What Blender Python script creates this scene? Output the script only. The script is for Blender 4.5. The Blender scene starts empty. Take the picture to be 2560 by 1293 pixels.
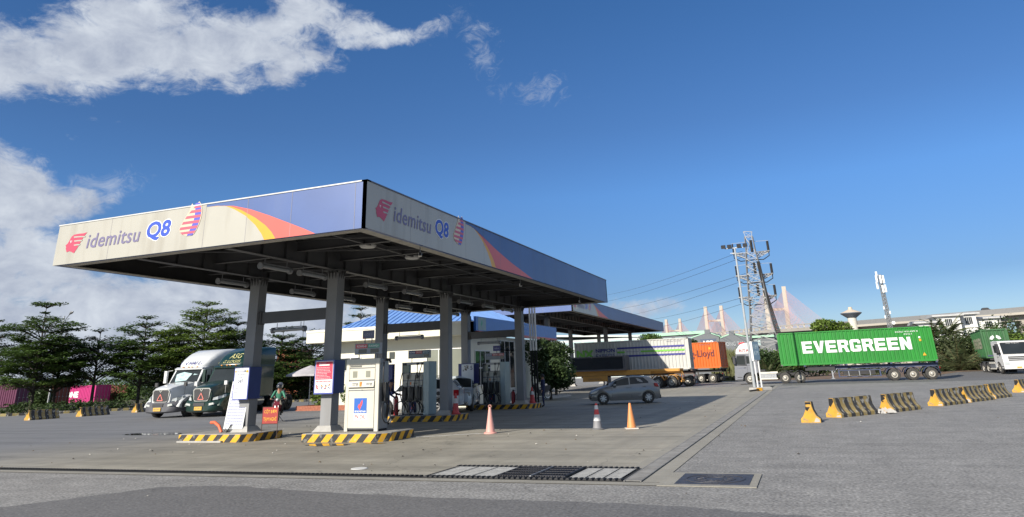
import bpy, bmesh, math, random
from mathutils import Vector, Matrix, noise as mnoise
R = math.radians
S = bpy.context.scene
col = S.collection

# ------------------------------------------------------------------ camera
cam = bpy.data.objects.new('camera', bpy.data.cameras.new('camera'))
col.objects.link(cam)
CM = ((0.9280438014282295, 0.3709414752826143, -0.033721277345295765),
      (-0.15627514878621956, 0.3055939649691045, -0.9392499169264305),
      (-0.33810173099599133, 0.8769348610299509, 0.34157351918422335))
mx = Matrix(((CM[0][0], -CM[1][0], -CM[2][0], 0), (CM[0][1], -CM[1][1], -CM[2][1], 0),
             (CM[0][2], -CM[1][2], -CM[2][2], 1.75), (0, 0, 0, 1)))
cam.matrix_world = mx
cam.data.sensor_width = 36
cam.data.lens = 1733.93 / 2560 * 36
cam.data.shift_y = -(646.5 - 305.63) / 2560
cam.data.clip_start = 0.1
cam.data.clip_end = 6000
S.camera = cam

# ------------------------------------------------------------------ world
SUN = Vector((-0.70, -1.80, 1.0)).normalized()
wd = bpy.data.worlds.new("World"); S.world = wd; wd.use_nodes = True
nt = wd.node_tree; nt.nodes.clear()
def N(t, **k):
    n = nt.nodes.new(t)
    for a, b in k.items(): setattr(n, a, b)
    return n
def LK(a, b): nt.links.new(a, b)
def MA(op, a, b=None, c=None, clamp=False):
    n = N('ShaderNodeMath', operation=op); n.use_clamp = clamp
    for i, q in enumerate((a, b, c)):
        if q is None: continue
        if isinstance(q, (int, float)): n.inputs[i].default_value = q
        else: LK(q, n.inputs[i])
    return n.outputs[0]
sky = N('ShaderNodeTexSky', sky_type='NISHITA')
sky.sun_disc = False
sky.sun_elevation = math.asin(SUN.z)
sky.sun_rotation = math.atan2(SUN.x, SUN.y)
sky.altitude = 10; sky.air_density = 1.0; sky.dust_density = 0.6; sky.ozone_density = 2.2
tc = N('ShaderNodeTexCoord')
sp = N('ShaderNodeSeparateXYZ'); LK(tc.outputs['Generated'], sp.inputs[0])
u = MA('MULTIPLY', MA('ARCTAN2', sp.outputs[0], sp.outputs[1]), 57.2958)
v = MA('MULTIPLY', MA('ARCSINE', sp.outputs[2]), 57.2958)
# noise space: azimuth/elevation in degrees
cb = N('ShaderNodeCombineXYZ'); LK(u, cb.inputs[0]); LK(MA('MULTIPLY', v, 1.5), cb.inputs[1])
def noise_(scale, detail, rough, dist=0.0, off=0.0):
    n = N('ShaderNodeTexNoise'); n.inputs['Scale'].default_value = scale
    n.inputs['Detail'].default_value = detail; n.inputs['Roughness'].default_value = rough
    n.inputs['Distortion'].default_value = dist
    m = N('ShaderNodeVectorMath', operation='ADD'); m.inputs[1].default_value = (off, off * .7, 0)
    LK(cb.outputs[0], m.inputs[0]); LK(m.outputs[0], n.inputs['Vector'])
    return n.outputs['Fac']
n1 = noise_(.16, 9, .62, .5)
n2 = noise_(.5, 8, .68, .8, 40)
# (azimuth, elevation, half width, half height, tilt deg, weight)
CL = [(-61, 21.2, 7.5, 2.8, 8, 1.0), (-53.5, 24.0, 7.5, 3.1, 22, 1.0), (-46, 24.6, 8.5, 3.0, 12, 1.0), (-41.0, 24.6, 4.6, 2.1, 0, .95),
      (-38, 28.3, 6.0, 1.6, -12, .8), (-32.5, 26.7, 5.0, .75, 8, .62), (-28.5, 27.5, 2.2, .8, 25, .6),
      
      (-59.5, 12.8, 4.6, 3.2, -25, 1.1), (-55.5, 11.8, 4.2, 1.4, 18, .95), (-58.5, 7.5, 6.5, 3.6, 0, 1.05), (-47, 4.0, 18, 3.6, 0, 1.15),
      (-10.5, 4.6, 3.2, .8, 8, .62), (-13.5, 4.7, 1.0, .8, 0, .5), (-20, 3.0, 18, 1.6, 0, .25), (-68, 14, 8, 9, 0, .8),
      (95, 38, 52, 34, 0, 1.1), (-125, 40, 40, 30, 0, 1.0), (170, 45, 40, 30, 0, .9), (-20, 78, 60, 22, 0, .9)]  # large clouds out of view, added to brighten the sides away from the sun
WISP = [(-24.2, 27.6, 2.6, 1.6, -35, .8), (-23.4, 25.6, 1.4, 2.4, 20, .8), (-18.5, 22.6, 2.4, 1.4, 0, .9), (-27.5, 27.8, 2.6, .9, 25, .8), (-22.0, 22.6, 1.6, .8, 30, .6), (-53, 13.5, 3.5, 1.2, 20, .8)]
def blobmask(T):
  msk = None
  for (a, e, w, h, t, wt) in T:
    du = MA('SUBTRACT', u, a); dv = MA('SUBTRACT', v, e)
    c_, s_ = math.cos(R(t)), math.sin(R(t))
    p = MA('DIVIDE', MA('ADD', MA('MULTIPLY', du, c_), MA('MULTIPLY', dv, s_)), w)
    q = MA('DIVIDE', MA('SUBTRACT', MA('MULTIPLY', dv, c_), MA('MULTIPLY', du, s_)), h)
    d = MA('ADD', MA('MULTIPLY', p, p), MA('MULTIPLY', q, q))
    g = MA('MULTIPLY', MA('SUBTRACT', 1.25, MA('MULTIPLY', d, .62)), wt)
    msk = g if msk is None else MA('MAXIMUM', msk, g)
  return msk
msk = blobmask(CL); msk2 = blobmask(WISP)
ns = MA('ADD', MA('MULTIPLY', MA('SUBTRACT', n1, .5), 2.0), MA('MULTIPLY', MA('SUBTRACT', n2, .5), 1.1))
dens = MA('ADD', MA('MAXIMUM', msk, 0.0), ns)
mr = N('ShaderNodeMapRange', interpolation_type='SMOOTHSTEP'); LK(dens, mr.inputs[0])
mr.inputs[1].default_value = .42; mr.inputs[2].default_value = 1.05
n3 = noise_(.45, 9, .72, 1.6, 70)
mr3 = N('ShaderNodeMapRange', interpolation_type='SMOOTHSTEP'); LK(MA('ADD', MA('MAXIMUM', msk2, 0.0), MA('MULTIPLY', MA('SUBTRACT', n3, .5), 3.4)), mr3.inputs[0])
mr3.inputs[1].default_value = .5; mr3.inputs[2].default_value = 1.9; mr3.inputs[4].default_value = .5
cov = MA('MULTIPLY', MA('MAXIMUM', mr.outputs[0], mr3.outputs[0]), MA('GREATER_THAN', v, -1))
# cloud brightness: billows plus a greyer body deep inside
sh = N('ShaderNodeMapRange'); LK(noise_(.3, 7, .6, .3, 11), sh.inputs[0])
sh.inputs[1].default_value = .3; sh.inputs[2].default_value = .68
cm = N('ShaderNodeMix', data_type='RGBA'); LK(sh.outputs[0], cm.inputs[0])
cm.inputs[6].default_value = (2.8, 3.2, 4.1, 1); cm.inputs[7].default_value = (4.9, 5.3, 5.9, 1)
# sky tint
tint = N('ShaderNodeMix', data_type='RGBA', blend_type='MULTIPLY'); tint.inputs[0].default_value = 1
LK(sky.outputs[0], tint.inputs[6])
rp = N('ShaderNodeValToRGB'); LK(MA('DIVIDE', v, 45.0), rp.inputs[0]); LK(rp.outputs[0], tint.inputs[7])
RS = [(0.0, (.50, .66, .95)), (.07, (.50, .62, .86)), (.13, (.36, .49, .72)), (.30, (.40, .63, .93)), (.42, (.37, .58, .85)), (.66, (.33, .60, .89)), (1.0, (.34, .6, .85))]
rp.color_ramp.elements[0].position = 0; rp.color_ramp.elements[0].color = (*RS[0][1], 1)
rp.color_ramp.elements[1].position = 1; rp.color_ramp.elements[1].color = (*RS[-1][1], 1)
for p_, c_ in RS[1:-1]: rp.color_ramp.elements.new(p_).color = (*c_, 1)
mixc = N('ShaderNodeMix', data_type='RGBA'); LK(cov, mixc.inputs[0]); LK(tint.outputs[2], mixc.inputs[6]); LK(cm.outputs[2], mixc.inputs[7])
bg = N('ShaderNodeBackground'); bg.inputs[1].default_value = 0.092; LK(mixc.outputs[2], bg.inputs[0])
wo = N('ShaderNodeOutputWorld'); LK(bg.outputs[0], wo.inputs[0])

sun = bpy.data.objects.new('sun', bpy.data.lights.new('sun', 'SUN')); col.objects.link(sun)
sun.data.energy = 5.0; sun.data.angle = R(.5); sun.data.color = (1, .93, .82)
sun.rotation_euler = (-SUN).to_track_quat('-Z', 'Y').to_euler()
S.view_settings.view_transform = 'Standard'; S.view_settings.look = 'None'
S.view_settings.exposure = 0.55; S.view_settings.gamma = 1; S.view_settings.use_curve_mapping = False
S.cycles.max_bounces = 6; S.cycles.diffuse_bounces = 2; S.cycles.glossy_bounces = 3; S.cycles.transparent_max_bounces = 8

# ------------------------------------------------------------------ helpers
def mat(name, rgb, rough=.6, metal=0.0, var=.12, scale=3.0, bump=0.0, bscale=60, coat=0.0, dirt=0.0, dirtcol=(.05, .045, .04), streak=False, spec=.5, trans=0, obj_coord=True):
    m = bpy.data.materials.new(name); m.use_nodes = True
    t = m.node_tree; b = t.nodes['Principled BSDF']; L = t.links.new
    b.inputs['Roughness'].default_value = rough; b.inputs['Metallic'].default_value = metal
    b.inputs['Coat Weight'].default_value = coat; b.inputs['Specular IOR Level'].default_value = spec
    tcn = t.nodes.new('ShaderNodeTexCoord')
    def nz(sc, det, vec=None):
        n = t.nodes.new('ShaderNodeTexNoise'); n.inputs['Scale'].default_value = sc; n.inputs['Detail'].default_value = det
        L(vec if vec else tcn.outputs['Object'], n.inputs['Vector']); return n.outputs['Fac']
    base = None
    hsv = t.nodes.new('ShaderNodeHueSaturation'); hsv.inputs['Color'].default_value = (*rgb, 1)
    mr_ = t.nodes.new('ShaderNodeMapRange'); L(nz(scale, 5), mr_.inputs[0])
    mr_.inputs[1].default_value = .25; mr_.inputs[2].default_value = .75
    mr_.inputs[3].default_value = 1 - var; mr_.inputs[4].default_value = 1 + var
    L(mr_.outputs[0], hsv.inputs['Value']); base = hsv.outputs[0]
    if dirt > 0:
        vec = None
        if streak:
            mp = t.nodes.new('ShaderNodeMapping'); L(tcn.outputs['Object'], mp.inputs[0]); mp.inputs['Scale'].default_value = (1, 1, .12); vec = mp.outputs[0]
        r2 = t.nodes.new('ShaderNodeMapRange'); L(nz(scale * 1.7 + 1, 7, vec), r2.inputs[0])
        r2.inputs[1].default_value = .5; r2.inputs[2].default_value = .75; r2.inputs[4].default_value = dirt
        mxn = t.nodes.new('ShaderNodeMix'); mxn.data_type = 'RGBA'; L(r2.outputs[0], mxn.inputs[0]); L(base, mxn.inputs[6])
        mxn.inputs[7].default_value = (*dirtcol, 1); base = mxn.outputs[2]
    L(base, b.inputs['Base Color'])
    if bump > 0:
        bn = t.nodes.new('ShaderNodeBump'); bn.inputs['Strength'].default_value = bump; bn.inputs['Distance'].default_value = .02
        L(nz(bscale, 4), bn.inputs['Height']); L(bn.outputs[0], b.inputs['Normal'])
    return m
_M = {}
def M(name, *a, **k):
    if name not in _M: _M[name] = mat(name, *a, **k)
    return _M[name]

class MB:
    def __init__(s): s.v = []; s.f = []; s.m = []
    def add(s, vs, fs, m=0):
        o = len(s.v); s.v += [tuple(p) for p in vs]; s.f += [tuple(i + o for i in f) for f in fs]; s.m += [m] * len(fs); return s
    def box(s, x0, x1, y0, y1, z0, z1, m=0):
        return s.add([(x0, y0, z0), (x1, y0, z0), (x1, y1, z0), (x0, y1, z0), (x0, y0, z1), (x1, y0, z1), (x1, y1, z1), (x0, y1, z1)],
                     [(0, 3, 2, 1), (4, 5, 6, 7), (0, 1, 5, 4), (1, 2, 6, 5), (2, 3, 7, 6), (3, 0, 4, 7)], m)
    def bar(s, p, q, w, h=None, m=0, up=(0, 0, 1)):
        p = Vector(p); q = Vector(q); h = h or w; d = (q - p).normalized(); U = Vector(up)
        a = d.cross(U)
        if a.length < 1e-4: a = d.cross(Vector((0, 1, 0)))
        a.normalize(); b = a.cross(d)
        vs = []
        for c in (p, q):
            for i, j in ((-1, -1), (1, -1), (1, 1), (-1, 1)): vs.append(c + a * (i * w / 2) + b * (j * h / 2))
        return s.add(vs, [(0, 1, 2, 3), (7, 6, 5, 4), (0, 4, 5, 1), (1, 5, 6, 2), (2, 6, 7, 3), (3, 7, 4, 0)], m)
    def prism(s, poly, axis, a0, a1, m=0):
        n = len(poly); vs = []
        for a in (a0, a1):
            for p, q in poly: vs.append({'x': (a, p, q), 'y': (p, a, q), 'z': (p, q, a)}[axis])
        return s.add(vs, [tuple(range(n)), tuple(range(2 * n - 1, n - 1, -1))] + [(i, i + n, (i + 1) % n + n, (i + 1) % n) for i in range(n)], m)
    def tube(s, pts, r, n=8, m=0, cap=True):
        pts = [Vector(p) for p in pts]; rs = r if isinstance(r, (list, tuple)) else [r] * len(pts)
        o = len(s.v); prev = None
        for i, p in enumerate(pts):
            d = (pts[min(i + 1, len(pts) - 1)] - pts[max(i - 1, 0)])
            d = d.normalized() if d.length > 1e-9 else Vector((0, 0, 1))
            a = (d.orthogonal() if prev is None else prev - d * prev.dot(d))
            if a.length < 1e-6: a = d.orthogonal()
            a.normalize(); b = d.cross(a); prev = a
            for k in range(n):
                t = 2 * math.pi * k / n; s.v.append(tuple(p + (a * math.cos(t) + b * math.sin(t)) * rs[i]))
        for i in range(len(pts) - 1):
            for k in range(n):
                s.f.append((o + i * n + k, o + i * n + (k + 1) % n, o + (i + 1) * n + (k + 1) % n, o + (i + 1) * n + k)); s.m.append(m)
        if cap:
            s.f.append(tuple(o + k for k in range(n - 1, -1, -1))); s.f.append(tuple(o + (len(pts) - 1) * n + k for k in range(n))); s.m += [m, m]
        return s
    def lathe(s, prof, c=(0, 0, 0), axis='z', n=20, m=0):
        o = len(s.v); L_ = len(prof)
        for k in range(n):
            t = 2 * math.pi * k / n; cc, ss = math.cos(t), math.sin(t)
            for r, z in prof:
                p = {'z': (r * cc, r * ss, z), 'y': (r * cc, z, r * ss), 'x': (z, r * cc, r * ss)}[axis]
                s.v.append((p[0] + c[0], p[1] + c[1], p[2] + c[2]))
        for k in range(n):
            for i in range(L_ - 1):
                s.f.append((o + k * L_ + i, o + ((k + 1) % n) * L_ + i, o + ((k + 1) % n) * L_ + i + 1, o + k * L_ + i + 1)); s.m.append(m)
        return s
    def poly(s, pts, m=0): return s.add(pts, [tuple(range(len(pts)))], m)
    def loft(s, rings, m=0, cap=True, closed=True):
        n = len(rings[0]); o = len(s.v)
        for r in rings: s.v += [tuple(p) for p in r]
        for i in range(len(rings) - 1):
            for k in range(n if closed else n - 1):
                s.f.append((o + i * n + k, o + i * n + (k + 1) % n, o + (i + 1) * n + (k + 1) % n, o + (i + 1) * n + k)); s.m.append(m)
        if cap:
            s.f.append(tuple(o + k for k in range(n))); s.f.append(tuple(o + (len(rings) - 1) * n + k for k in range(n - 1, -1, -1))); s.m += [m, m]
        return s
    def face_uv(s, poly, O, U, V_, lift=0.0, m=0, depth=0.0):
        """flat outline in a plane (O origin, U and V_ axes)"""
        O = Vector(O); U = Vector(U); V_ = Vector(V_); n = U.cross(V_).normalized()
        vs = [O + U * a + V_ * b + n * lift for a, b in poly]
        return s.poly(vs, m)
    def text(s, txt, O, U, V_, w=None, h=1.0, bold=0.0, shear=0.0, lift=.004, m=0, center=False, spacing=1.0):
        vs, fs = text_geo(txt, min(bold, 0), shear, spacing)
        if not vs: return s
        if bold > 0:      # thicken by overlaying shifted copies, each a hair above the last
            vs0, fs0 = [(p[0], p[1], 0.0) for p in vs], fs; vs, fs = [], []
            for k in range(8):
                a = k * math.pi / 4; o_ = len(vs)
                vs += [(p[0] + bold * math.cos(a), p[1] + bold * math.sin(a), k * .0003) for p in vs0]; fs = fs + [tuple(i + o_ for i in f) for f in fs0]
        x0 = min(p[0] for p in vs); x1 = max(p[0] for p in vs); y0 = min(p[1] for p in vs); y1 = max(p[1] for p in vs)
        sy = h / (y1 - y0); sx = (w / (x1 - x0)) if w else sy
        O = Vector(O); U = Vector(U); V_ = Vector(V_); n = U.cross(V_).normalized()
        ox = -(x1 - x0) * sx / 2 if center else 0
        return s.add([O + U * ((p[0] - x0) * sx + ox) + V_ * ((p[1] - y0) * sy) + n * (lift + (p[2] if bold > 0 else 0)) for p in vs], fs, m)
    def build(s, name, mats, parent=None, loc=None, rot=None, smooth=None, bevel=0.0, recalc=True):
        me = bpy.data.meshes.new(name); me.from_pydata(s.v, [], s.f)
        mats = mats if isinstance(mats, (list, tuple)) else [mats]
        for q in mats: me.materials.append(q)
        if len(mats) > 1: me.polygons.foreach_set('material_index', s.m)
        if recalc:
            b = bmesh.new(); b.from_mesh(me); bmesh.ops.recalc_face_normals(b, faces=b.faces); b.to_mesh(me); b.free()
        if smooth is not None:
            me.shade_smooth(); me.set_sharp_from_angle(angle=R(smooth))
        me.update()
        o = bpy.data.objects.new(name, me); col.objects.link(o)
        if parent: o.parent = parent
        if loc: o.location = loc
        if rot is not None: o.rotation_euler = (0, 0, rot)
        if bevel:
            md = o.modifiers.new('bevel', 'BEVEL'); md.width = bevel; md.segments = 2; md.limit_method = 'ANGLE'; md.angle_limit = R(40)
        return o
_TX = {}
def text_geo(txt, bold, shear, spacing):
    key = (txt, bold, shear, spacing)
    if key in _TX: return _TX[key]
    cu = bpy.data.curves.new('t', 'FONT'); cu.body = txt; cu.offset = bold; cu.shear = shear; cu.space_character = spacing; cu.resolution_u = 3
    ob = bpy.data.objects.new('t', cu); col.objects.link(ob)
    dg = bpy.context.evaluated_depsgraph_get(); me = ob.evaluated_get(dg).to_mesh()
    vs = [tuple(v_.co) for v_ in me.vertices]; fs = [tuple(p.vertices) for p in me.polygons]
    ob.evaluated_get(dg).to_mesh_clear()
    bpy.data.objects.remove(ob); bpy.data.curves.remove(cu)
    _TX[key] = (vs, fs); return _TX[key]
def tag(o, label=None, cat=None, group=None, kind=None):
    if label: o['label'] = label
    if cat: o['category'] = cat
    if group: o['group'] = group
    if kind: o['kind'] = kind
    return o
def thing(name, label, cat, loc=(0, 0, 0), rz=0.0, group=None):
    o = bpy.data.objects.new(name, None); col.objects.link(o); o.empty_display_size = .3
    o.location = loc; o.rotation_euler = (0, 0, rz)
    return tag(o, label, cat, group)
def copy_tree(o, label=None, loc=None, rz=None, scale=None):
    def rec(a, par):
        c = a.copy(); col.objects.link(c)
        if par is not None: c.parent = par
        for ch in list(a.children): rec(ch, c)
        return c
    c = rec(o, None)
    if label: c['label'] = label
    if loc: c.location = loc
    if rz is not None: c.rotation_euler = (0, 0, rz)
    if scale: c.scale = (scale,) * 3 if isinstance(scale, (int, float)) else scale
    return c
def at(px, py, Y):
    """point of the world plane y = Y seen at a pixel of the 2560 px photograph (used for far things)"""
    r = [(px - 1280) * CM[0][i] + (py - 305.63) * CM[1][i] + 1733.93 * CM[2][i] for i in range(3)]
    t = Y / r[1]; return Vector((r[0] * t, Y, 1.75 + r[2] * t))
def jit(a): return (random.random() * 2 - 1) * a
FU, FV = Vector((1, 0, 0)), Vector((0, 0, 1))       # plane facing -Y
SU = Vector((0, 1, 0))                                # plane facing +X
# ------------------------------------------------------------------ ground
def ground_mat(name, c1, c2, agg=.25, aggscale=90, patch=.5, streaks=0.0, rough=.9, bump=.4, tint2=None):
    m = bpy.data.materials.new(name); m.use_nodes = True
    t = m.node_tree; b = t.nodes['Principled BSDF']; L = t.links.new
    b.inputs['Roughness'].default_value = rough
    g = t.nodes.new('ShaderNodeNewGeometry')
    def nz(sc, det, ro=.6, vec=None, dist=0):
        n = t.nodes.new('ShaderNodeTexNoise'); n.inputs['Scale'].default_value = sc; n.inputs['Detail'].default_value = det; n.inputs['Roughness'].default_value = ro
        n.inputs['Distortion'].default_value = dist
        L(vec if vec else g.outputs['Position'], n.inputs['Vector']); return n.outputs['Fac']
    def mr_(x, a, b_, c=0.0, d=1.0):
        n = t.nodes.new('ShaderNodeMapRange'); L(x, n.inputs[0]); n.inputs[1].default_value = a; n.inputs[2].default_value = b_; n.inputs[3].default_value = c; n.inputs[4].default_value = d; return n.outputs[0]
    def mix(f, a, b_):
        n = t.nodes.new('ShaderNodeMix'); n.data_type = 'RGBA'
        L(f, n.inputs[0])
        for i, q in ((6, a), (7, b_)):
            if isinstance(q, tuple): n.inputs[i].default_value = (*q, 1)
            else: L(q, n.inputs[i])
        return n.outputs[2]
    def mul(a, f):
        n = t.nodes.new('ShaderNodeHueSaturation'); L(a, n.inputs['Color']); L(f, n.inputs['Value']); return n.outputs[0]
    c = mix(mr_(nz(.12, 6, .6, dist=.6), .3, .7), c1, c2)
    c = mul(c, mr_(nz(1.3, 6, .65), .25, .75, 1 - patch * .3, 1 + patch * .3))
    sepn = t.nodes.new('ShaderNodeSeparateXYZ'); L(g.outputs['Position'], sepn.inputs[0])
    if tint2:
        c = mix(mr_(sepn.outputs[0], *tint2[1]), tint2[0], c)
    if streaks:
        for (sx, sy, rz, sc, amt) in ((.05, 1.2, .15, 1.0, streaks), (.06, 1.6, -.45, .8, streaks * .8), (1.4, .05, .1, .7, streaks * .7)):
            mp = t.nodes.new('ShaderNodeMapping'); L(g.outputs['Position'], mp.inputs[0]); mp.inputs['Scale'].default_value = (sx, sy, 1); mp.inputs['Rotation'].default_value = (0, 0, rz)
            c = mul(c, mr_(nz(sc, 6, .7, mp.outputs[0], .3), .45, .72, 1.0, 1 - amt))
        v_ = t.nodes.new('ShaderNodeTexVoronoi'); v_.inputs['Scale'].default_value = .22; L(g.outputs['Position'], v_.inputs['Vector'])
        c = mul(c, mr_(nz(.45, 8, .75), .62, .74, 1.0, .72))      # oil stains
    # cracks
    v2 = t.nodes.new('ShaderNodeTexVoronoi'); v2.feature = 'DISTANCE_TO_EDGE'; v2.inputs['Scale'].default_value = .09
    mpn = t.nodes.new('ShaderNodeVectorMath'); mpn.operation = 'ADD'
    nn = t.nodes.new('ShaderNodeTexNoise'); nn.inputs['Scale'].default_value = .5; nn.inputs['Detail'].default_value = 6; L(g.outputs['Position'], nn.inputs['Vector'])
    ms = t.nodes.new('ShaderNodeVectorMath'); ms.operation = 'SCALE'; ms.inputs['Scale'].default_value = 3.5; L(nn.outputs['Color'], ms.inputs[0])
    L(g.outputs['Position'], mpn.inputs[0]); L(ms.outputs[0], mpn.inputs[1]); L(mpn.outputs[0], v2.inputs['Vector'])
    c = mul(c, mr_(v2.outputs['Distance'], 0.0, .0022, .6, 1.0))
    # aggregate speckle
    ag = nz(aggscale, 2, .5)
    c = mul(c, mr_(ag, .3, .7, 1 - agg, 1 + agg))
    c = mul(c, mr_(nz(7, 5, .8), .3, .7, 1 - agg * .5, 1 + agg * .5))
    L(c, b.inputs['Base Color'])
    bn = t.nodes.new('ShaderNodeBump'); bn.inputs['Strength'].default_value = bump; bn.inputs['Distance'].default_value = .01
    L(ag, bn.inputs['Height']); L(bn.outputs[0], b.inputs['Normal'])
    return m
m_asph = ground_mat('asphalt light', (.195, .19, .181), (.235, .229, .219), agg=.5, aggscale=22, patch=.75, streaks=.16, rough=.85, bump=.8)
m_asphdark = ground_mat('asphalt dark', (.108, .105, .104), (.128, .125, .122), agg=.36, aggscale=22, patch=.3, rough=.8, bump=.6)
m_conc = ground_mat('forecourt concrete', (.25, .235, .195), (.33, .305, .25), agg=.1, aggscale=120, patch=.6, streaks=.3, rough=.75, bump=.2,
                    tint2=((.18, .18, .182), (-26.0, -17.0, 0.0, 1.0)))
m_strip = ground_mat('concrete strip', (.22, .21, .18), (.26, .245, .21), agg=.15, aggscale=80, patch=.5, rough=.85, bump=.3)
def rise(x, y):
    def ss(a, b, t):
        t = min(1, max(0, (t - a) / (b - a))); return t * t * (3 - 2 * t)
    return .42 * ss(12.2, 16, x) * ss(78, 98, y)
xs = [-3500, -900, -500, -250, -120, -60, -30, -10, 0, 8, 12] + [12.2 + i * .4 for i in range(9)] + [17, 24, 40, 80, 200, 500, 900, 3500]
ys = [-40, 0, 20, 40, 60] + [78 + i for i in range(22)] + [105, 120, 200, 400, 800, 1500, 4500]
def sheet(name, xs, ys, dz, m, test=None):
    b = MB(); nx = len(xs)
    vs = [(x, y, rise(x, y) + dz) for y in ys for x in xs]
    fs = [(j * nx + i, j * nx + i + 1, (j + 1) * nx + i + 1, (j + 1) * nx + i) for j in range(len(ys) - 1) for i in range(nx - 1)]
    b.add(vs, fs); o = b.build(name, m, recalc=False); tag(o, kind='structure'); return o
sheet('ground', xs, ys, 0, m_asph)
def flat(name, pts, z, m, kind='structure'):
    o = MB().poly([(x, y, z) for x, y in pts]).build(name, m); tag(o, kind=kind); return o
flat('forecourt', [(-70, 12.32), (-2.5, 12.32), (-2.5, 70.5), (-52, 70.5), (-52.4, 46.4), (-58, 38), (-75, 30)], .004, m_conc)
# ragged dark repair in front of the drain
random.seed(4)
top = [(-30, 5.5), (-20, 7.0), (-14.5, 8.2), (-12.46, 8.75), (-12.0, 9.7), (-11.5, 10.95), (-10.6, 11.2), (-9.88, 11.24), (-8.5, 11.05), (-7.06, 10.85), (-5.6, 10.7), (-4.24, 10.73), (-3, 10.7), (-1.88, 10.6), (-.8, 10.35), (.2, 10.1), (1.5, 9.6), (4, 8.5), (9, 5)]
tt = []
for i in range(len(top) - 1):
    for k in range(6):
        f = k / 6; tt.append((top[i][0] * (1 - f) + top[i + 1][0] * f + jit(.04), top[i][1] * (1 - f) + top[i + 1][1] * f + jit(.05)))
flat('asphalt_patch', tt + [(9, -10), (-30, -10)], .005, m_asphdark)
sheet('truck_lane', [-2.3, 5, 12] + [12.2 + i * .4 for i in range(9)] + [17, 24, 40, 90], [70.5] + [78 + i for i in range(22)] + [105, 120], .006, m_asphdark)  # darker asphalt strip under the trucks
# concrete strips beside the drains
flat('drain_kerb', [(-70, 12.325), (-2.5, 12.325), (-2.5, 12.62), (-70, 12.62)], .009, m_strip)
flat('drain_kerb', [(-2.8, 12.63), (-2.5, 12.63), (-2.5, 70), (-2.8, 70)], .010, m_strip)
flat('drain_kerb', [(-3.36, 14.3), (-3.14, 14.3), (-3.14, 70), (-3.36, 70)], .010, m_strip)
m_black = M('black void', (.012, .012, .013), .9, var=.1)
m_rubber = M('black rubber', (.02, .02, .022), .7, var=.2, bump=.3)
m_steel = M('worn galvanised steel', (.33, .34, .35), .45, .7, var=.25, scale=9, dirt=.5, bump=.2, bscale=30)
m_slab = M('drain slab concrete', (.3, .3, .29), .8, var=.2, scale=6, dirt=.35, bump=.3)
# front drain: long toothed trench
tr = thing('drain_trench', 'long black toothed drain slot along the front of the forecourt', 'drain', (0, 0, 0))
MB().box(-70, -6.95, 12.64, 12.84, .006, .012).build('slot', m_black, tr)
b = MB()
for i in range(520):
    x = -60 + i * .102
    b.add([(x, 12.84, .013), (x + .07, 12.84, .013), (x + .05, 12.73, .03), (x + .01, 12.73, .03), (x, 12.84, .035), (x + .07, 12.84, .035)], [(0, 1, 2, 3), (3, 2, 5, 4), (0, 3, 4), (1, 5, 2)])
tag(b.build('teeth', m_rubber, tr), kind='stuff')
MB().box(-70, -6.95, 12.845, 12.9, .006, .02).build('edge', m_strip, tr)
# drain pit with slab covers and bar grates
dp = thing('drain_pit_cover', 'wide drain pit cover with pale slabs and dark bar grates', 'drain grate', (0, 0, 0))
MB().box(-7.0, -3.12, 12.66, 14.3, .005, .010).build('pit', m_black, dp)
for y0, y1 in ((12.68, 12.8), (14.14, 14.26)):
    b = MB(); x = -6.95 if y0 > 13 else -6.9
    while x < -3.2:
        b.add([(x, y0, .012), (x + .07, y0, .012), (x + .1, y1, .012), (x + .03, y1, .012), (x + .02, y0, .045), (x + .06, y0, .045), (x + .09, y1, .045), (x + .05, y1, .045)],
              [(0, 1, 5, 4), (1, 2, 6, 5), (2, 3, 7, 6), (3, 0, 4, 7), (4, 5, 6, 7)]); x += .102
    b.build('toothed_edge', m_rubber, dp)
def slab(x0, x1, n):
    w = (x1 - x0) / n
    for i in range(n):
        b = MB(); a0, a1 = x0 + i * w + .015, x0 + (i + 1) * w - .015
        for k in range(9):
            y = 12.84 + k * .142; b.box(a0, a1, y, y + .115, .011, .03)
        b.box(a0, a0 + .03, 12.84, 14.1, .011, .031); b.box(a1 - .03, a1, 12.84, 14.1, .011, .031)
        b.build('slab', m_slab, dp)
slab(-6.85, -5.55, 3); slab(-4.15, -3.2, 3)
for x0, x1 in ((-5.5, -4.86), (-4.82, -4.2)):
    b = MB()
    b.box(x0, x0 + .03, 12.84, 14.1, .012, .05); b.box(x1 - .03, x1, 12.84, 14.1, .012, .05)
    for k in range(5):
        y = 12.9 + k * .28; b.box(x0, x1, y, y + .03, .02, .05)
    for k in range(12):
        x = x0 + .06 + k * .05; b.box(x, x + .014, 12.86, 14.08, .015, .045)
    b.build('grate', M('dark iron', (.05, .05, .055), .5, .6, var=.3), dp)
MB().box(-4.86, -4.83, 12.84, 14.1, .012, .055).build('divider', m_steel, dp)
# side channel
ch = thing('drain_channel', 'narrow drain channel with ribbed steel covers leading away to the trucks', 'drain', (0, 0, 0))
MB().box(-3.12, -2.82, 12.64, 70, .005, .009).build('channel', m_black, ch)
b = MB(); y = 12.7
while y < 62:
    b.box(-3.11, -2.83, y, y + .055, .011, .024); y += .075
b.box(-3.12, -3.10, 12.66, 70, .010, .026); b.box(-2.84, -2.82, 12.66, 70, .010, .026)
tag(b.build('cover', M('channel cover', (.2, .195, .185), .7, .1, var=.3, scale=2, dirt=.4), ch), kind='stuff')
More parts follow.
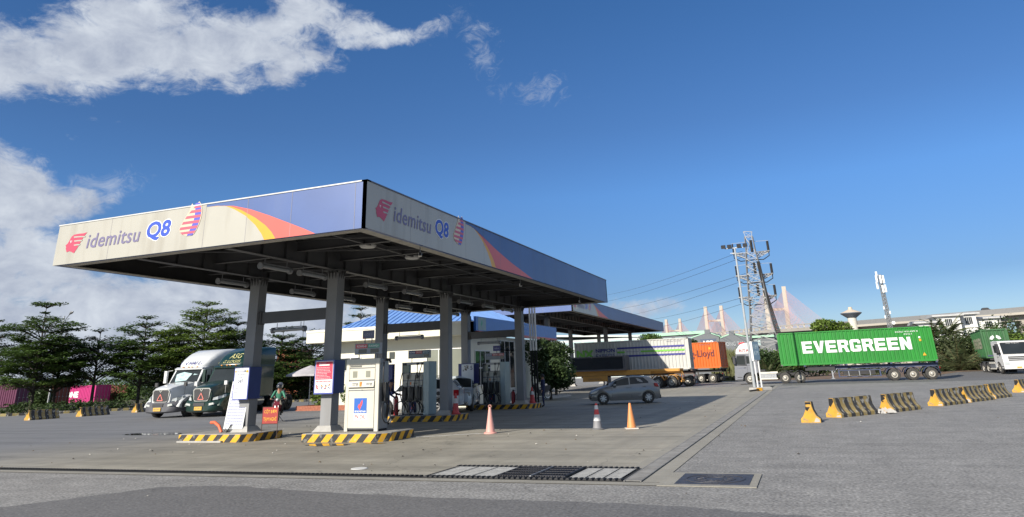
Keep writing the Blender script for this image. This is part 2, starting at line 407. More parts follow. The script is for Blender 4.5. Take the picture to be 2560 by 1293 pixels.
# manhole
mh = thing('manhole_cover', 'square dark iron manhole cover set in a concrete frame', 'manhole', (0, 0, 0))
MB().box(-2.5, -.98, 12.3, 13.8, .004, .016).build('frame', m_strip, mh)
mi = M('manhole iron', (.075, .075, .085), .55, .5, var=.3, scale=8, bump=.4, bscale=50)
MB().box(-2.25, -1.1, 12.45, 13.65, .016, .022).build('lid', mi, mh)
b = MB()
for r in (.16, .3, .45):
    b.lathe([(r, .022), (r, .03), (r + .035, .03), (r + .035, .022)], (-1.68, 13.05, 0), 'z', 32)
for k in range(12):
    a = k * math.pi / 6; b.bar((-1.68 + .2 * math.cos(a), 13.05 + .2 * math.sin(a), .026), (-1.68 + .28 * math.cos(a), 13.05 + .28 * math.sin(a), .026), .03, .008)
b.build('raised_rings', mi, mh)
# wet puddles by the pump island
def puddle(name, cx, cy, rx, ry, seed, label):
    random.seed(seed); pts = []
    for k in range(40):
        a = 2 * math.pi * k / 40; r = 1 + .35 * mnoise.noise(Vector((math.cos(a) * 1.5 + seed, math.sin(a) * 1.5, 0)))
        pts.append((cx + rx * r * math.cos(a), cy + ry * r * math.sin(a)))
    m = _M.get('wet') or M('wet', (.03, .03, .03), .04, var=.2)
    o = flat(name, pts, .0125, m, 'structure'); return o
puddle('puddle', -13.3, 18.55, .75, .34, 1, ''); puddle('puddle', -11.9, 19.0, .3, .14, 5, ''); puddle('puddle', -24.5, 22.6, 1.7, .5, 3, '')
# painted lines on the forecourt
mpaint = M('worn white paint', (.6, .6, .58), .7, var=.2, dirt=.7, dirtcol=(.2, .19, .17))
for (x0, y0, x1, y1, w) in ((-12.1, 20.6, -9.9, 22.2, .07), (-18.5, 52.5, -10.6, 52.2, .12), (-10, 40.9, -8.2, 41.6, .08), (-7.8, 42.0, -6.0, 42.2, .08)):
    MB().bar((x0, y0, .011), (x1, y1, .011), w, .004).build('painted_line', mpaint); tag(col.objects[-1], kind='structure')
# small pieces of litter-like repair spots
for (x, y, r) in ((-9.0, 13.75, .16),):
    tag(MB().lathe([(0, .02), (r, .02), (r + .02, .006)], (x, y, 0), 'z', 18).build('round_cover', M('pale disc', (.5, .5, .48), .6, var=.1)), 'small pale round cover flush in the concrete near the drain', 'cover')
# ------------------------------------------------------------------ fuel canopies
m_cream = M('fascia cream', (.37, .355, .305), .45, var=.05, scale=.8, dirt=.55, dirtcol=(.24, .215, .165), streak=True, coat=.3)
m_blue = M('fascia violet blue', (.053, .098, .255), .4, var=.12, scale=.6, dirt=.35, dirtcol=(.08, .12, .25), streak=True)
m_red = M('fascia coral', (.56, .095, .075), .4, var=.06, scale=1)
m_yel = M('fascia amber', (.62, .30, .015), .4, var=.05)
m_mag = M('logo crimson', (.46, .055, .1), .4, var=.05)
m_ltr = M('letter grey violet', (.16, .14, .24), .4, var=.05)
m_q8 = M('letter blue', (.03, .07, .42), .4, var=.05)
m_gb = M('globe blue', (.09, .09, .42), .4, var=.05); m_gr = M('globe red', (.5, .09, .13), .4, var=.05); m_gw = M('globe cream', (.58, .46, .34), .4, var=.05)
m_white = M('white trim', (.75, .75, .73), .5, var=.05)
m_steelp = M('grey painted steel', (.07, .07, .073), .55, var=.12, scale=1.2, dirt=.3, dirtcol=(.1, .09, .085))
m_steelc = M('grey column paint', (.21, .213, .22), .6, var=.14, scale=.9, dirt=.35, dirtcol=(.15, .14, .13), streak=True)
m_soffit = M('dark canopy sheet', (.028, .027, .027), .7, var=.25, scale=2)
m_plinth = M('plinth concrete', (.36, .35, .33), .85, var=.15, scale=4, bump=.3)
HEAD = [(1.33, .95), (1.17, .93), (.94, .94), (.76, .93), (.67, .89), (.62, .83), (.58, .75), (.52, .66), (.44, .61), (.485, .55), (.48, .5), (.55, .38), (.61, .40), (.68, .405), (.75, .38), (.89, .32), (1.03, .52), (1.11, .67), (1.2, .81)]
STR = [[(.75, .865), (.8, .87), (.95, .86), (1.11, .85), (1.29, .83), (1.265, .79), (1.12, .81), (.94, .82), (.78, .82)],
       [(.8, .735), (.96, .735), (1.18, .72), (1.155, .68), (.98, .69), (.82, .69)], [(.82, .60), (.96, .605), (1.12, .59), (1.085, .55), (.99, .56), (.85, .555)]]
def fascia_art(par, O, U, text_len=True, k=1.0):
    """logo, lettering, globe and swoosh of one fascia; O is its lower left corner, U runs along it"""
    V_ = FV; n = U.cross(V_).normalized()
    lg = MB().face_uv(HEAD, O, U, V_, .010).build('head_logo', m_mag, par)
    b = MB()
    for s_ in STR: b.face_uv(s_, O, U, V_, .014)
    b.build('logo_stripe', m_cream, lg)
    MB().face_uv([(.625, .74), (.72, .735), (.665, .665)], O, U, V_, .0145).face_uv([(.65, .725), (.70, .722), (.668, .69)], O, U, V_, .017, m=1).build('logo_eye', [m_white, m_mag], lg)
    MB().text('idemitsu', O + U * 1.40 + V_ * .42, U, V_, 2.26, .46, bold=.012, shear=.12, lift=.010, spacing=1.05).build('lettering', m_ltr, par)
    MB().text('Q8', O + U * 3.92 + V_ * .39, U, V_, .96, .6, bold=.035, shear=.10, lift=.012).build('lettering', m_q8, par)
    MB().text('Q8', O + U * 3.89 + V_ * .365, U, V_, 1.02, .65, bold=.07, shear=.10, lift=.007).build('lettering_outline', m_white, par)
    # globe: white rim, cream body, red bands, blue edge
    rim = [(5.23, .62), (5.26, .70), (5.34, .84), (5.44, 1.0), (5.55, 1.17), (5.62, 1.38), (5.7, 1.285), (5.9, 1.41), (5.99, 1.30), (6.05, 1.1), (6.04, .9), (5.99, .72), (5.92, .56), (5.83, .43), (5.7, .39), (5.55, .40), (5.4, .46), (5.28, .54)]
    q = [Vector(O) + U * a + V_ * c for a, c in rim]
    b = MB(); nn = len(q); b.add([p + n * .006 for p in q] + [p + n * .014 for p in q], [tuple(range(nn, 2 * nn))] + [(i, (i + 1) % nn, (i + 1) % nn + nn, i + nn) for i in range(nn)])
    gl = b.build('globe_logo', m_gw, par)
    def edge(v_):   # left and right limit of the globe at a height
        L_ = [(.40, 5.5), (.5, 5.30), (.6, 5.25), (.7, 5.28), (.85, 5.37), (1.0, 5.47), (1.15, 5.62), (1.22, 5.69), (1.3, 5.78), (1.38, 5.87)]
        R_ = [(.40, 5.78), (.5, 5.87), (.6, 5.92), (.7, 5.96), (.85, 6.0), (1.0, 6.02), (1.1, 6.02), (1.2, 6.0), (1.3, 5.96), (1.38, 5.92)]
        def ip(T):
            for i in range(len(T) - 1):
                if v_ <= T[i + 1][0]: f = (v_ - T[i][0]) / (T[i + 1][0] - T[i][0]); return T[i][1] * (1 - f) + T[i + 1][1] * f
            return T[-1][1]
        return ip(L_), ip(R_)
    br = MB(); bb = MB()
    bands = [(.46, .53), (.60, .68), (.76, .84), (.92, 1.0), (1.08, 1.16), (1.22, 1.27)]
    for v0, v1 in bands:
        l0, r0 = edge(v0); l1, r1 = edge(v1); br.face_uv([(l0, v0), (r0, v0), (r1, v1), (l1, v1)], O, U, V_, .018)
    g2 = [.40, .46, .53, .60, .68, .76, .84, .92, 1.0, 1.08, 1.16, 1.22, 1.27, 1.37]
    for i in range(0, len(g2) - 1, 2):
        v0, v1 = g2[i], g2[i + 1]
        if i + 1 >= len(g2): break
        r0, r1 = edge(v0)[1], edge(v1)[1]
        def lf(v_): return 5.56 + .22 * math.sin(max(0, min(1, (v_ - .4) / .6)) * math.pi / 2) if v_ < 1.1 else 5.78 - (v_ - 1.1) * .1
        bb.face_uv([(lf(v0), v0), (r0 - .005, v0), (r1 - .005, v1), (lf(v1), v1)], O, U, V_, .0165)
    br.build('globe_band', m_gr, gl); bb.build('globe_edge', m_gb, gl)
def canopy(name, label, x0, x1, y0, y1, zb, zt, cols, beams, seamy, art=True):
    c = thing(name, label, 'canopy', (x1, y0, 0))
    O0 = Vector((x1, y0, 0))
    def sh(b): b.v = [tuple(Vector(p) - O0) for p in b.v]; return b
    t = .12; H = zt - zb
    L1 = x1 - x0; L2 = y1 - y0
    # painted art in front-fascia coordinates: u to the right, v up
    E1 = [(6.2, 1.20), (6.88, 1.165), (7.28, 1.0), (7.68, .78), (8.08, .46), (8.33, .18), (8.44, 0.0)]
    E2 = [(6.6, 1.192), (7.07, 1.13), (7.52, .96), (8.05, .68), (8.44, .42), (8.68, .2), (8.83, 0.0)]
    E3 = [(6.6, 1.192), (7.22, 1.12), (7.84, .95), (8.54, .69), (9.32, .37), (9.8, .17), (10.17, 0.0)]
    kz = H / 1.28
    def face(nm, O, U, L_, side):
        E3_ = E3 if not side else [(6.6, 1.192), (6.87, 1.16), (7.73, .98), (8.87, .70), (10.49, .38), (12.0, .15), (12.9, 0)]
        n = U.cross(FV).normalized()
        f = lambda P: [(a * .93, b * kz) for a, b in P]
        b = MB(); top = lambda a: (a * .93, H)
        def slabpoly(poly, lift, m):
            P0 = [O + U * a + FV * b_ + n * lift for a, b_ in poly]; b.poly(P0, m)
        e1, e2, e3 = f(E1), f(E2), f(E3_)
        # back box
        p = [O, O + U * L_, O + U * L_ - n * t, O - n * t]
        b.add([*p, *[q + FV * H for q in p]], [(0, 3, 2, 1), (4, 5, 6, 7), (0, 1, 5, 4), (1, 2, 6, 5), (2, 3, 7, 6), (3, 0, 4, 7)], 1)
        if not art and not side: e1 = e2 = e3 = None
        if e1: slabpoly([(0, 0)] + e1[::-1] + [(e1[0][0], H - .002), (0, H - .002)], .003, 0)
        if e1: slabpoly(e1 + e2[::-1], .0035, 3); slabpoly(e2 + e3[::-1], .004, 2)
        # seams, running dark lines between panels
        for s_ in seamy:
            if s_ < L_: b.add([O + U * s_ + n * .0045, O + U * (s_ + .012) + n * .0045, O + U * (s_ + .012) + n * .0045 + FV * H, O + U * s_ + n * .0045 + FV * H], [(0, 1, 2, 3)], 4)
        fo = sh(b).build(nm, [m_cream, m_blue, m_red, m_yel, M('panel seam', (.2, .19, .21), .6)], c, recalc=False)
        # top trim
        k = MB(); q = [O + n * .02 - U * .02, O + U * (L_ + .02) + n * .02, O + U * (L_ + .02) - n * .15, O - U * .02 - n * .15]
        k.add([*[a + FV * (H + .001) for a in q], *[a + FV * (H + .035) for a in q]], [(0, 3, 2, 1), (4, 5, 6, 7), (0, 1, 5, 4), (1, 2, 6, 5), (2, 3, 7, 6), (3, 0, 4, 7)])
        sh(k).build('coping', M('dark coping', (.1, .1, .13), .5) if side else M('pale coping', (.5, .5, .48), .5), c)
        return fo
    # lettering sits on the fascia it belongs to
    f1 = face('front_fascia', Vector((x0, y0, zb)), FU.copy(), L1, False)
    f2 = face('side_fascia', Vector((x1, y0, zb)), SU.copy(), L2, True)
    for fo, O, U in ((f1, Vector((x0, y0, zb)), FU), (f2, Vector((x1, y0, zb)), SU)):
        if fo is f1 and not art: continue
        before = set(o.name for o in col.objects)
        fascia_art(fo, Vector((0, 0, 0)), FU)
        # art was laid out in the XZ plane facing -Y: bring x->U, z->up, -y->normal
        Mx = Matrix(((U.x * .93, -U.cross(FV).x, 0, (O - O0).x), (U.y * .93, -U.cross(FV).y, 0, (O - O0).y), (0, 0, kz, (O - O0).z), (0, 0, 0, 1)))
        for o in list(col.objects):
            if o.name not in before: o.data.transform(Mx)
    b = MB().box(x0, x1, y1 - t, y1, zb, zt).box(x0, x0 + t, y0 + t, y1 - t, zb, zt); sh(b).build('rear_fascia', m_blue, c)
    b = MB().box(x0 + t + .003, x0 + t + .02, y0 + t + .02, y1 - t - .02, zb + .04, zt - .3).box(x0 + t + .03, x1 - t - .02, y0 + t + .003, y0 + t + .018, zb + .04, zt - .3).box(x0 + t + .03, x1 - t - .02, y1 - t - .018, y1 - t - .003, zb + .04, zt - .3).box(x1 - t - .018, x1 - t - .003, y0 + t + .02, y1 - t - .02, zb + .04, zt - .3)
    sh(b).build('inner_shade_sheet', m_soffit, c)  # dark sheets added to stand in for the shade inside the fascias
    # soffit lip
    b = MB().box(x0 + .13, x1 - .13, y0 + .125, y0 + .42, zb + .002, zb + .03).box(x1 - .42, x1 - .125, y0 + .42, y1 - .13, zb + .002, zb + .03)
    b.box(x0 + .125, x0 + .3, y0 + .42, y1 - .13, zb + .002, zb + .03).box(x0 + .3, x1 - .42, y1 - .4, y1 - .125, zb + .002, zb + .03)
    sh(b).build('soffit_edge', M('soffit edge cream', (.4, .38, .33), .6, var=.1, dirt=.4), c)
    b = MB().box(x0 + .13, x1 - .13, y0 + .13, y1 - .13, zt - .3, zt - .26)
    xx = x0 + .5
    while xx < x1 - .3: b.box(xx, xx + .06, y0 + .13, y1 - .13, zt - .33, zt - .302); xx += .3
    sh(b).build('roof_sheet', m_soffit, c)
    # girders over the columns (webs, flanges and stiffeners) and cross members
    gx = sorted(set(p[0] for p in cols)); gy = sorted(set(p[1] for p in cols))
    gz = zb + .05; gh = .62
    for X in gx:
        b = MB().box(X - .11, X + .11, y0 + .7, y1 - .3, gz, gz + .022).box(X - .11, X + .11, y0 + .7, y1 - .3, gz + gh, gz + gh + .02).box(X - .008, X + .008, y0 + .7, y1 - .3, gz + .022, gz + gh)
        Y = y0 + 1
        while Y < y1 - .5: b.box(X - .1, X + .1, Y, Y + .015, gz + .022, gz + gh); Y += 1.05
        sh(b).build('girder', m_steelp, c)
    for Y in beams:
        b = MB()
        spans = [(x0 + .3, gx[0] - .12), (gx[-1] + .12, x1 - .4)] + [(gx[i] + .12, gx[i + 1] - .12) for i in range(len(gx) - 1)]
        for i, (a, e) in enumerate(spans):
            z1 = gz + .3 if i < 2 else gz + .2
            b.box(a, e, Y - .075, Y + .075, z1, z1 + .02).box(a, e, Y - .006, Y + .006, z1 + .02, gz + gh).box(a, e, Y - .07, Y + .07, gz + gh - .02, gz + gh)
        sh(b).build('cross_beam', m_steelp, c)
    b = MB(); X = x0 + .45
    while X < x1 - .4:
        if min(abs(X - g) for g in gx) > .2: b.box(X - .035, X + .035, y0 + .3, y1 - .3, gz + gh + .03, gz + gh + .17).box(X + .035, X + .1, y0 + .3, y1 - .3, gz + gh + .03, gz + gh + .035)
        X += .62
    tag(sh(b).build('purlin', m_steelp, c))
    b = MB()     # tie rods and knee braces
    for i in range(len(beams) - 1):
        Ya, Yb = beams[i], beams[i + 1]
        b.bar((gx[0] + .12, Ya + .1, gz + .3), (gx[-1] - .12, Yb - .1, gz + .3), .05)
        b.bar((gx[-1] + .12, Ya + .1, gz + .34), (x1 - .5, Yb - .1, gz + .34), .045); b.bar((x0 + .5, Ya + .1, gz + .34), (gx[0] - .12, Yb - .1, gz + .34), .045)
    sh(b).build('tie_rod', m_steelp, c)
    for X in (x0 + 1.1, x0 + 2.2, x1 - 1.2, x1 - 2.4):
        sh(MB().box(X - .04, X + .04, y0 + .45, y1 - .45, gz + .32, gz + .42)).build('edge_rail', m_steelp, c)
    w = .205
    for (X, Y) in cols:
        b = MB().box(X - w, X + w, Y - w, Y + w, .24, zb - .05)
        co = sh(b).build('column', m_steelc, c, bevel=.008)
        b = MB().box(X - .32, X + .32, Y - .32, Y + .32, gz - .035, gz - .002)
        for dx, dy in ((1, 0), (-1, 0), (0, 1), (0, -1)):
            for s_ in (-.13, 0, .13):
                if dx: b.prism([(X + dx * w, gz - .035), (X + dx * .31, gz - .035), (X + dx * w, gz - .3)], 'y', Y + s_ - .008, Y + s_ + .008)
                else: b.prism([(Y + dy * w, gz - .035), (Y + dy * .31, gz - .035), (Y + dy * w, gz - .3)], 'x', X + s_ - .008, X + s_ + .008)
        sh(b).build('capital', m_steelp, co)
        r1 = [(X + a * .4, Y + d * .4, .205) for a, d in ((-1, -1), (1, -1), (1, 1), (-1, 1))]; r2 = [(X + a * .24, Y + d * .24, .42) for a, d in ((-1, -1), (1, -1), (1, 1), (-1, 1))]
        sh(MB().loft([r1, [(X + a * .33, Y + d * .33, .29) for a, d in ((-1, -1), (1, -1), (1, 1), (-1, 1))], r2])).build('plinth', m_plinth, co)
    for (Y, z1, z2) in TIES.get(name, []):
        sh(MB().box(gx[0] + w + .002, gx[-1] - w - .002, Y - .07, Y + .07, z1, z2).box(gx[0] + w, gx[0] + w + .1, Y - .11, Y + .11, z1 - .03, z2 + .03).box(gx[-1] - w - .02, gx[-1] - w, Y - .11, Y + .11, z1 - .03, z2 + .03)).build('tie_beam', m_steelp, c)
    return c
TIES = {'fuel_canopy': [(20.3, 3.72, 4.1), (28.6, 3.72, 4.1), (37.6, 3.72, 4.1)]}
COLS1 = [(-17.85, 20.3), (-14.55, 20.3), (-17.75, 28.6), (-14.45, 28.6), (-17.7, 37.6), (-14.35, 37.6)]
COLS1 = [(-17.8, y) for y in (20.3, 28.6, 37.6)] + [(-14.5, y) for y in (20.3, 28.6, 37.6)]
canopy('fuel_canopy', 'near fuel canopy on six grey columns, lettering and swoosh on its cream and violet fascias', -20.47, -9.53, 14.43, 38.3, 5.27, 6.46, COLS1, [15.6, 18, 20.3, 23, 25.8, 28.6, 31.6, 34.6, 37.6], [2.2, 5.75, 7.2, 8.65, 10.6, 12.1, 13.5, 15, 16.4, 17.9, 19.3, 20.8, 22.2])
canopy('truck_canopy', 'second canopy standing behind the first, over the lanes of container trucks', -28.5, -17.2, 57.1, 99.3, 6.55, 7.68,
       [(-25.5, 62), (-21.2, 62), (-25.5, 83), (-21.2, 83), (-25.5, 96), (-21.2, 96)], [59, 62, 67, 72.5, 78, 83, 90, 96], [5.75, 8.65, 11.6, 14.5, 17.4, 20.3, 23.2, 26, 29, 32, 35, 38], art=False)
# tube lamps
m_tube = M('lamp tube acrylic', (.25, .26, .27), .2, var=.05); m_lamp = M('lamp housing', (.2, .2, .21), .5, .3)
def tube_lamp(loc, rz, n, label):
    t = thing('tube_lamp', label, 'lamp', loc, rz, 'tube lamps under the near canopy')
    MB().tube([(0, -.62, 0), (0, .62, 0)], .06, 10).build('tube', m_tube, t, smooth=50)
    for y in (-.66, .66): MB().tube([(0, y - .04, 0), (0, y + .04, 0)], .1, 12).build('end_cap', m_lamp, t, smooth=50)
    MB().tube([(0, -.5, .08), (0, -.5, .24)], .012, 6).tube([(0, .5, .08), (0, .5, .24)], .012, 6).box(-.03, .03, -.6, .6, .07, .1).build('hanger', m_lamp, t)
    return t
lamp0 = tube_lamp((-14.5, 17.2, 5.02), 0, 0, 'tube lamp hung under the right girder, nearest the front fascia')
rows = ['just in front of the nearest column', 'between the nearest and the middle column', 'just in front of the middle column', 'just behind the middle column', 'between the middle and the last column', 'just in front of the last column', 'at the far end']
lamps = []
for side, X in (('right', -14.5), ('left', -17.8)):
    for i, Y in enumerate((19.0, 22.8, 25.6, 30.6, 33.4, 35.9)):
        copy_tree(lamp0, 'tube lamp hung under the %s girder, %s' % (side, rows[i]), (X, Y, 5.02), 0)
for Y, w_ in ((20.3, 'the nearest tie beam, beside the red board column'), (28.6, 'the middle tie beam, in front of the white kiosk'), (37.6, 'the farthest tie beam, near the kiosk door')):
    copy_tree(lamp0, 'tube lamp hung sideways under %s' % w_, (-16.35, Y, 3.46), R(90))
m_disc = M('round lamp white', (.45, .45, .44), .4)
for (X, Y, w_) in ((-12.1, 18.5, 'nearer'), (-12.05, 21.2, 'farther')):
    t = thing('round_lamp', '%s of the two round flat lamps under the right edge of the canopy' % w_, 'lamp', (X, Y, 5.62), 0, 'round lamps under the near canopy')
    MB().lathe([(0, 0), (.22, .0), (.26, .04), (.26, .08), (0, .08)], n=24).build('diffuser', m_disc, t, smooth=40)
    MB().tube([(0, 0, .08), (0, 0, .45)], .02, 6).build('stem', m_lamp, t)
for (X, Y, w_) in ((-9.75, 17.6, 'first camera under the side fascia, below the letter s'), (-9.95, 26.1, 'second camera under the side fascia, below the coral stripe'), (-9.95, 34.3, 'camera under the far end of the side fascia')):
    t = thing('security_camera', w_.replace('camera', 'small white security camera'), 'camera', (X, Y, 5.05), R(-60))
    MB().box(-.05, .16, -.045, .045, -.05, .05).build('body', m_white, t, bevel=.01)
    MB().box(.161, .18, -.04, .04, -.045, .045).build('lens', m_black, t)
    MB().tube([(0, 0, .05), (-.05, 0, .24)], .015, 6).build('bracket', m_lamp, t)
# three white downpipes behind the canopy
t = thing('drain_pipe', 'bundle of three white pipes that turn dark at the bottom, behind the near canopy', 'pipe', (-14.6, 39.6, 0))
for i in range(3): MB().tube([(i * .16, 0, 3.0), (i * .16, 0, 6.0)], .06, 8).build('upper_pipe', m_white, t, smooth=50); MB().tube([(i * .16, 0, .0), (i * .16, 0, 3.0)], .055, 8).build('lower_pipe', m_black, t, smooth=50)
# ------------------------------------------------------------------ pump islands
def hazard(name, fx=1.0, yel=(.62, .33, .015), width=.36, slant=.5, axis=0, wear=.4):
    m = bpy.data.materials.new(name); m.use_nodes = True; t = m.node_tree; b = t.nodes['Principled BSDF']; L = t.links.new; b.inputs['Roughness'].default_value = .75
    tc_ = t.nodes.new('ShaderNodeTexCoord'); s_ = t.nodes.new('ShaderNodeSeparateXYZ'); L(tc_.outputs['Object'], s_.inputs[0])
    def ma(op, a, c=None):
        n = t.nodes.new('ShaderNodeMath'); n.operation = op
        for i, q in enumerate((a, c)):
            if q is None: continue
            if isinstance(q, (int, float)): n.inputs[i].default_value = q
            else: L(q, n.inputs[i])
        return n.outputs[0]
    def nz(sc, d=5):
        n = t.nodes.new('ShaderNodeTexNoise'); n.inputs['Scale'].default_value = sc; n.inputs['Detail'].default_value = d; L(tc_.outputs['Object'], n.inputs['Vector']); return n.outputs['Fac']
    run = s_.outputs[axis] if axis < 2 else ma('ADD', s_.outputs[0], s_.outputs[1])
    q = ma('ADD', run, ma('MULTIPLY', s_.outputs[2], -slant)); q = ma('ADD', q, ma('MULTIPLY', nz(6), .03))
    fr = ma('FRACT', ma('DIVIDE', ma('ADD', q, 50.0), width)); st = ma('GREATER_THAN', fr, .5)
    mx_ = t.nodes.new('ShaderNodeMix'); mx_.data_type = 'RGBA'; L(st, mx_.inputs[0]); mx_.inputs[6].default_value = (.03, .03, .032, 1); mx_.inputs[7].default_value = (*yel, 1)
    # chipped paint
    ch_ = t.nodes.new('ShaderNodeMapRange'); L(nz(7, 8), ch_.inputs[0]); ch_.inputs[1].default_value = .56; ch_.inputs[2].default_value = .64; ch_.inputs[4].default_value = wear
    m2 = t.nodes.new('ShaderNodeMix'); m2.data_type = 'RGBA'; L(ch_.outputs[0], m2.inputs[0]); L(mx_.outputs[2], m2.inputs[6]); m2.inputs[7].default_value = (.3, .29, .26, 1)
    hv = t.nodes.new('ShaderNodeHueSaturation'); r_ = t.nodes.new('ShaderNodeMapRange'); L(nz(3), r_.inputs[0]); r_.inputs[3].default_value = .7; r_.inputs[4].default_value = 1.3
    L(m2.outputs[2], hv.inputs['Color']); L(r_.outputs[0], hv.inputs['Value']); L(hv.outputs[0], b.inputs['Base Color'])
    return m
m_haz = hazard('kerb hazard stripes', axis=2, width=.5, slant=.9)
m_islt = M('island top concrete', (.27, .26, .24), .85, var=.2, scale=3, dirt=.4, bump=.2)
def island(loc, L_, D, H, label, corner_cut=.3):
    t = thing('pump_island', label, 'kerb island', loc, 0, 'striped pump islands')
    P = [(-L_ / 2, 0), (L_ / 2 - corner_cut, 0), (L_ / 2, corner_cut * 1.3), (L_ / 2, D), (-L_ / 2 + .05, D), (-L_ / 2, D - .05)]
    b = MB(); n = len(P); b.add([(x, y, .004) for x, y in P] + [(x, y, H - .02) for x, y in P], [(i, (i + 1) % n, (i + 1) % n + n, i + n) for i in range(n)])
    b.build('kerb', m_haz, t)
    b = MB(); c = Vector((0, D / 2)); P2 = [(x + (.02 if x < 0 else -.02), y + (.02 if y < D / 2 else -.02)) for x, y in P]
    b.add([(x, y, H - .02) for x, y in P] + [(x, y, H) for x, y in P2], [(i, (i + 1) % n, (i + 1) % n + n, i + n) for i in range(n)] + [tuple(range(n, 2 * n))]); b.build('top', m_islt, t)
    return t
i1 = island((-18.3, 19.32, 0), 2.85, 1.7, .25, 'striped kerb island under the leaning white text board')
b = MB().box(-1.4, .45, -.1, -.005, .004, .05); b.build('kerb_foot', m_plinth, i1)
island((-13.28, 19.3, 0), 2.95, 1.75, .25, 'striped kerb island carrying the cream fuel pump, paint chipped')
island((-15.6, 28.05, 0), 3.4, 1.5, .25, 'shaded kerb island carrying the three nozzle pump, in the middle row')
island((-15.7, 37.2, 0), 3.9, 1.4, .25, 'shaded kerb island in the farthest row, in front of the kiosk')
# ------------------------------------------------------------------ fuel pumps
m_pump = M('pump cream', (.52, .5, .43), .4, var=.05, scale=1.5, dirt=.15, dirtcol=(.35, .3, .2), streak=True)
m_pside = M('pump grey side', (.2, .205, .215), .35, .3, var=.08)
m_pdark = M('display dark', (.05, .055, .05), .2, var=.1)
m_lcd = M('display lcd', (.22, .22, .18), .25, var=.1)
m_hose = M('hose rubber', (.015, .015, .016), .5, var=.1)
m_orange = M('orange panel', (.75, .2, .03), .4)
m_pvb = M('sticker blue', (.02, .11, .42), .4, var=.05); m_pvr = M('sticker red', (.7, .07, .07), .4)
m_signr = M('sign red', (.5, .03, .04), .45); m_signg = M('sign green', (.03, .26, .17), .45); m_signb = M('sign dark blue', (.02, .04, .16), .45)
def price_sign(par, w, z, items, rows=True, y=0.0):
    s_ = MB().box(-w / 2, w / 2, y - .05, y + .05, z, z + .34).build('price_sign', M('sign grey', (.26, .28, .3), .5), par, bevel=.01)
    MB().tube([(-w * .35, y, z - .28), (-w * .35, y, z)], .015, 6).tube([(w * .35, y, z - .28), (w * .35, y, z)], .015, 6).build('sign_post', m_lamp, par)
    n = len(items); cw = (w - .08) / n
    for i, (txt, m_) in enumerate(items):
        x0 = -w / 2 + .04 + i * cw
        p = MB().box(x0, x0 + cw - .01, y - .055, y - .0505, z + .19, z + .31).build('fuel_name', m_, s_)
        if txt: MB().text(txt, Vector((x0 + cw / 2, y - .055, z + .215)), FU, FV, cw * .8, .07, bold=.02, center=True, lift=.002).build('lettering', m_white, p)
        if rows or i == n - 1: MB().box(x0 + cw * .25, x0 + cw * .92, y - .055, y - .0505, z + .04, z + .16).build('price_display', m_pdark, s_)
    return s_
def nozzle(par, O, out, n_):
    """holstered nozzle with its hose; O on the pump face, out = outward unit vector"""
    s_ = out.cross(FV)
    MB().add([O + s_ * a + FV * c + out * d for c in (0, .55) for a, d in ((-.1, .0), (.1, .0), (.1, .13), (-.1, .13))], [(0, 1, 2, 3), (7, 6, 5, 4), (0, 4, 5, 1), (1, 5, 6, 2), (2, 6, 7, 3), (3, 7, 4, 0)]).build('nozzle_boot', m_hose, par, bevel=.02)
    pts = []
    top = O + FV * 1.15 + s_ * .12 + out * .06
    for k in range(15):
        a = k / 14; pts.append(top.lerp(O + FV * .3 + s_ * .18 + out * .12, a) + s_ * (.05 * math.sin(a * 3)))
    for k in range(1, 26):
        a = k / 25 * 2 * math.pi * 1.35; pts.append(O + FV * (-.02 - .3 + .3 * math.cos(a)) + s_ * (.18 - .27 * math.sin(a) * 1.0 - .1 * k / 25) + out * (.12 + .1 * math.sin(a * .5)))
    pts.append(O + FV * .1 + out * .14)
    MB().tube(pts, .021, 7).build('hose', m_hose, par, smooth=60)
    MB().tube([O + FV * .25 + out * .1, O + FV * .52 + out * .12, O + FV * .58 + out * .2], [.03, .03, .015], 8).build('nozzle', m_hose, par, smooth=60)
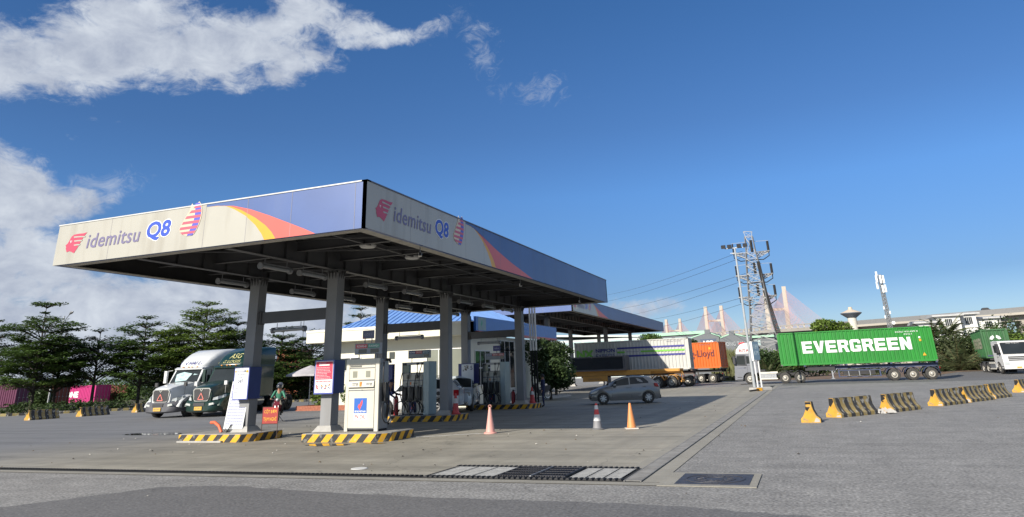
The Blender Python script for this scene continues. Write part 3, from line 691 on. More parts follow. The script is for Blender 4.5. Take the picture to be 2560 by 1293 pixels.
def pump(loc, label, kind):
    t = thing('fuel_pump', label, 'fuel pump', loc, 0, 'fuel pumps')
    W, D, H = (1.22, .58, 2.13) if kind == 1 else (1.35, .7, 2.15)
    f = -D / 2
    if kind == 1:
        MB().box(-W / 2 + .02, W / 2 - .005, f + .03, D / 2, .06, H - .02).build('cabinet', m_pside, t, bevel=.01)
        b = MB().box(-W / 2, -W / 2 + .12, f, f + .06, 0, H).box(W / 2 - .14, W / 2, f, f + .06, 0, H).box(-W / 2 + .12, W / 2 - .14, f + .002, f + .06, H - .17, H)
        b.build('front_frame', m_pump, t, bevel=.008)
        MB().box(-W / 2 + .02, W / 2 - .02, f + .06, D / 2 - .02, 0, .06).build('foot', m_black, t)
        MB().box(-.49, .45, f + .008, f + .03, .1, 1.17).build('lower_door', m_pump, t, bevel=.006)
        MB().box(-.49, .45, f + .006, f + .03, 1.2, 1.24).build('ledge', m_pump, t)
        MB().lathe([(0, -.01), (.012, -.01), (.012, .0)], (0, f + .008, 1.2), 'y', 8).build('lock', m_black, t)
        k = MB().prism([(f - .05, 1.28), (f + .03, 1.27), (f + .03, 1.46), (f - .02, 1.46)], 'x', -.49, .45).build('keypad_panel', m_pump, t, bevel=.01)
        b = MB(); y_ = f - .042
        for x in (-.34, .17):
            for i in range(2): b.box(x, x + .12, y_ - .004, y_ + .01, 1.34 + i * .045, 1.362 + i * .045)
        for x in (-.2, .31):
            for i in range(4):
                for j in range(3): b.box(x + j * .028, x + j * .028 + .018, y_ - .004, y_ + .01, 1.31 + i * .026, 1.31 + i * .026 + .016)
        b.build('buttons', m_pside, k); MB().box(-.07, .01, y_ - .006, y_ + .01, 1.3, 1.44).build('orange_button', m_orange, k)
        d = MB().box(-.49, .45, f + .01, f + .03, 1.5, 1.83).build('display_panel', m_pump, t, bevel=.006)
        for x in (-.36, .12): MB().box(x, x + .16, f + .004, f + .012, 1.57, 1.76).build('display', m_lcd, d)
        MB().box(-.49, .45, f + .012, f + .03, 1.86, H - .19).build('upper_panel', m_pump, t)
        MB().box(-.47, -.04, f + .006, f + .014, 1.88, H - .2).build('upper_window', M('hazy window', (.13, .13, .12), .15), t)
        y_ = f + .006
        s_ = MB().box(-.27, .19, y_ - .002, y_ + .004, .52, .96).build('oil_sticker', m_pvb, t)
        fl = [(-.09, .66), (-.13, .7), (-.12, .75), (-.08, .8), (-.055, .73), (-.05, .8), (-.02, .86), (.03, .92), (.04, .84), (.02, .76), (-.02, .7), (-.06, .6)]
        MB().face_uv([(a, c) for a, c in fl], (0, y_ - .002, 0), FU, FV, .002).build('flame', m_pvr, s_)
        MB().text('PETROVIETNAM', Vector((-.04, y_ - .002, .545)), FU, FV, .4, .055, bold=.03, center=True, lift=.002).build('lettering', m_white, s_)
        p = MB().box(-.27, .19, y_ - .002, y_ + .004, .33, .515).build('name_plate', m_white, t)
        MB().text('PV OIL', Vector((-.04, y_ - .002, .365)), FU, FV, .38, .11, bold=.02, center=True, lift=.002).build('lettering', m_pvr, p)
        nozzle(t, Vector((W / 2 - .005, .02, .85)), Vector((1, 0, 0)), 0)
        MB().box(W / 2 - .006, W / 2 + .002, -.2, -.12, 1.28, 1.5).build('side_label', m_lcd, t)
        MB().tube([(W / 2 + .02, .1, H - .05), (W / 2 + .1, .16, H - .05), (W / 2 + .13, .17, H - .15)], .045, 8).build('hose_boom', m_hose, t)
        MB().tube([(-W / 2 - .02, .1, .9), (-W / 2 - .12, .1, .6), (-W / 2 - .14, .1, .2), (-W / 2 - .03, .1, .05)], .02, 6).build('hose', m_hose, t, smooth=60)
        price_sign(t, .98, H + .14, [('RON95-III', m_signr), ('E5-RON92-II', m_signg)])
        q = MB().box(-.23, .2, -.02, .02, H + .62, H + .88).build('number_sign', M('number sign grey blue', (.1, .11, .17), .5), t, bevel=.01)
        MB().text('CỘT 1', Vector((-.015, -.02, H + .7)), FU, FV, .28, .1, center=True, lift=.003).build('lettering', M('faded white', (.35, .35, .38), .6), q)
        MB().tube([(-.14, 0, H + .48), (-.14, 0, H + .62)], .015, 6).tube([(.12, 0, H + .48), (.12, 0, H + .62)], .015, 6).build('number_post', m_lamp, t)
        MB().face_uv([(-.22, H + .65), (-.17, H + .66), (-.13, H + .61), (-.17, H + .635)], (0, -.02, 0), FU, FV, .003).build('arrow', m_pvr, q)
    else:
        MB().box(W / 2 - .28, W / 2, f - .02, D / 2, 0, H + .02).build('side_column', M('pump column blue green', (.3, .36, .37), .4, .2, var=.08), t, bevel=.008)
        MB().box(-W / 2, W / 2 - .285, f + .03, D / 2 - .02, .03, 1.72).build('cabinet', m_pside, t, bevel=.008)
        MB().box(-W / 2, -W / 2 + .05, f, D / 2, 1.72, H - .1).box(-W / 2, W / 2 - .285, f, D / 2, H - .1, H).build('top_frame', m_pside, t)
        MB().box(-W / 2 + .05, -W / 2 + .33, f + .01, f + .04, 1.72, H - .1).build('side_screen', M('screen green grey', (.12, .17, .15), .2), t)
        d = MB().box(-W / 2 + .04, W / 2 - .32, f + .008, f + .03, 1.42, 1.68).build('display_panel', m_pump, t)
        for x in (-.44, -.02): MB().box(x, x + .15, f, f + .01, 1.47, 1.64).build('display', m_pdark, d)
        k = MB().prism([(f - .03, 1.19), (f + .03, 1.18), (f + .03, 1.36), (f - .005, 1.37)], 'x', -W / 2 + .04, W / 2 - .32).build('keypad_panel', m_pump, t)
        b = MB()
        for x in (-.46, -.08, .02):
            b.box(x, x + .1, f - .03, f, 1.24, 1.26).box(x, x + .1, f - .03, f, 1.28, 1.3)
        b.build('buttons', m_pdark, k); MB().box(-.25, -.19, f - .032, f, 1.22, 1.33).build('orange_button', m_orange, k)
        MB().box(-W / 2 + .02, W / 2 - .3, f + .01, f + .03, .08, 1.14).build('lower_door', m_pump, t)
        s_ = MB().box(-.3, .05, f - .002, f + .008, .1, .52).build('oil_sticker', M('sticker navy', (.02, .03, .16), .4), t)
        MB().face_uv([(-.17, .22), (-.2, .3), (-.15, .36), (-.14, .3), (-.1, .42), (-.06, .46), (-.07, .34), (-.11, .26)], (0, f - .002, 0), FU, FV, .002).build('flame', m_pvr, s_)
        MB().text('PV OIL', Vector((-.125, f - .002, .13)), FU, FV, .24, .05, center=True, lift=.002).build('lettering', m_white, s_)
        for x in (-.5, -.14, .22): nozzle(t, Vector((x, f, .58)), Vector((0, -1, 0)), 0)
        b = MB()
        for x in (.1, .34): b.tube([(x, f - .02, H - .08), (x + (.02 if x < .2 else -.1), f - .06, 1.75), (.24, f - .1, 1.45), (.22, f - .08, 1.1)], .018, 6)
        b.build('hose', m_hose, t, smooth=60)
        MB().box(.08, .14, f - .06, f + .01, H - .12, H - .02).box(.31, .37, f - .06, f + .01, H - .12, H - .02).box(-W / 2 + .06, -W / 2 + .2, f - .05, f + .01, H - .12, H - .03).build('hose_boom', m_hose, t)
        if kind == 2: price_sign(t, 1.1, H + .17, [('RON95', m_signb), ('E5RON92', m_signr), ('DO', M('sign teal', (.02, .12, .2), .5))], rows=False)
        else:
            price_sign(t, 1.15, H + .17, [('RON95', m_signb), ('E5RON92', m_signr), ('DIESEL', m_signr)], rows=False)
            q = MB().box(-.14, .28, -.02, .02, H + .62, H + .9).build('number_sign', M('number sign violet', (.05, .05, .2), .5), t)
            MB().text('CỘT 4', Vector((.07, -.02, H + .71)), FU, FV, .26, .09, center=True, lift=.003).build('lettering', m_white, q)
            MB().tube([(.07, 0, H + .5), (.07, 0, H + .62)], .02, 6).build('number_post', m_lamp, t)
    return t
pump((-13.07, 20.24, .25), 'cream fuel pump with PV OIL sticker standing in the sun', 1)
pump((-15.95, 28.85, .25), 'shaded three nozzle fuel pump in front of the silver SUV', 2)
pump((-16.1, 37.9, .25), 'shaded three nozzle fuel pump in front of the kiosk corner', 3)
# ------------------------------------------------------------------ boards on the columns
m_frame = M('board frame blue', (.05, .07, .3), .4, var=.08)
m_side = M('board side navy', (.012, .022, .15), .4, var=.1)
m_paper = M('board white', (.6, .62, .64), .5, var=.03)
m_ink = M('board ink', (.08, .09, .16), .6)
def lines(O, rows, m_, w, name, par, h=.018, gap=.045, seed=1, broken=True):
    random.seed(seed); b = MB(); z = 0
    for i in range(rows):
        x = 0; W_ = w * random.uniform(.6, 1)
        while x < W_:
            l = random.uniform(.02, .07); b.face_uv([(x, -z), (min(x + l, W_), -z), (min(x + l, W_), -z + h), (x, -z + h)], O, FU, FV, .003); x += l + .012
        z += gap
    return b.build(name, m_, par)
t = thing('notice_board', 'white opening hours board reading 24/7, on the left column', 'sign', (-17.81, 19.98, 0))
MB().box(-.31, .31, -.1, .5, 1.27, 2.29).build('case', m_side, t, bevel=.01)
MB().box(-.32, .32, -.12, -.101, 1.26, 2.3).build('frame', m_frame, t)
p = MB().box(-.29, .29, -.126, -.121, 1.29, 2.27).build('panel', m_paper, t)
MB().text('idemitsu', Vector((-.2, -.126, 2.13)), FU, FV, .24, .05, lift=.003).build('lettering', m_ltr, p)
MB().text('Q8', Vector((.06, -.126, 2.12)), FU, FV, .12, .07, bold=.04, lift=.003).build('lettering', m_ink, p)
MB().lathe([(0, -.13), (.045, -.13)], (.23, 0, 2.15), 'y', 14).build('emblem', m_yel, p); MB().lathe([(0, -.13), (.03, -.13)], (-.25, 0, 2.15), 'y', 14).build('emblem', m_yel, p)
MB().text('24/7', Vector((-.02, -.126, 1.78)), FU, FV, .23, .12, bold=.01, shear=.1, center=True, lift=.003).build('lettering', m_ink, p)
for i, (x_, z_, w_) in enumerate(((-.18, 2.05, .4), (-.13, 1.95, .28), (-.1, 1.68, .22), (-.25, 1.6, .2), (-.25, 1.49, .2), (-.25, 1.37, .26))): lines(Vector((x_, -.126, z_)), 1, m_ink, w_, 'text_line', p, .017, seed=i + 2)
t = thing('text_board', 'tall white board of small printed text leaning behind the left column', 'board', (-17.98, 20.25, .25))
b = MB().bar((-.5, -.28, .12), (-.5, -.02, 1.6), .001)
P = MB(); P.add([(-.52, -.26, .1), (.28, -.26, .1), (.28, -.02, 1.6), (-.52, -.02, 1.6), (-.52, -.235, .1), (.28, -.235, .1), (.28, .005, 1.6), (-.52, .005, 1.6)], [(0, 1, 2, 3), (7, 6, 5, 4), (0, 4, 5, 1), (1, 5, 6, 2), (2, 6, 7, 3), (3, 7, 4, 0)])
pp = P.build('panel', m_paper, t)
Ub, Vb = Vector((1, 0, 0)), Vector((0, .24, 1.5)).normalized()
random.seed(8); b = MB(); z = 1.36
b2 = MB()
for i in range(27):
    if i in (3, 9, 17): z -= .045; continue
    x = .04 if i not in (3,) else .1; W_ = .76 if random.random() < .8 else .3; W_ = .3 if i < 3 else W_
    tgt = b2 if i < 3 else b
    while x < W_:
        l = random.uniform(.03, .09); x1 = min(x + l, W_); tgt.add([Vector((-.52, -.26, .1)) + Ub * u_ + Vb * v_ + Vector((0, -.004, 0)) for u_, v_ in ((x, z), (x1, z), (x1, z + .022), (x, z + .022))], [(0, 1, 2, 3)]); x += l + .012
    z -= .048
b.build('text_line', M('text violet ink', (.12, .13, .3), .6), pp); b2.build('heading', m_signr, pp)
b = MB()
for i in range(9):
    a = i * .7; b.bar((-.45 + .03 * i, -.3 + .1 * math.sin(a), 0), (-.38 + .03 * i, -.2, .3), .012)
b.build('wire_foot', m_black, t)
t = thing('fire_board', 'red and white fire instruction board on the right column', 'sign', (-14.46, 19.98, 0))
MB().box(-.36, .36, -.1, .5, 1.37, 2.38).build('case', m_side, t, bevel=.01)
MB().box(-.37, .37, -.12, -.101, 1.36, 2.39).build('frame', m_frame, t)
p = MB().box(-.335, .335, -.126, -.121, 1.4, 2.36).build('panel', m_paper, t)
r = MB().box(-.32, .32, -.13, -.1265, 1.8, 2.34).build('red_panel', M('board red', (.55, .03, .07), .5), t)
lines(Vector((-.29, -.13, 2.15)), 8, M('board pink ink', (.75, .4, .42), .6), .58, 'text_line', r, .016, .046, seed=5)
MB().box(-.2, .2, -.134, -.1305, 2.22, 2.26).build('heading_bar', m_white, r)
lines(Vector((-.2, -.13, 2.29)), 1, m_white, .4, 'text_line', r, .014)
MB().text('TIÊU LỆNH CHỮA CHÁY', Vector((-.01, -.126, 1.71)), FU, FV, .58, .06, bold=.03, center=True, lift=.003).build('lettering', m_signr, p)
random.seed(3); b = MB()
cc = [m_signr, m_yel, m_ink, m_side]
for i in range(4):
    for k in range(5):
        x = -.3 + i * .15 + random.uniform(0, .09); z = 1.5 + random.uniform(0, .12); b.face_uv([(x, z), (x + .04, z + .01), (x + .05, z + .05), (x + .01, z + .04)], (0, -.126, 0), FU, FV, .003 + k * .0003, m=(i + k) % 4 if i else 0)
b.build('picture', cc, p); lines(Vector((-.3, -.126, 1.45)), 2, m_ink, .58, 'text_line', p, .01, .03)
t = thing('column_board', 'shaded board with a picture and the number 5, beside the far left column', 'sign', (-17.35, 36.9, 0))
MB().box(-.55, .4, -.1, .6, 1.35, 2.4).build('case', m_side, t); p = MB().box(-.35, .38, -.11, -.101, 1.38, 2.36).build('panel', m_paper, t)
MB().text('5', Vector((.25, -.11, 2.05)), FU, FV, None, .22, bold=.02, center=True, lift=.003).build('lettering', m_ink, p)
random.seed(2); b = MB()
for k in range(14): x, z = -.3 + random.random() * .3, 2.0 + random.random() * .25; b.face_uv([(x, z), (x + .1, z - .02), (x + .08, z + .06), (x + .02, z + .07)], (0, -.11, 0), FU, FV, .002 + k * .0003, m=k % 3)
b.build('picture', [M('picture brown', (.2, .12, .1)), m_pside, m_pdark], p)
t = thing('pump_back_board', 'dark blue board edge just behind the cream fuel pump', 'sign', (at(972, 950, 28.1).x, 28.15, 0))
MB().box(-.2, .2, -.1, .1, 1.1, 2.35).build('case', m_side, t); MB().box(-.25, -.2, -.12, .12, 1.1, 2.35).build('red_edge', m_signr, t); MB().tube([(0, 0, 0), (0, 0, 1.1)], .04, 8).build('post', m_lamp, t)
# red closed-pump stand
t = thing('stand_sign', 'red stand sign with yellow lettering between the two front islands', 'sign', (-16.8, 20.25, 0), R(8))
m_sred = M('faded red board', (.3, .025, .02), .5, var=.15); m_rust = M('rusty iron', (.07, .04, .03), .7)
MB().tube([(-.29, 0, .0), (-.29, 0, 1.0), (.29, 0, 1.0), (.29, 0, 0)], .012, 6).tube([(-.29, 0, .48), (.29, 0, .48)], .01, 6).build('frame', m_rust, t)
p = MB().box(-.28, .28, -.01, .01, .49, .99).build('panel', m_sred, t)
my_ = M('sign yellow', (.6, .28, .02), .5)
MB().text('CỘT BƠM', Vector((0, -.01, .78)), FU, FV, .46, .16, bold=.03, center=True, lift=.003).text('TẠM NGHỈ', Vector((0, -.01, .54)), FU, FV, .48, .18, bold=.03, center=True, lift=.003).build('lettering', my_, p)
# hose pipe, extinguishers, bins
t = tag(MB().tube([(-19.15, 20.1, .55), (-18.95, 20.05, .56), (-18.7, 20.0, .45), (-18.52, 19.95, .25)], .05, 10).build('conduit', M('orange conduit', (.62, .12, .05), .45), smooth=60), 'bent orange conduit sticking up from the left island', 'pipe')
m_ext = M('extinguisher red', (.35, .015, .015), .35)
def extinguisher(loc, label, r=.09, h=.55):
    t = thing('fire_extinguisher', label, 'extinguisher', loc, 0, 'fire extinguishers by the pumps')
    MB().lathe([(0, 0), (r, 0), (r, h * .8), (r * .75, h * .92), (r * .3, h), (0, h)], n=14).build('cylinder', m_ext, t, smooth=50)
    MB().box(-.03, .03, -.03, .03, h, h + .06).tube([(0, 0, h + .04), (.13, 0, h)], .012, 6).build('valve', m_black, t)
    MB().tube([(0, 0, h + .03), (-r - .05, 0, h * .8), (-r - .04, 0, h * .3)], .014, 6).build('hose', m_hose, t)
    return t
extinguisher((-16.95, 28.6, .25), 'red extinguisher left of the middle fuel pump', .1, .8); extinguisher((-15.05, 37.75, .25), 'red extinguisher nearest the far fuel pump', .11, .65)
extinguisher((-14.8, 37.85, .25), 'red extinguisher nearest the last right column', .1, .55)
t = thing('waste_bin', 'dark waste bin at the left end of the far island', 'bin', (-17.35, 37.6, .25)); MB().lathe([(0, 0), (.2, 0), (.24, .6), (.22, .6), (.2, .05)], n=16).build('bin', M('bin brown', (.05, .04, .035), .7), t, smooth=40); MB().lathe([(0, .55), (.215, .55), (.12, .7), (0, .74)], n=16).build('rubbish', m_black, t, smooth=40)
# ------------------------------------------------------------------ traffic cones
def cone(loc, label, bands, base_m, h=.7, ring=False, square=False):
    t = thing('traffic_cone', label, 'cone', loc, random.uniform(0, 1), 'traffic cones')
    rb, rt = h * .19, h * .045
    if square: MB().box(-h * .27, h * .27, -h * .27, h * .27, 0, .035).build('base', base_m, t, bevel=.01)
    else: MB().lathe([(0, 0), (h * .27, 0), (h * .27, .03), (h * .24, .045), (rb, .05)], n=12).build('base', base_m, t, smooth=40)
    for i, (z0, z1, m_) in enumerate(bands):
        r0 = rb + (rt - rb) * z0; r1 = rb + (rt - rb) * z1; e = .001 * (i % 2)
        MB().lathe([(r0 + e, .04 + z0 * (h - .04)), (r1 + e, .04 + z1 * (h - .04)), (max(.001, r1 - .01), .04 + z1 * (h - .04))], n=20).build('band', m_, t, smooth=50)
    if ring: MB().lathe([(rt + .0, 0), (rt + .014, -.008), (rt + .02, 0), (rt + .014, .008), (rt, 0)], (0, 0, h + .02), 'y', 16).build('ring', base_m, t, smooth=60)
    return t
m_cp = M('cone faded pink', (.6, .3, .26), .5, var=.1, dirt=.15); m_co = M('cone orange', (.62, .24, .08), .5, var=.12, dirt=.3, dirtcol=(.2, .1, .05))
m_cr = M('cone red', (.5, .05, .05), .5, var=.1); m_cw = M('cone white', (.55, .55, .55), .5, var=.05); m_cb = M('cone dark base', (.12, .12, .12), .7, var=.2); m_cwb = M('cone base cream', (.5, .46, .4), .7)
cone((-9.66, 22.15, .004), 'faded pink cone with a ring on top, nearest the camera', [(0, 1, m_cp)], m_cp, .78, ring=True)
cone((-6.47, 23.4, .004), 'red and white banded cone with a grey base, out on the forecourt', [(0, .3, M('cone grey', (.2, .2, .21), .6)), (.3, .55, m_cw), (.55, .76, m_cr), (.76, .92, m_cw), (.92, 1, m_cr)], m_cb, .78)
cone((-5.42, 23.62, .004), 'plain orange cone on a cream base, right of the banded cone', [(0, 1, m_co)], m_cwb, .76, square=True)
cone((-14.05, 28.6, .25), 'red cone with one white band on the end of the middle island', [(0, .5, m_cr), (.5, .75, m_cw), (.75, 1, m_cr)], m_cr, .82)
cone((-14.05, 38.0, .25), 'red cone with one white band on the end of the far island', [(0, .5, m_cr), (.5, .72, m_cw), (.72, 1, m_cr)], m_cr, .82)
# ------------------------------------------------------------------ concrete barriers
m_barr = hazard('barrier stripes', axis=0, width=.46, slant=0.0, yel=(.27, .2, .075), wear=.95)
m_bend = M('barrier end paint', (.5, .27, .03), .8, var=.25, scale=4, dirt=.95, dirtcol=(.17, .155, .13))
PROF = [(-.29, 0), (.29, 0), (.29, .11), (.19, .21), (.12, .35), (.09, .48), (.085, .61), (-.085, .61), (-.09, .48), (-.12, .35), (-.19, .21), (-.29, .11)]
def barrier(L_, sc=1.0):
    t = thing('concrete_barrier', 'x', 'barrier', (0, 0, 0), 0)
    random.seed(int(L_ * 100)); rings = []; n = max(3, int(L_ / .12))
    for i in range(n + 1):
        x = L_ * i / n; rings.append([(x + jit(.004), y * sc + jit(.006), max(0, z * sc + (jit(.008) if z else 0))) for y, z in PROF])
    MB().loft(rings, cap=False).build('stripes', m_barr, t, smooth=35)
    for k, nm in ((0, 'end_face'), (n, 'end_face')):
        MB().poly([(p[0] + (-.001 if k == 0 else .001), p[1], p[2]) for p in rings[k]]).build(nm, m_bend, t)
        e_ = -.003 if k == 0 else .003; X_ = L_ * k / n + e_; s_ = -1 if k == 0 else 1
        MB().poly([(X_, s_ * -.09, .6), (X_, s_ * .07, .6), (X_, s_ * .08, .5), (X_, s_ * .03, .44), (X_, s_ * -.05, .33), (X_, s_ * -.11, .38)]).build('worn_patch', m_black, t)
        MB().poly([(X_, s_ * .1, .02), (X_, s_ * .27, .02), (X_, s_ * .26, .1), (X_, s_ * .17, .15)]).build('chipped_corner', m_plinth, t)
    return t
bars = {L_: barrier(L_) for L_ in (.3, 2.2, 2.4, 2.0)}
def place_bar(L_, p, ang, label, group, first=True):
    o = bars[L_]
    if o.get('used'): o = copy_tree(o)
    o['used'] = 1; o['label'] = label; o['group'] = group; o.location = p; o.rotation_euler = (0, 0, ang)
    return o
g_ = 'black and yellow concrete barriers in a line on the right'
place_bar(.3, (-.12, 25.6, 0), R(80), 'short broken barrier stub standing end on, nearest of the right line', g_)
Bp = [(2.2, (.62, 27.85, 0), 54, 'long barrier just behind the short stub, top corner painted black'), (2.0, (2.45, 30.3, 0), 57, 'barrier with its broken foot beside rubble, just before the gap'),
      (2.2, (4.55, 33.9, 0), 57, 'grey worn barrier just after the gap, first of three touching'), (2.4, (5.95, 36.3, 0), 58, 'middle one of the three touching barriers'),
      (2.0, (7.4, 39.0, 0), 60, 'last one of the three touching barriers'), (2.2, (9.95, 45.1, 0), 60, 'barrier behind the three touching ones, its yellow end bright'), (2.4, (11.1, 47.3, 0), 60, 'farthest barrier, cut by the right edge of the photo')]
for L_, p, a, lb in Bp: place_bar(L_, p, R(a), lb, g_)
g_ = 'black and yellow concrete barriers on the left by the trees'
place_bar(2.0, (-47.6, 33.8, 0), R(88), 'leftmost barrier in front of the tall tiered tree', g_); place_bar(2.2, (-47.5, 37.4, 0), R(89), 'barrier in front of the pink container', g_); place_bar(2.0, (-47.9, 42.3, 0), R(89), 'barrier half hidden by the white truck', g_)
for o in col.objects:
    if 'used' in o: del o['used']
random.seed(5); b = MB()
for k in range(60):
    a = random.random() * 6.28; r = random.random() ** .5; x, y = 2.35 + r * .35 * math.cos(a), 29.75 + r * .5 * math.sin(a); s_ = random.uniform(.02, .07); z = max(0, .14 - r * .12)
    b.add([(x - s_, y - s_, z), (x + s_, y - s_ * .6, z), (x + s_ * .5, y + s_, z), (x, y, z + s_ * 1.6)], [(0, 1, 2), (0, 1, 3), (1, 2, 3), (2, 0, 3)])
tag(b.build('rubble', m_plinth), 'small heap of broken concrete between two right barriers', 'rubble', kind='stuff')
# ------------------------------------------------------------------ kiosk building
m_wall = M('kiosk white wall', (.62, .6, .5), .7, var=.04, scale=.7, dirt=.12, dirtcol=(.4, .38, .3), streak=True)
m_eave = M('kiosk eave cream', (.6, .58, .47), .6, var=.03, scale=.8, dirt=.15, dirtcol=(.42, .4, .3), streak=True)
m_wb = M('wall shade side', (.5, .5, .49), .7, var=.06)
m_glass = M('window glass', (.02, .025, .028), .08, var=.2, scale=1, spec=.35)
m_tint = M('shop glass', (.16, .17, .14), .12, var=.25, scale=.5)
m_alu = M('window frame white', (.6, .6, .6), .45)
KX0, KX1, KY0 = -30.2, -19.0, 40.6
k = thing('kiosk_building', 'white kiosk with a blue corrugated roof and a blue sign band', 'building', (0, 0, 0))
MB().box(KX0 + 1.2, KX1, KY0, 54, 0, 4.15).build('wall', m_wall, k)
ev = MB().box(KX0, KX1 + .45, KY0 - 1.25, KY0 + .0, 4.1, 4.88).box(KX0, KX0 + 1.2, KY0, 54, 4.1, 4.88).box(KX1 - .1, KX1 + .45, KY0 - 1.2, KY0, 4.1, 4.9).build('eave', m_eave, k)
MB().box(KX0 - .03, KX1 + .48, KY0 - 1.29, KY0 - 1.252, 4.76, 4.9).build('eave_trim', M('eave trim', (.66, .64, .55), .6), ev)
# hip roof with corrugations
RZ0, RZ1 = 4.82, 7.6
A_ = (KX0 + 1.0, KY0 - .2); B_ = (KX1 + .3, KY0 - .2); C_ = (KX1 + .3, 55.0); D_ = (KX0 + 1.0, 55.0)
r1 = Vector((KX0 + 6.2, 47.2, RZ1)); r2 = Vector((KX1 - 5.6 + .3, 47.2, RZ1))
m_roof = M('roof corrugated blue', (.16, .3, .6), .4, .1, var=.12, scale=1.2, dirt=.25, dirtcol=(.1, .18, .38))
def roofplane(a, b_, t1, t2, pitch=.42, h=.06):
    """a-b eave line, t1-t2 upper line: ribs run up the slope at right angles to the eave"""
    a, b_, t1, t2 = map(Vector, (a, b_, t1, t2)); L_ = (b_ - a).length; d = (b_ - a) / L_
    n = d.cross(t1 - a).normalized(); n = n if n.z > 0 else -n
    up = n.cross(d).normalized(); up = up if up.z > 0 else -up
    H_ = (t1 - a).dot(up); s1 = (t1 - a).dot(d); s2 = (t2 - a).dot(d); M_ = MB(); x = 0; i = 0
    def top(x): return H_ * min(1, x / s1 if s1 > 1e-6 else 1, (L_ - x) / (L_ - s2) if L_ - s2 > 1e-6 else 1)
    pts = []
    while x <= L_:
        o_ = h if i % 2 else 0
        for xx in (x, min(L_, x + pitch * .42)): pts.append((a + d * xx + n * o_, a + d * xx + up * max(0, top(xx)) + n * o_))
        x += pitch * .5; i += 1
    for j in range(len(pts) - 1): M_.add([pts[j][0], pts[j + 1][0], pts[j + 1][1], pts[j][1]], [(0, 1, 2, 3)])
    return M_
P3 = lambda p: Vector((p[0], p[1], RZ0))
rf = roofplane(P3(A_), P3(B_), r1, r2).build('roof', m_roof, k)
roofplane(P3(D_), P3(A_), r1 + Vector((0, .001, 0)), r1 - Vector((0, .001, 0))).build('roof', m_roof, k); roofplane(P3(B_), P3(C_), r2 - Vector((0, .001, 0)), r2 + Vector((0, .001, 0))).build('roof', m_roof, k); roofplane(P3(C_), P3(D_), r2, r1).build('roof', m_roof, k)
MB().bar(P3(A_) + FV * .05, r1 + FV * .05, .22, .05).bar(r1 + FV * .05, r2 + FV * .05, .22, .05).bar(P3(B_) + FV * .05, r2 + FV * .05, .22, .05).build('ridge_cap', M('ridge cap blue', (.18, .33, .66), .4), rf)
def window(O, U, w, h, cols_, rows_, m_, name='window', fr=.05, par=k):
    n = U.cross(FV).normalized(); O = Vector(O)
    f = MB()
    def bx(b, a0, a1, c0, c1, d0, d1):
        b.add([O + U * a + FV * c + n * d for d in (d0, d1) for a, c in ((a0, c0), (a1, c0), (a1, c1), (a0, c1))], [(0, 1, 2, 3), (7, 6, 5, 4), (0, 4, 5, 1), (1, 5, 6, 2), (2, 6, 7, 3), (3, 7, 4, 0)])
    bx(f, 0, w, -fr, 0, 0, .05); bx(f, 0, w, h, h + fr, 0, .05); bx(f, -fr, 0, -fr, h + fr, 0, .05); bx(f, w, w + fr, -fr, h + fr, 0, .05)
    for i in range(1, cols_): bx(f, w * i / cols_ - fr / 2, w * i / cols_ + fr / 2, 0, h, 0, .045)
    for i in range(1, rows_): bx(f, 0, w, h * i / rows_ - fr / 2, h * i / rows_ + fr / 2, 0, .04)
    o = f.build(name, m_alu, par)
    g = MB(); bx(g, 0, w, 0, h, .004, .014); g.build('pane', m_, o); return o
window((-28.3, KY0, 2.35), FU, 1.5, .75, 2, 1, m_glass)
sx_ = at(1068, 900, KY0).x; window((sx_, KY0, .6), FU, KX1 - .45 - sx_, 2.75, 3, 1, m_tint, 'shop_window')
MB().box(-24.6, -24.25, KY0 - .06, KY0 - .003, 2.95, 3.35).build('vent', m_pdark, k)
window((KX1, 41.4, 1.2), SU, 2.3, 2.0, 3, 2, m_glass); window((KX1, 45.4, .9), SU, 2.6, 2.4, 3, 1, m_glass); window((KX1, 45.4, 3.35), SU, 2.6, .55, 3, 1, m_glass)
MB().box(KX1 + .002, KX1 + .05, 45.3, 48.1, 0, .85).build('door_panel', M('door white', (.45, .46, .46), .6), k)
sg = MB().box(KX1 + .46, KX1 + .62, KY0 - .3, 56.0, 4.35, 5.2).build('sign_band', M('sign band blue', (.03, .13, .42), .4, var=.1), k)
MB().box(KX1 + .44, KX1 + .64, KY0 + .05, 56.0, 4.18, 4.347).build('red_strip', M('sign strip red', (.42, .08, .08), .45), sg)
MB().box(KX1 + .621, KX1 + .63, KY0 + .0, KY0 + 1.2, 4.4, 5.15).build('logo_panel', M('logo panel grey', (.2, .28, .3), .5), sg)
MB().face_uv([(.5, .2), (.4, .35), (.5, .55), (.6, .65), (.66, .4)], (KX1 + .632, KY0, 4.4), SU, FV, .002).build('logo_flame', m_signg, sg)
MB().text('CỬA HÀNG', Vector((KX1 + .622, 47.5, 4.9)), SU, FV, 2.4, .2, lift=.004).text('XĂNG DẦU', Vector((KX1 + .622, 47.5, 4.58)), SU, FV, 2.2, .2, lift=.004).build('lettering', M('sign pale blue', (.3, .4, .6), .5), sg)
MB().tube([(KX1 + .3, KY0 - .42, 4.0), (KX1 + .3, KY0 - .42, 5.2)], .05, 8).build('downpipe', m_black, k)
MB().box(KX1, KX1 + 1.6, KY0, 56, .0, .12).build('step', m_plinth, k)
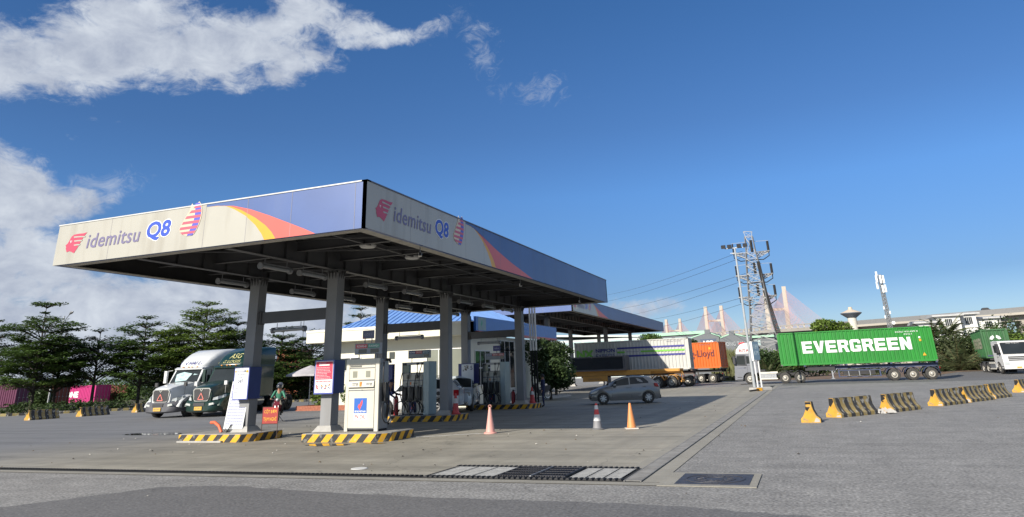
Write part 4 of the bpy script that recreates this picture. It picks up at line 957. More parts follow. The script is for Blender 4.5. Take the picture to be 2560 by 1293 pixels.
# ------------------------------------------------------------------ parasol, planter
t = thing('parasol', 'greyish white parasol on a pole above the brick planter', 'parasol', (-31.4, 41.6, 0))
b = MB(); n = 8; rings = []
for r, z in ((.02, 2.78), (.5, 2.62), (1.1, 2.4), (1.6, 2.22), (1.62, 2.1)):
    rings.append([(r * math.cos(2 * math.pi * (i + .5 * 0) / 16) * (1 if i % 2 == 0 else .955), r * math.sin(2 * math.pi * i / 16) * (1 if i % 2 == 0 else .955), z - (.0 if i % 2 == 0 else -.02)) for i in range(16)])
b.loft(rings, cap=False).build('canopy', M('parasol cloth', (.42, .4, .42), .8, var=.1, scale=2, dirt=.2), t, smooth=15)
MB().tube([(0, 0, 0), (0, 0, 2.8)], .03, 8).build('pole', m_alu, t)
b = MB()
for i in range(8): a = i * math.pi / 4; b.tube([(0, 0, 2.3), (1.5 * math.cos(a), 1.5 * math.sin(a), 2.24)], .008, 4)
b.build('ribs', m_alu, t); MB().lathe([(0, 0), (.3, 0), (.3, .08), (.05, .1), (0, .1)], n=16).build('base', m_plinth, t)
t = thing('planter', 'low red brick planter bed by the parasol', 'planter', (-28.6, 39.5, 0))
m_brick = M('red brick', (.28, .1, .06), .85, var=.3, scale=9, bump=.4)
MB().box(-2.2, 2.6, 0, .22, .004, .3).box(-2.2, -1.98, .22, 2.5, .004, .3).box(2.38, 2.6, .22, 2.5, .004, .3).build('wall', m_brick, t); MB().box(-1.98, 2.38, .22, 2.5, .004, .22).build('soil', M('soil', (.05, .035, .02), .95, var=.3), t)
# ------------------------------------------------------------------ foliage helpers
def leafmat(name, c, var=.35):
    m = bpy.data.materials.new(name); m.use_nodes = True; t = m.node_tree; b = t.nodes['Principled BSDF']; L = t.links.new
    b.inputs['Roughness'].default_value = .55; b.inputs['Specular IOR Level'].default_value = .3
    tc_ = t.nodes.new('ShaderNodeTexCoord'); n = t.nodes.new('ShaderNodeTexNoise'); n.inputs['Scale'].default_value = 1.3; n.inputs['Detail'].default_value = 6; L(tc_.outputs['Object'], n.inputs['Vector'])
    h = t.nodes.new('ShaderNodeHueSaturation'); h.inputs['Color'].default_value = (*c, 1); r = t.nodes.new('ShaderNodeMapRange'); L(n.outputs['Fac'], r.inputs[0]); r.inputs[1].default_value = .3; r.inputs[2].default_value = .7
    r.inputs[3].default_value = 1 - var; r.inputs[4].default_value = 1 + var; L(r.outputs[0], h.inputs['Value'])
    r2 = t.nodes.new('ShaderNodeMapRange'); L(n.outputs['Fac'], r2.inputs[0]); r2.inputs[3].default_value = .52; r2.inputs[4].default_value = .475; L(r2.outputs[0], h.inputs['Hue']); L(h.outputs[0], b.inputs['Base Color'])
    tr_ = t.nodes.new('ShaderNodeBsdfTranslucent'); L(h.outputs[0], tr_.inputs[0]); mx_ = t.nodes.new('ShaderNodeMixShader'); mx_.inputs[0].default_value = .25
    L(b.outputs[0], mx_.inputs[1]); L(tr_.outputs[0], mx_.inputs[2]); L(mx_.outputs[0], t.nodes['Material Output'].inputs[0]); return m
m_lf = leafmat('leaf tiered green', (.075, .13, .03)); m_lf2 = leafmat('leaf bright green', (.125, .19, .035)); m_ld = leafmat('leaf dark green', (.045, .075, .025)); m_lp = leafmat('leaf palm olive', (.08, .1, .045), .5); m_ldry = leafmat('leaf dry', (.14, .1, .05), .4)
m_bark = M('bark', (.06, .05, .04), .9, var=.3, scale=6, bump=.5)
def leaf(b, p, s_, tilt=.6, m=0):
    a = random.random() * 6.283; d = Vector((math.cos(a), math.sin(a), jit(tilt))).normalized(); u_ = d.cross(Vector((jit(tilt), jit(tilt), 1))).normalized()
    b.add([p - d * s_, p + u_ * s_ * .5, p + d * s_, p - u_ * s_ * .5], [(0, 1, 2, 3)], m)
def blob(b, c, r, n, s_, tilt=1.0, shell=.55, m=0):
    for i in range(n):
        v_ = Vector((random.gauss(0, 1), random.gauss(0, 1), random.gauss(0, 1))).normalized(); k_ = shell + (1 - shell) * random.random() ** .5
        k_ *= 1 + .35 * mnoise.noise(v_ * 2.2 + Vector(c) * .7)
        leaf(b, Vector((c[0] + v_.x * r[0] * k_, c[1] + v_.y * r[1] * k_, c[2] + v_.z * r[2] * k_)), s_ * random.uniform(.6, 1.2), tilt, m)
def bush(loc, label, r, group='shrubs', m=None, n=900, s_=.12, cat='shrub', flowers=None):
    t = thing('shrub', label, cat, loc, 0, group); b = MB()
    for i in range(5):
        a = i * 1.256 + jit(.4); blob(b, (math.cos(a) * r[0] * .45, math.sin(a) * r[1] * .45, r[2] * (.8 + jit(.2))), (r[0] * .6, r[1] * .6, r[2] * .7), n // 5, s_)
    b.build('foliage', m or m_ld, t, recalc=False)
    q = MB()
    for i in range(5): a = i * 1.256; q.tube([(0, 0, 0), (math.cos(a) * r[0] * .3, math.sin(a) * r[1] * .3, r[2] * .6)], .02, 5)
    q.build('stem', m_bark, t); return t
random.seed(21)
bush((-29.6, 40.6, .2), 'leafy green shrub in the brick planter, left of the right column', (.75, .7, .75), 'shrubs in the planter', m_lf2, 700, .1)
bush((-27.3, 40.5, .2), 'leafy green shrub in the brick planter, between column and pump', (.7, .7, .8), 'shrubs in the planter', m_lf2, 700, .1)
# dark tree beside the kiosk, sunlit fronds on top
def round_tree(loc, label, h, r, n, m_, s_=.16, group=None, trunk=.12, lobes=9, zr=.35, name='tree', seed=1):
    random.seed(seed); t = thing(name, label, 'tree', loc, 0, group); b = MB(); q = MB()
    q.tube([(0, 0, 0), (jit(.1), jit(.1), h * .3), (jit(.25), jit(.25), h * .55)], [trunk, trunk * .8, trunk * .5], 8)
    for i in range(lobes):
        a = i * 2.4 + jit(.3); rr = r * random.uniform(.25, .65); z = h * (zr + (1 - zr) * random.uniform(.15, .85)); k_ = 1 - abs((z / h) - .6) * .9
        c = (math.cos(a) * rr * k_, math.sin(a) * rr * k_, z); w = r * random.uniform(.35, .55)
        blob(b, c, (w, w, min(w * .8, h - z)), n // lobes, s_); q.tube([(0, 0, h * .35), (c[0] * .5, c[1] * .5, (h * .35 + z) / 2), c], [trunk * .5, trunk * .3, .02], 6)
    b.build('crown', m_, t, recalc=False); q.build('trunk', m_bark, t); return t
round_tree((-16.9, 49.5, 0), 'dark bushy tree right beside the kiosk, under the blue sign band', 4.1, 2.1, 7000, m_ld, .14, seed=3, lobes=12, zr=.2)
round_tree((-18.5, 55.5, 0), 'smaller dark tree with sunlit yellow green tips, beside the yellow trailer', 4.5, 1.8, 4200, m_lf, .13, seed=5, lobes=10, zr=.25)
# ------------------------------------------------------------------ wheels, containers, trailers
m_tyre = M('tyre rubber', (.035, .034, .032), .85, var=.2, scale=5, dirt=.5, dirtcol=(.12, .11, .1))
m_rimw = M('truck rim cream', (.42, .4, .35), .5, .3, var=.1, dirt=.4); m_rimd = M('truck rim dark', (.08, .08, .08), .5, .4); m_hub = M('hub dark', (.03, .03, .03), .5)
m_chas = M('chassis black', (.02, .02, .022), .6, var=.3); m_chasb = M('chassis navy', (.03, .045, .1), .5, var=.2, dirt=.3)
m_chrome = M('chrome', (.6, .6, .6), .15, .9, var=.03)
_W = {}
def wheel(par, x, y, r=.52, w=.3, side=1, rim='cream', dual=False):
    """axle along local y; side +1 shows its face toward +y"""
    key = (r, w, side, rim, dual)
    if key not in _W:
        W_ = w * (2.1 if dual else 1)
        t_ = MB().lathe([(r * .56, 0), (r * .62, .0), (r * .93, -.01 * side), (r, -.04 * side), (r, -(W_ - .04) * side), (r * .9, -W_ * side), (r * .56, -W_ * side)], (0, 0, 0), 'y', 28)
        o = t_.build('tyre', m_tyre, None, smooth=40); mt_ = o.data; bpy.data.objects.remove(o)
        if rim == 'alloy':
            q = MB().lathe([(r * .66, -.005 * side), (r * .6, .002 * side), (r * .56, -.03 * side)], n=28, axis='y').lathe([(0, -.01 * side), (r * .14, -.012 * side), (r * .14, -.06 * side)], n=16, axis='y')
            for k in range(7):
                a = k * 2 * math.pi / 7; c_, s_ = math.cos(a), math.sin(a); tx, tz = -s_, c_
                P = [(c_ * r * .1 + tx * .02, s_ * r * .1 + tz * .02), (c_ * r * .1 - tx * .02, s_ * r * .1 - tz * .02), (c_ * r * .6 - tx * .045, s_ * r * .6 - tz * .045), (c_ * r * .6 + tx * .045, s_ * r * .6 + tz * .045)]
                q.prism(P, 'y', -.012 * side, -.05 * side)
            mats = M('alloy silver', (.5, .5, .5), .3, .7, var=.05)
        else:
            q = MB(); d = -.11 * side if dual else -.02 * side
            q.lathe([(r * .6, -.01 * side), (r * .56, .0), (r * .52, -.02 * side), (r * .47, d), (r * .26, d * .8), (r * .24, d * .3 + .04 * side), (r * .12, d * .3 + .06 * side), (0, d * .3 + .06 * side)], n=28, axis='y')
            for k in range(8):
                a = k * math.pi / 4; q.lathe([(0, .012 * side + d), (.022, .012 * side + d), (.022, d)], (math.cos(a) * r * .34, 0, math.sin(a) * r * .34), 'y', 6, m=1)
            mats = [m_rimw if rim == 'cream' else m_rimd, m_hub]
            q.lathe([(0, d * .8 + .02 * side), (r * .34, d * .8 + .02 * side)], n=20, axis='y', m=1)
        o = q.build('rim', mats, None, smooth=35); mr2 = o.data; bpy.data.objects.remove(o)
        b = MB().lathe([(0, -.12 * side), (r * .57, -.12 * side), (r * .57, -.14 * side), (0, -.14 * side)], n=20, axis='y')
        o = b.build('well', m_hub, None); mb = o.data; bpy.data.objects.remove(o)
        _W[key] = (mt_, mr2, mb)
    mt_, mr2, mb = _W[key]
    t = bpy.data.objects.new('wheel', mt_); col.objects.link(t); t.parent = par; t.location = (x, y, r); t.rotation_euler = (0, 0, 0)
    o = bpy.data.objects.new('rim', mr2); col.objects.link(o); o.parent = t
    if rim == 'alloy': o = bpy.data.objects.new('brake', mb); col.objects.link(o); o.parent = t
    return t
def corr(b, O, U, n, L_, z0, z1, pitch=.34, d=.06):
    """corrugated sheet as one folded strip"""
    O = Vector(O); k = int(L_ / pitch); p = L_ / k; xs_ = []
    for i in range(k):
        for f, o_ in ((.0, 0), (.25, 0), (.38, -d), (.87, -d)): xs_.append(((i + f) * p, o_))
    xs_.append((L_, 0)); o = len(b.v)
    for x, q in xs_: b.v.append(tuple(O + U * x + n * q + FV * z0)); b.v.append(tuple(O + U * x + n * q + FV * z1))
    for i in range(len(xs_) - 1): b.f.append((o + 2 * i, o + 2 * i + 2, o + 2 * i + 3, o + 2 * i + 1)); b.m.append(0)
def container(loc, rz, L_, m_, label, H=2.9, W=2.44, m_fr=None, group='shipping containers', doors=1):
    """origin at the bottom front (-y) left (-x) corner on the trailer; length along x"""
    t = thing('shipping_container', label, 'container', loc, rz, group); m_fr = m_fr or m_
    b = MB(); corr(b, (.15, .03, 0), FU, Vector((0, -1, 0)), L_ - .3, .16, H - .12); b.build('side_wall', m_, t, recalc=False)
    b = MB(); corr(b, (.15, W - .03, 0), FU, Vector((0, 1, 0)), L_ - .3, .16, H - .12); b.build('side_wall', m_, t, recalc=False)
    b = MB().box(0, .15, 0, .16, 0, H).box(L_ - .15, L_, 0, .16, 0, H).box(0, .15, W - .16, W, 0, H).box(L_ - .15, L_, W - .16, W, 0, H)
    b.box(.15, L_ - .15, .0, .08, 0, .16).box(.15, L_ - .15, W - .08, W, 0, .16).box(.15, L_ - .15, .01, .08, H - .11, H - .01).box(.15, L_ - .15, W - .08, W - .01, H - .11, H - .01)
    b.box(.0, .15, .16, W - .16, 0, .15).box(L_ - .15, L_, .16, W - .16, 0, .15).box(0, .15, .16, W - .16, H - .14, H).box(L_ - .15, L_, .16, W - .16, H - .14, H); b.build('frame', m_fr, t, bevel=.008)
    b = MB(); k = int(L_ / .28)
    for i in range(k):
        x = .15 + i * (L_ - .3) / k; p = (L_ - .3) / k; b.add([(x, .08, H - .03), (x + p * .3, .08, H - .03), (x + p * .45, .08, H - .05), (x + p * .85, .08, H - .05), (x + p, .08, H - .03), (x, W - .08, H - .03), (x + p * .3, W - .08, H - .03), (x + p * .45, W - .08, H - .05), (x + p * .85, W - .08, H - .05), (x + p, W - .08, H - .03)], [(i_, i_ + 1, i_ + 6, i_ + 5) for i_ in range(4)])
    b.build('roof', m_, t, recalc=False)
    xd, s_ = (L_ - .06, 1) if doors > 0 else (.06, -1)
    for y0, y1 in ((.17, W / 2 - .01), (W / 2 + .01, W - .17)):
        d_ = MB().box(min(xd, xd - .05 * s_), max(xd, xd - .05 * s_), y0, y1, .16, H - .15).build('door', m_fr, t)
        b = MB()
        for yy in (y0 + .25, y1 - .25): b.tube([(xd + .04 * s_, yy, .1), (xd + .04 * s_, yy, H - .1)], .018, 6).box(min(xd, xd + .05 * s_), max(xd, xd + .05 * s_), yy - .06, yy + .18, 1.0, 1.05)
        b.build('lock_rod', m_steel, d_)
    b = MB(); e = .06 if doors > 0 else L_ - .06; n = Vector((-1, 0, 0)) if doors > 0 else Vector((1, 0, 0)); corr(b, (e, .16, 0), SU, n, W - .32, .15, H - .14); b.build('end_wall', m_, t, recalc=False)
    b = MB()
    for x in (-.005, L_ - .16):
        for z in (-.005, H - .115): b.box(x, x + .165, -.005, .12, z, z + .12)
    b.build('corner_casting', M('casting', (.1, .1, .09), .6) if m_fr is m_ else m_fr, t); return t
def trailer(loc, rz, L_, m_, label, axles, zdeck=1.5, guard=None, fender=None, legx=None, group='container trailers', mud=True):
    """x from 0 to L_, near side at y=0, width 2.44"""
    t = thing('container_trailer', label, 'trailer', loc, rz, group); W = 2.44
    for y in (.72, 1.72): MB().box(.1, L_ - .05, y - .06, y + .06, zdeck - .42, zdeck - .15).box(.1, L_ - .05, y - .09, y + .09, zdeck - .15, zdeck - .13).build('main_beam', m_, t)
    for x in (.12, L_ * .33, L_ * .66, L_ - .2): MB().box(x - .09, x + .09, .02, W - .02, zdeck - .13, zdeck).build('bolster', m_, t)
    MB().box(.1, 1.9 + (L_ > 8) * .9, .3, 2.14, zdeck - .5, zdeck - .2).build('gooseneck', m_chas, t)
    for x in axles:
        wheel(t, x, .02, .52, .28, -1, dual=True); wheel(t, x, W - .02, .52, .28, 1, dual=True); MB().tube([(x, .3, .52), (x, W - .3, .52)], .07, 8).build('axle', m_chas, t)
    if fender:
        for y0, y1 in ((0, .6), (W - .6, W)):
            b = MB()
            for x in axles:
                P = []
                for k in range(9): a = math.pi * (.08 + .84 * k / 8); P.append((x - .66 * math.cos(a), .52 + .64 * math.sin(a)))
                for k in range(8): b.add([(P[k][0], y0, P[k][1]), (P[k + 1][0], y0, P[k + 1][1]), (P[k + 1][0], y1, P[k + 1][1]), (P[k][0], y1, P[k][1]), (P[k][0], y0, P[k][1] + .05), (P[k + 1][0], y0, P[k + 1][1] + .05), (P[k + 1][0], y1, P[k + 1][1] + .05), (P[k][0], y1, P[k][1] + .05)], [(0, 1, 2, 3), (4, 5, 6, 7), (0, 1, 5, 4), (2, 3, 7, 6)])
            b.build('mudguard', fender, t)
    if mud:
        for y0 in (0, W - .6): MB().box(axles[-1] + .68, axles[-1] + .7, y0, y0 + .6, .25, .95).build('mud_flap', m_chas, t)
    if legx:
        for y in (.5, 1.9): MB().box(legx - .06, legx + .06, y - .06, y + .06, .35, zdeck - .3).box(legx - .15, legx + .15, y - .12, y + .12, .3, .36).bar((legx, y, .7), (legx + .5, y, zdeck - .35), .04).build('landing_leg', m_steel, t)
    if guard:
        x0, x1 = guard
        b = MB().box(x0, x1, 0, .05, .98, 1.06).box(x0, x1, 0, .05, .42, .5).box(x0, x0 + .12, 0, .05, .5, .98).box(x1 - .12, x1, 0, .05, .5, .98); b.build('side_guard', m_, t)
        b = MB()
        for i in range(1, 4): x = x0 + (x1 - x0) * i / 4; b.box(x - .03, x + .03, .02, .1, .5, .98).box(x - .2, x + .2, .0, .06, .44, .52)
        b.build('guard_post', m_steel, t); MB().box(x0 + .5, x1 - .4, .9, 1.5, .6, 1.05).build('tool_box', m_chas, t)
    MB().box(L_ - .12, L_ - .04, .1, W - .1, .5, .66).box(L_ - .1, L_ - .05, .7, .8, .66, zdeck - .2).box(L_ - .1, L_ - .05, 1.65, 1.75, .66, zdeck - .2).build('rear_bumper', m_, t)
    MB().box(L_ - .04, L_ - .02, .12, .5, .95, 1.1).box(L_ - .04, L_ - .02, W - .5, W - .12, .95, 1.1).build('tail_light', M('tail light red', (.4, .02, .02), .3), t)
    return t
# ---- the green container truck
m_eg = M('container bright green', (.016, .19, .022), .42, var=.12, scale=.7, dirt=.35, dirtcol=(.03, .12, .03), streak=True)
m_egf = M('container frame green', (.06, .3, .1), .5, var=.08)
cg = container((-2.25, 77.5, 1.62), 0, 13.7, m_eg, 'long bright green container lettered EVERGREEN on the grey tractor', H=3.1, m_fr=m_eg, doors=1)
LET = {   # heavy square letters on a 6 x 7 grid as rectangles
 'E': [(0, 0, 2, 7), (2, 0, 6, 1.6), (2, 2.7, 5.6, 4.3), (2, 5.4, 6, 7)], 'R': [(0, 0, 2, 7), (2, 5.4, 5, 7), (4, 3.9, 6, 6.5), (2, 2.5, 5.2, 4)], 'G': [(0, .6, 2, 6.4), (.8, 0, 5.2, 1.6), (.8, 5.4, 5.4, 7), (4, .5, 6, 3.6), (3, 2.4, 4, 3.6), (4.4, 4.6, 6, 6.3)], 'N': [(0, 0, 2, 7), (4, 0, 6, 7)]}
POL = {'V': [[(0, 7), (2.1, 7), (3.1, 2.4), (4.1, 7), (6.2, 7), (4.2, 0), (2.0, 0)]], 'R': [[(3.1, 3), (5.1, 3), (6.2, 0), (4.2, 0)]], 'N': [[(0, 7), (2, 7), (6, 0), (4, 0)]]}
def block_text(txt, O, U, w, h, lift):
    b = MB(); n = len(txt); adv = w / (n * 6.9 - .9); x = 0; e = 0
    for c in txt:
        for (x0, y0, x1, y1) in LET.get(c, []): b.face_uv([(x + x0 * adv, y0 * h / 7), (x + x1 * adv, y0 * h / 7), (x + x1 * adv, y1 * h / 7), (x + x0 * adv, y1 * h / 7)], O, U, FV, lift + e * .0004); e = (e + 1) % 5
        for P in POL.get(c, []): b.face_uv([(x + a * adv, q * h / 7) for a, q in P], O, U, FV, lift + .0025)
        x += 6.9 * adv
    return b
m_lw = M('container letter white', (.62, .64, .62), .5, var=.05)
block_text('EVERGREEN', Vector((2.2, .03, 1.08)), FU, 9.6, 1.12, .012).build('lettering', m_lw, cg)
MB().text('EGSU 931499 0', Vector((10.65, .03, 2.62)), FU, FV, 1.9, .13, lift=.01).text('45G1', Vector((11.3, .03, 2.4)), FU, FV, .7, .12, lift=.01).build('number', m_lw, cg)
MB().face_uv([(12.55, .5), (12.85, .5), (12.7, .78)], (0, .03, 0), FU, FV, .012).build('warning_triangle', m_yel, cg); MB().face_uv([(12.5, 1.78), (12.68, 1.78), (12.68, 1.98), (12.5, 1.98)], (0, .03, 0), FU, FV, .012).build('yellow_label', m_yel, cg)
MB().face_uv([(12.5, 2.05), (12.65, 2.05), (12.65, 2.2), (12.5, 2.2)], (0, .03, 0), FU, FV, .012).build('white_label', m_white, cg)
trailer((-.2, 77.5, .01), 0, 11.7, m_chasb, 'navy container trailer on three axles under the long green container', [7.8, 9.35, 10.9], 1.6, guard=(3.0, 6.7), fender=m_chasb, legx=2.5)
# ---- flat-nosed tractor
def plate(par, x, y, z, U, txt='29H 583.91', w=.42, h=.14, lift=.003):
    n = U.cross(FV).normalized(); O = Vector((x, y, z)); p = MB(); p.add([O + U * a + FV * c + n * d for d in (0, .012) for a, c in ((-w / 2, 0), (w / 2, 0), (w / 2, h), (-w / 2, h))], [(0, 1, 2, 3), (7, 6, 5, 4), (0, 4, 5, 1), (1, 5, 6, 2), (2, 6, 7, 3), (3, 7, 4, 0)])
    q = p.build('number_plate', M('plate yellow', (.62, .36, .04), .5), par); MB().text(txt, O + n * .012 + FV * h * .25, U, FV, w * .8, h * .5, center=True, lift=lift).build('plate_number', m_ink, q)
m_cabg = M('cab grey silver', (.2, .205, .225), .35, .5, var=.06); m_cabw = M('cab white', (.58, .58, .57), .35, var=.04, coat=.3); m_plas = M('dark plastic', (.03, .03, .033), .6)
m_light = M('headlight glass', (.5, .52, .5), .08, .2, var=.2, scale=8)
def cabover(loc, rz, label, m_low, m_up, zr=3.95, name='RITAVÕ', roof_air=True, front_detail=False, plate_txt='15C 472.06'):
    """forward +x, left side +y; origin below the front axle"""
    t = thing('tractor_truck', label, 'truck', loc, rz)
    W = 1.24
    low = [(1.38, .42), (1.42, 1.0), (1.36, 1.75), (-.9, 1.75), (-.9, 1.05), (-.72, 1.05)]
    # wheel arch
    for k in range(9): a = math.pi * (1 - k / 8); low.append((.0 + .66 * math.cos(a), .52 + .62 * math.sin(a)) if k not in (0,) else (-.66, .62))
    low += [(.68, .42)]
    MB().prism(low, 'y', -W, W).build('lower_body', m_low, t, bevel=.03)
    up = [(1.36, 1.752), (1.1, 2.9), (-.9, 2.9), (-.9, 1.752)]
    MB().prism(up, 'y', -W + .01, W - .01).build('cab', m_low, t, bevel=.03)
    rf_ = [(1.1, 2.902), (1.02, 3.3), (.55, zr - .12), (.1, zr), (-.9, zr + .02), (-.9, 2.902)] if roof_air else [(1.1, 2.902), (1.0, 3.0), (.8, 3.06), (-.85, 3.06), (-.9, 2.902)]
    r_ = MB().prism(rf_, 'y', -W + .02, W - .02).build('roof_fairing', m_up, t, bevel=.05)
    for s_ in (1, -1):
        y = s_ * (W + .002)
        g = MB().add([(1.2, y, 1.9), (.25, y, 1.85), (.25, y, 2.72), (1.02, y, 2.72)], [(0, 1, 2, 3)]).build('side_window', m_glass, t)
        MB().add([(.12, y, 1.95), (-.45, y, 1.98), (-.45, y, 2.66), (.12, y, 2.68)], [(0, 1, 2, 3)]).build('rear_side_window', m_glass, t)
        b = MB()
        for P in ([(1.24, 1.86), (.2, 1.8)], [(.2, 1.8), (.2, 2.78)], [(.2, 2.78), (1.03, 2.78)]):
            b.bar((P[0][0], y + s_ * .004, P[0][1]), (P[1][0], y + s_ * .004, P[1][1]), .05, .012, up=(0, 1, 0))
        b.bar((.14, y, 2.78), (.14, y, 1.1), .02, .01, up=(0, 1, 0)); b.build('door_frame', m_plas, t)
        MB().box(.25, .45, min(y, y + s_ * .03), max(y, y + s_ * .03), 1.55, 1.6).build('door_handle', m_plas, t)
        MB().box(.72, 1.25, min(y - s_ * .3, y + s_ * .01), max(y - s_ * .3, y + s_ * .01), .36, .5).box(.74, 1.2, min(y - s_ * .2, y + s_ * .012), max(y - s_ * .2, y + s_ * .012), .66, .72).build('step', m_plas, t)
        mi_ = MB().box(1.2, 1.42, min(y + s_ * .1, y + s_ * .28), max(y + s_ * .1, y + s_ * .28), 1.95, 2.7).bar((1.1, y, 2.75), (1.3, y + s_ * .2, 2.75), .04).bar((1.15, y, 1.95), (1.3, y + s_ * .2, 1.98), .04).build('mirror', m_plas, t)
        MB().prism([(1.36, .86), (1.44, .86), (1.42, 1.08), (1.36, 1.08)], 'y', *(sorted((s_ * .72, s_ * 1.2)))).build('headlight', m_light, t)
        MB().box(-.92, -.88, *(sorted((y, y - s_ * .1))), 1.1, 2.9).build('rear_trim', m_plas, t)
        wheel(t, 0, s_ * 1.2, .52, .3, s_)
        for x in (-3.3, -4.67): wheel(t, x, s_ * 1.22, .52, .28, s_, dual=True)
        b = MB()
        for xx in (-3.3, -4.67):
            P = [(xx - .64 * math.cos(math.pi * (.05 + .9 * k / 8)), .52 + .62 * math.sin(math.pi * (.05 + .9 * k / 8))) for k in range(9)]
            ya, yb = sorted((s_ * .65, s_ * 1.25))
            for k in range(8): b.add([(P[k][0], ya, P[k][1]), (P[k + 1][0], ya, P[k + 1][1]), (P[k + 1][0], yb, P[k + 1][1]), (P[k][0], yb, P[k][1]), (P[k][0], ya, P[k][1] + .04), (P[k + 1][0], ya, P[k + 1][1] + .04), (P[k + 1][0], yb, P[k + 1][1] + .04), (P[k][0], yb, P[k][1] + .04)], [(0, 1, 2, 3), (4, 5, 6, 7), (0, 1, 5, 4), (2, 3, 7, 6)])
        b.box(-5.42, -5.39, ya, yb, .3, 1.0); b.build('mudguard', m_plas, t)
        ya, yb = sorted((s_ * .75, s_ * 1.2))
        MB().box(-2.55, -1.05, ya, yb, .48, 1.0).build('fuel_tank', m_steel, t, bevel=.05)
        ya, yb = sorted((s_ * 1.21, s_ * 1.25))
        MB().box(-2.6, -.98, ya, yb, .95, 1.12).box(-2.6, -.98, ya, yb, .42, .54).build('side_skirt', M('skirt cream', (.55, .53, .46), .5), t)
    MB().prism([(1.115, 2.86), (1.37, 1.82), (1.385, 1.82), (1.13, 2.86)], 'y', -1.1, 1.1).build('windshield', m_glass, t)
    g = MB()
    for z in (1.2, 1.35, 1.5): g.box(1.385, 1.425, -.75, .75, z, z + .09)
    g.build('grille', m_plas, t); MB().box(1.3, 1.46, -1.2, 1.2, .42, .8).build('bumper', m_low if not front_detail else m_up, t, bevel=.03)
    plate(t, 1.462, 0, .5, SU, plate_txt)
    for y in (.45, -.45): MB().box(-5.6, .9, y - .05, y + .05, .72, .98).build('frame_rail', m_chas, t)
    MB().lathe([(0, 0), (.45, 0), (.45, .08), (0, .1)], (-3.95, 0, 1.1), n=20).build('fifth_wheel', m_chas, t); MB().box(-1.5, -1.0, -1.0, 1.0, 1.0, 1.35).build('air_tank', m_chas, t)
    if name:
        y = W - .02
        MB().text(name, Vector((.72, y, 3.08)), Vector((-1, 0, 0)), FV, 1.6, .34, bold=.02, lift=.006).build('lettering', M('letter maroon', (.25, .02, .03), .5), r_)
        MB().text('LOGISTICS', Vector((1.1, W, 1.5)), Vector((-1, 0, 0)), FV, .8, .09, shear=.2, lift=.006).build('lettering', m_ink, t)
    if roof_air: MB().prism([(.75, zr - .1), (.6, zr + .05), (.15, zr + .1), (.1, zr + .02), (.5, zr - .05)], 'y', -.5, .9).build('sun_visor', m_signr, t)
    return t
cabover((-5.35, 78.75, .005), R(180), 'grey and white flat nosed tractor lettered RITAVO pulling the long green container', m_cabg, m_cabw)
# ---- white and green container on the yellow/black trailers in the second canopy
m_cw_ = M('container white', (.45, .45, .42), .5, var=.05, scale=.8, dirt=.25, dirtcol=(.28, .26, .2), streak=True)
cn = container((-23.0, 76.0, 1.66), 0, 12.19, m_cw_, 'white container lettered NIPPON EXPRESS half in the canopy shadow', H=3.05, m_fr=m_cw_)
m_nb = M('stripe navy', (.03, .03, .2), .5); m_ng = M('stripe green', (.15, .42, .05), .5)
for (x0, x1, z0, z1, m_) in ((4.7, 11.75, 2.2, 2.38, m_nb), (4.7, 11.75, 1.4, 1.58, m_nb), (4.7, 5.5, 1.8, 1.98, m_ng), (7.2, 11.75, 1.8, 1.98, m_ng)): MB().face_uv([(x0, z0), (x1, z0), (x1, z1), (x0, z1)], (0, .03, 0), FU, FV, .012).build('stripe', m_, cn)
MB().text('NIPPON', Vector((2.35, .03, 1.95)), FU, FV, 2.1, .38, bold=.03, lift=.012).text('EXPRESS', Vector((2.35, .03, 1.42)), FU, FV, 2.1, .36, lift=.012).build('lettering', m_nb, cn)
MB().text('NX', Vector((.2, .03, 1.4)), FU, FV, 1.9, .86, bold=.06, lift=.012).build('emblem', m_ng, cn)
MB().text('We Find the Way', Vector((5.7, .03, 1.82)), FU, FV, 1.3, .14, lift=.012).build('lettering', m_nb, cn); MB().text('NXGU 701182', Vector((10.0, .03, 2.72)), FU, FV, 1.4, .1, lift=.012).build('number', m_ink, cn)
trailer((-22.6, 76.0, .01), 0, 12.0, M('chassis brown', (.08, .05, .04), .7), 'brown container trailer under the white container', [8.6, 10.0, 11.3], 1.6, legx=2.5)
m_ty = M('trailer yellow', (.5, .24, .04), .55, var=.12, dirt=.3, dirtcol=(.2, .1, .04))
ty = trailer((-23.4, 73.0, .01), 0, 12.0, m_ty, 'empty yellow trailer in front of the white container, with yellow mudguards', [9.6, 11.0], 1.75, fender=m_ty, legx=None)
MB().box(0.3, 9.0, .05, .14, 1.3, 1.76).box(2.0, 4.6, .02, .12, .75, 1.28).box(9.0, 11.9, .1, .2, 1.56, 1.76).build('side_rail', m_ty, ty); MB().text('DHN MOOC', Vector((2.6, .02, .9)), FU, FV, 1.4, .16, lift=.006).build('lettering', M('faded ink', (.2, .12, .08), .6), ty)
t = thing('dark_cabin', 'dark glassy cabin box standing in front of the white container', 'cabin', (-22.3, 72.4, 1.76))
MB().box(0, 5.6, 0, 1.9, 0, .15).box(0, 5.6, 0, 1.9, 1.28, 1.4).box(0, .12, 0, 1.9, .15, 1.28).box(5.35, 5.6, 0, 1.9, .15, 1.28).build('frame', M('cabin frame', (.06, .06, .07), .4), t); MB().box(.12, 5.35, .03, 1.87, .15, 1.28).build('glass', M('cabin dark glass', (.015, .018, .025), .1), t)
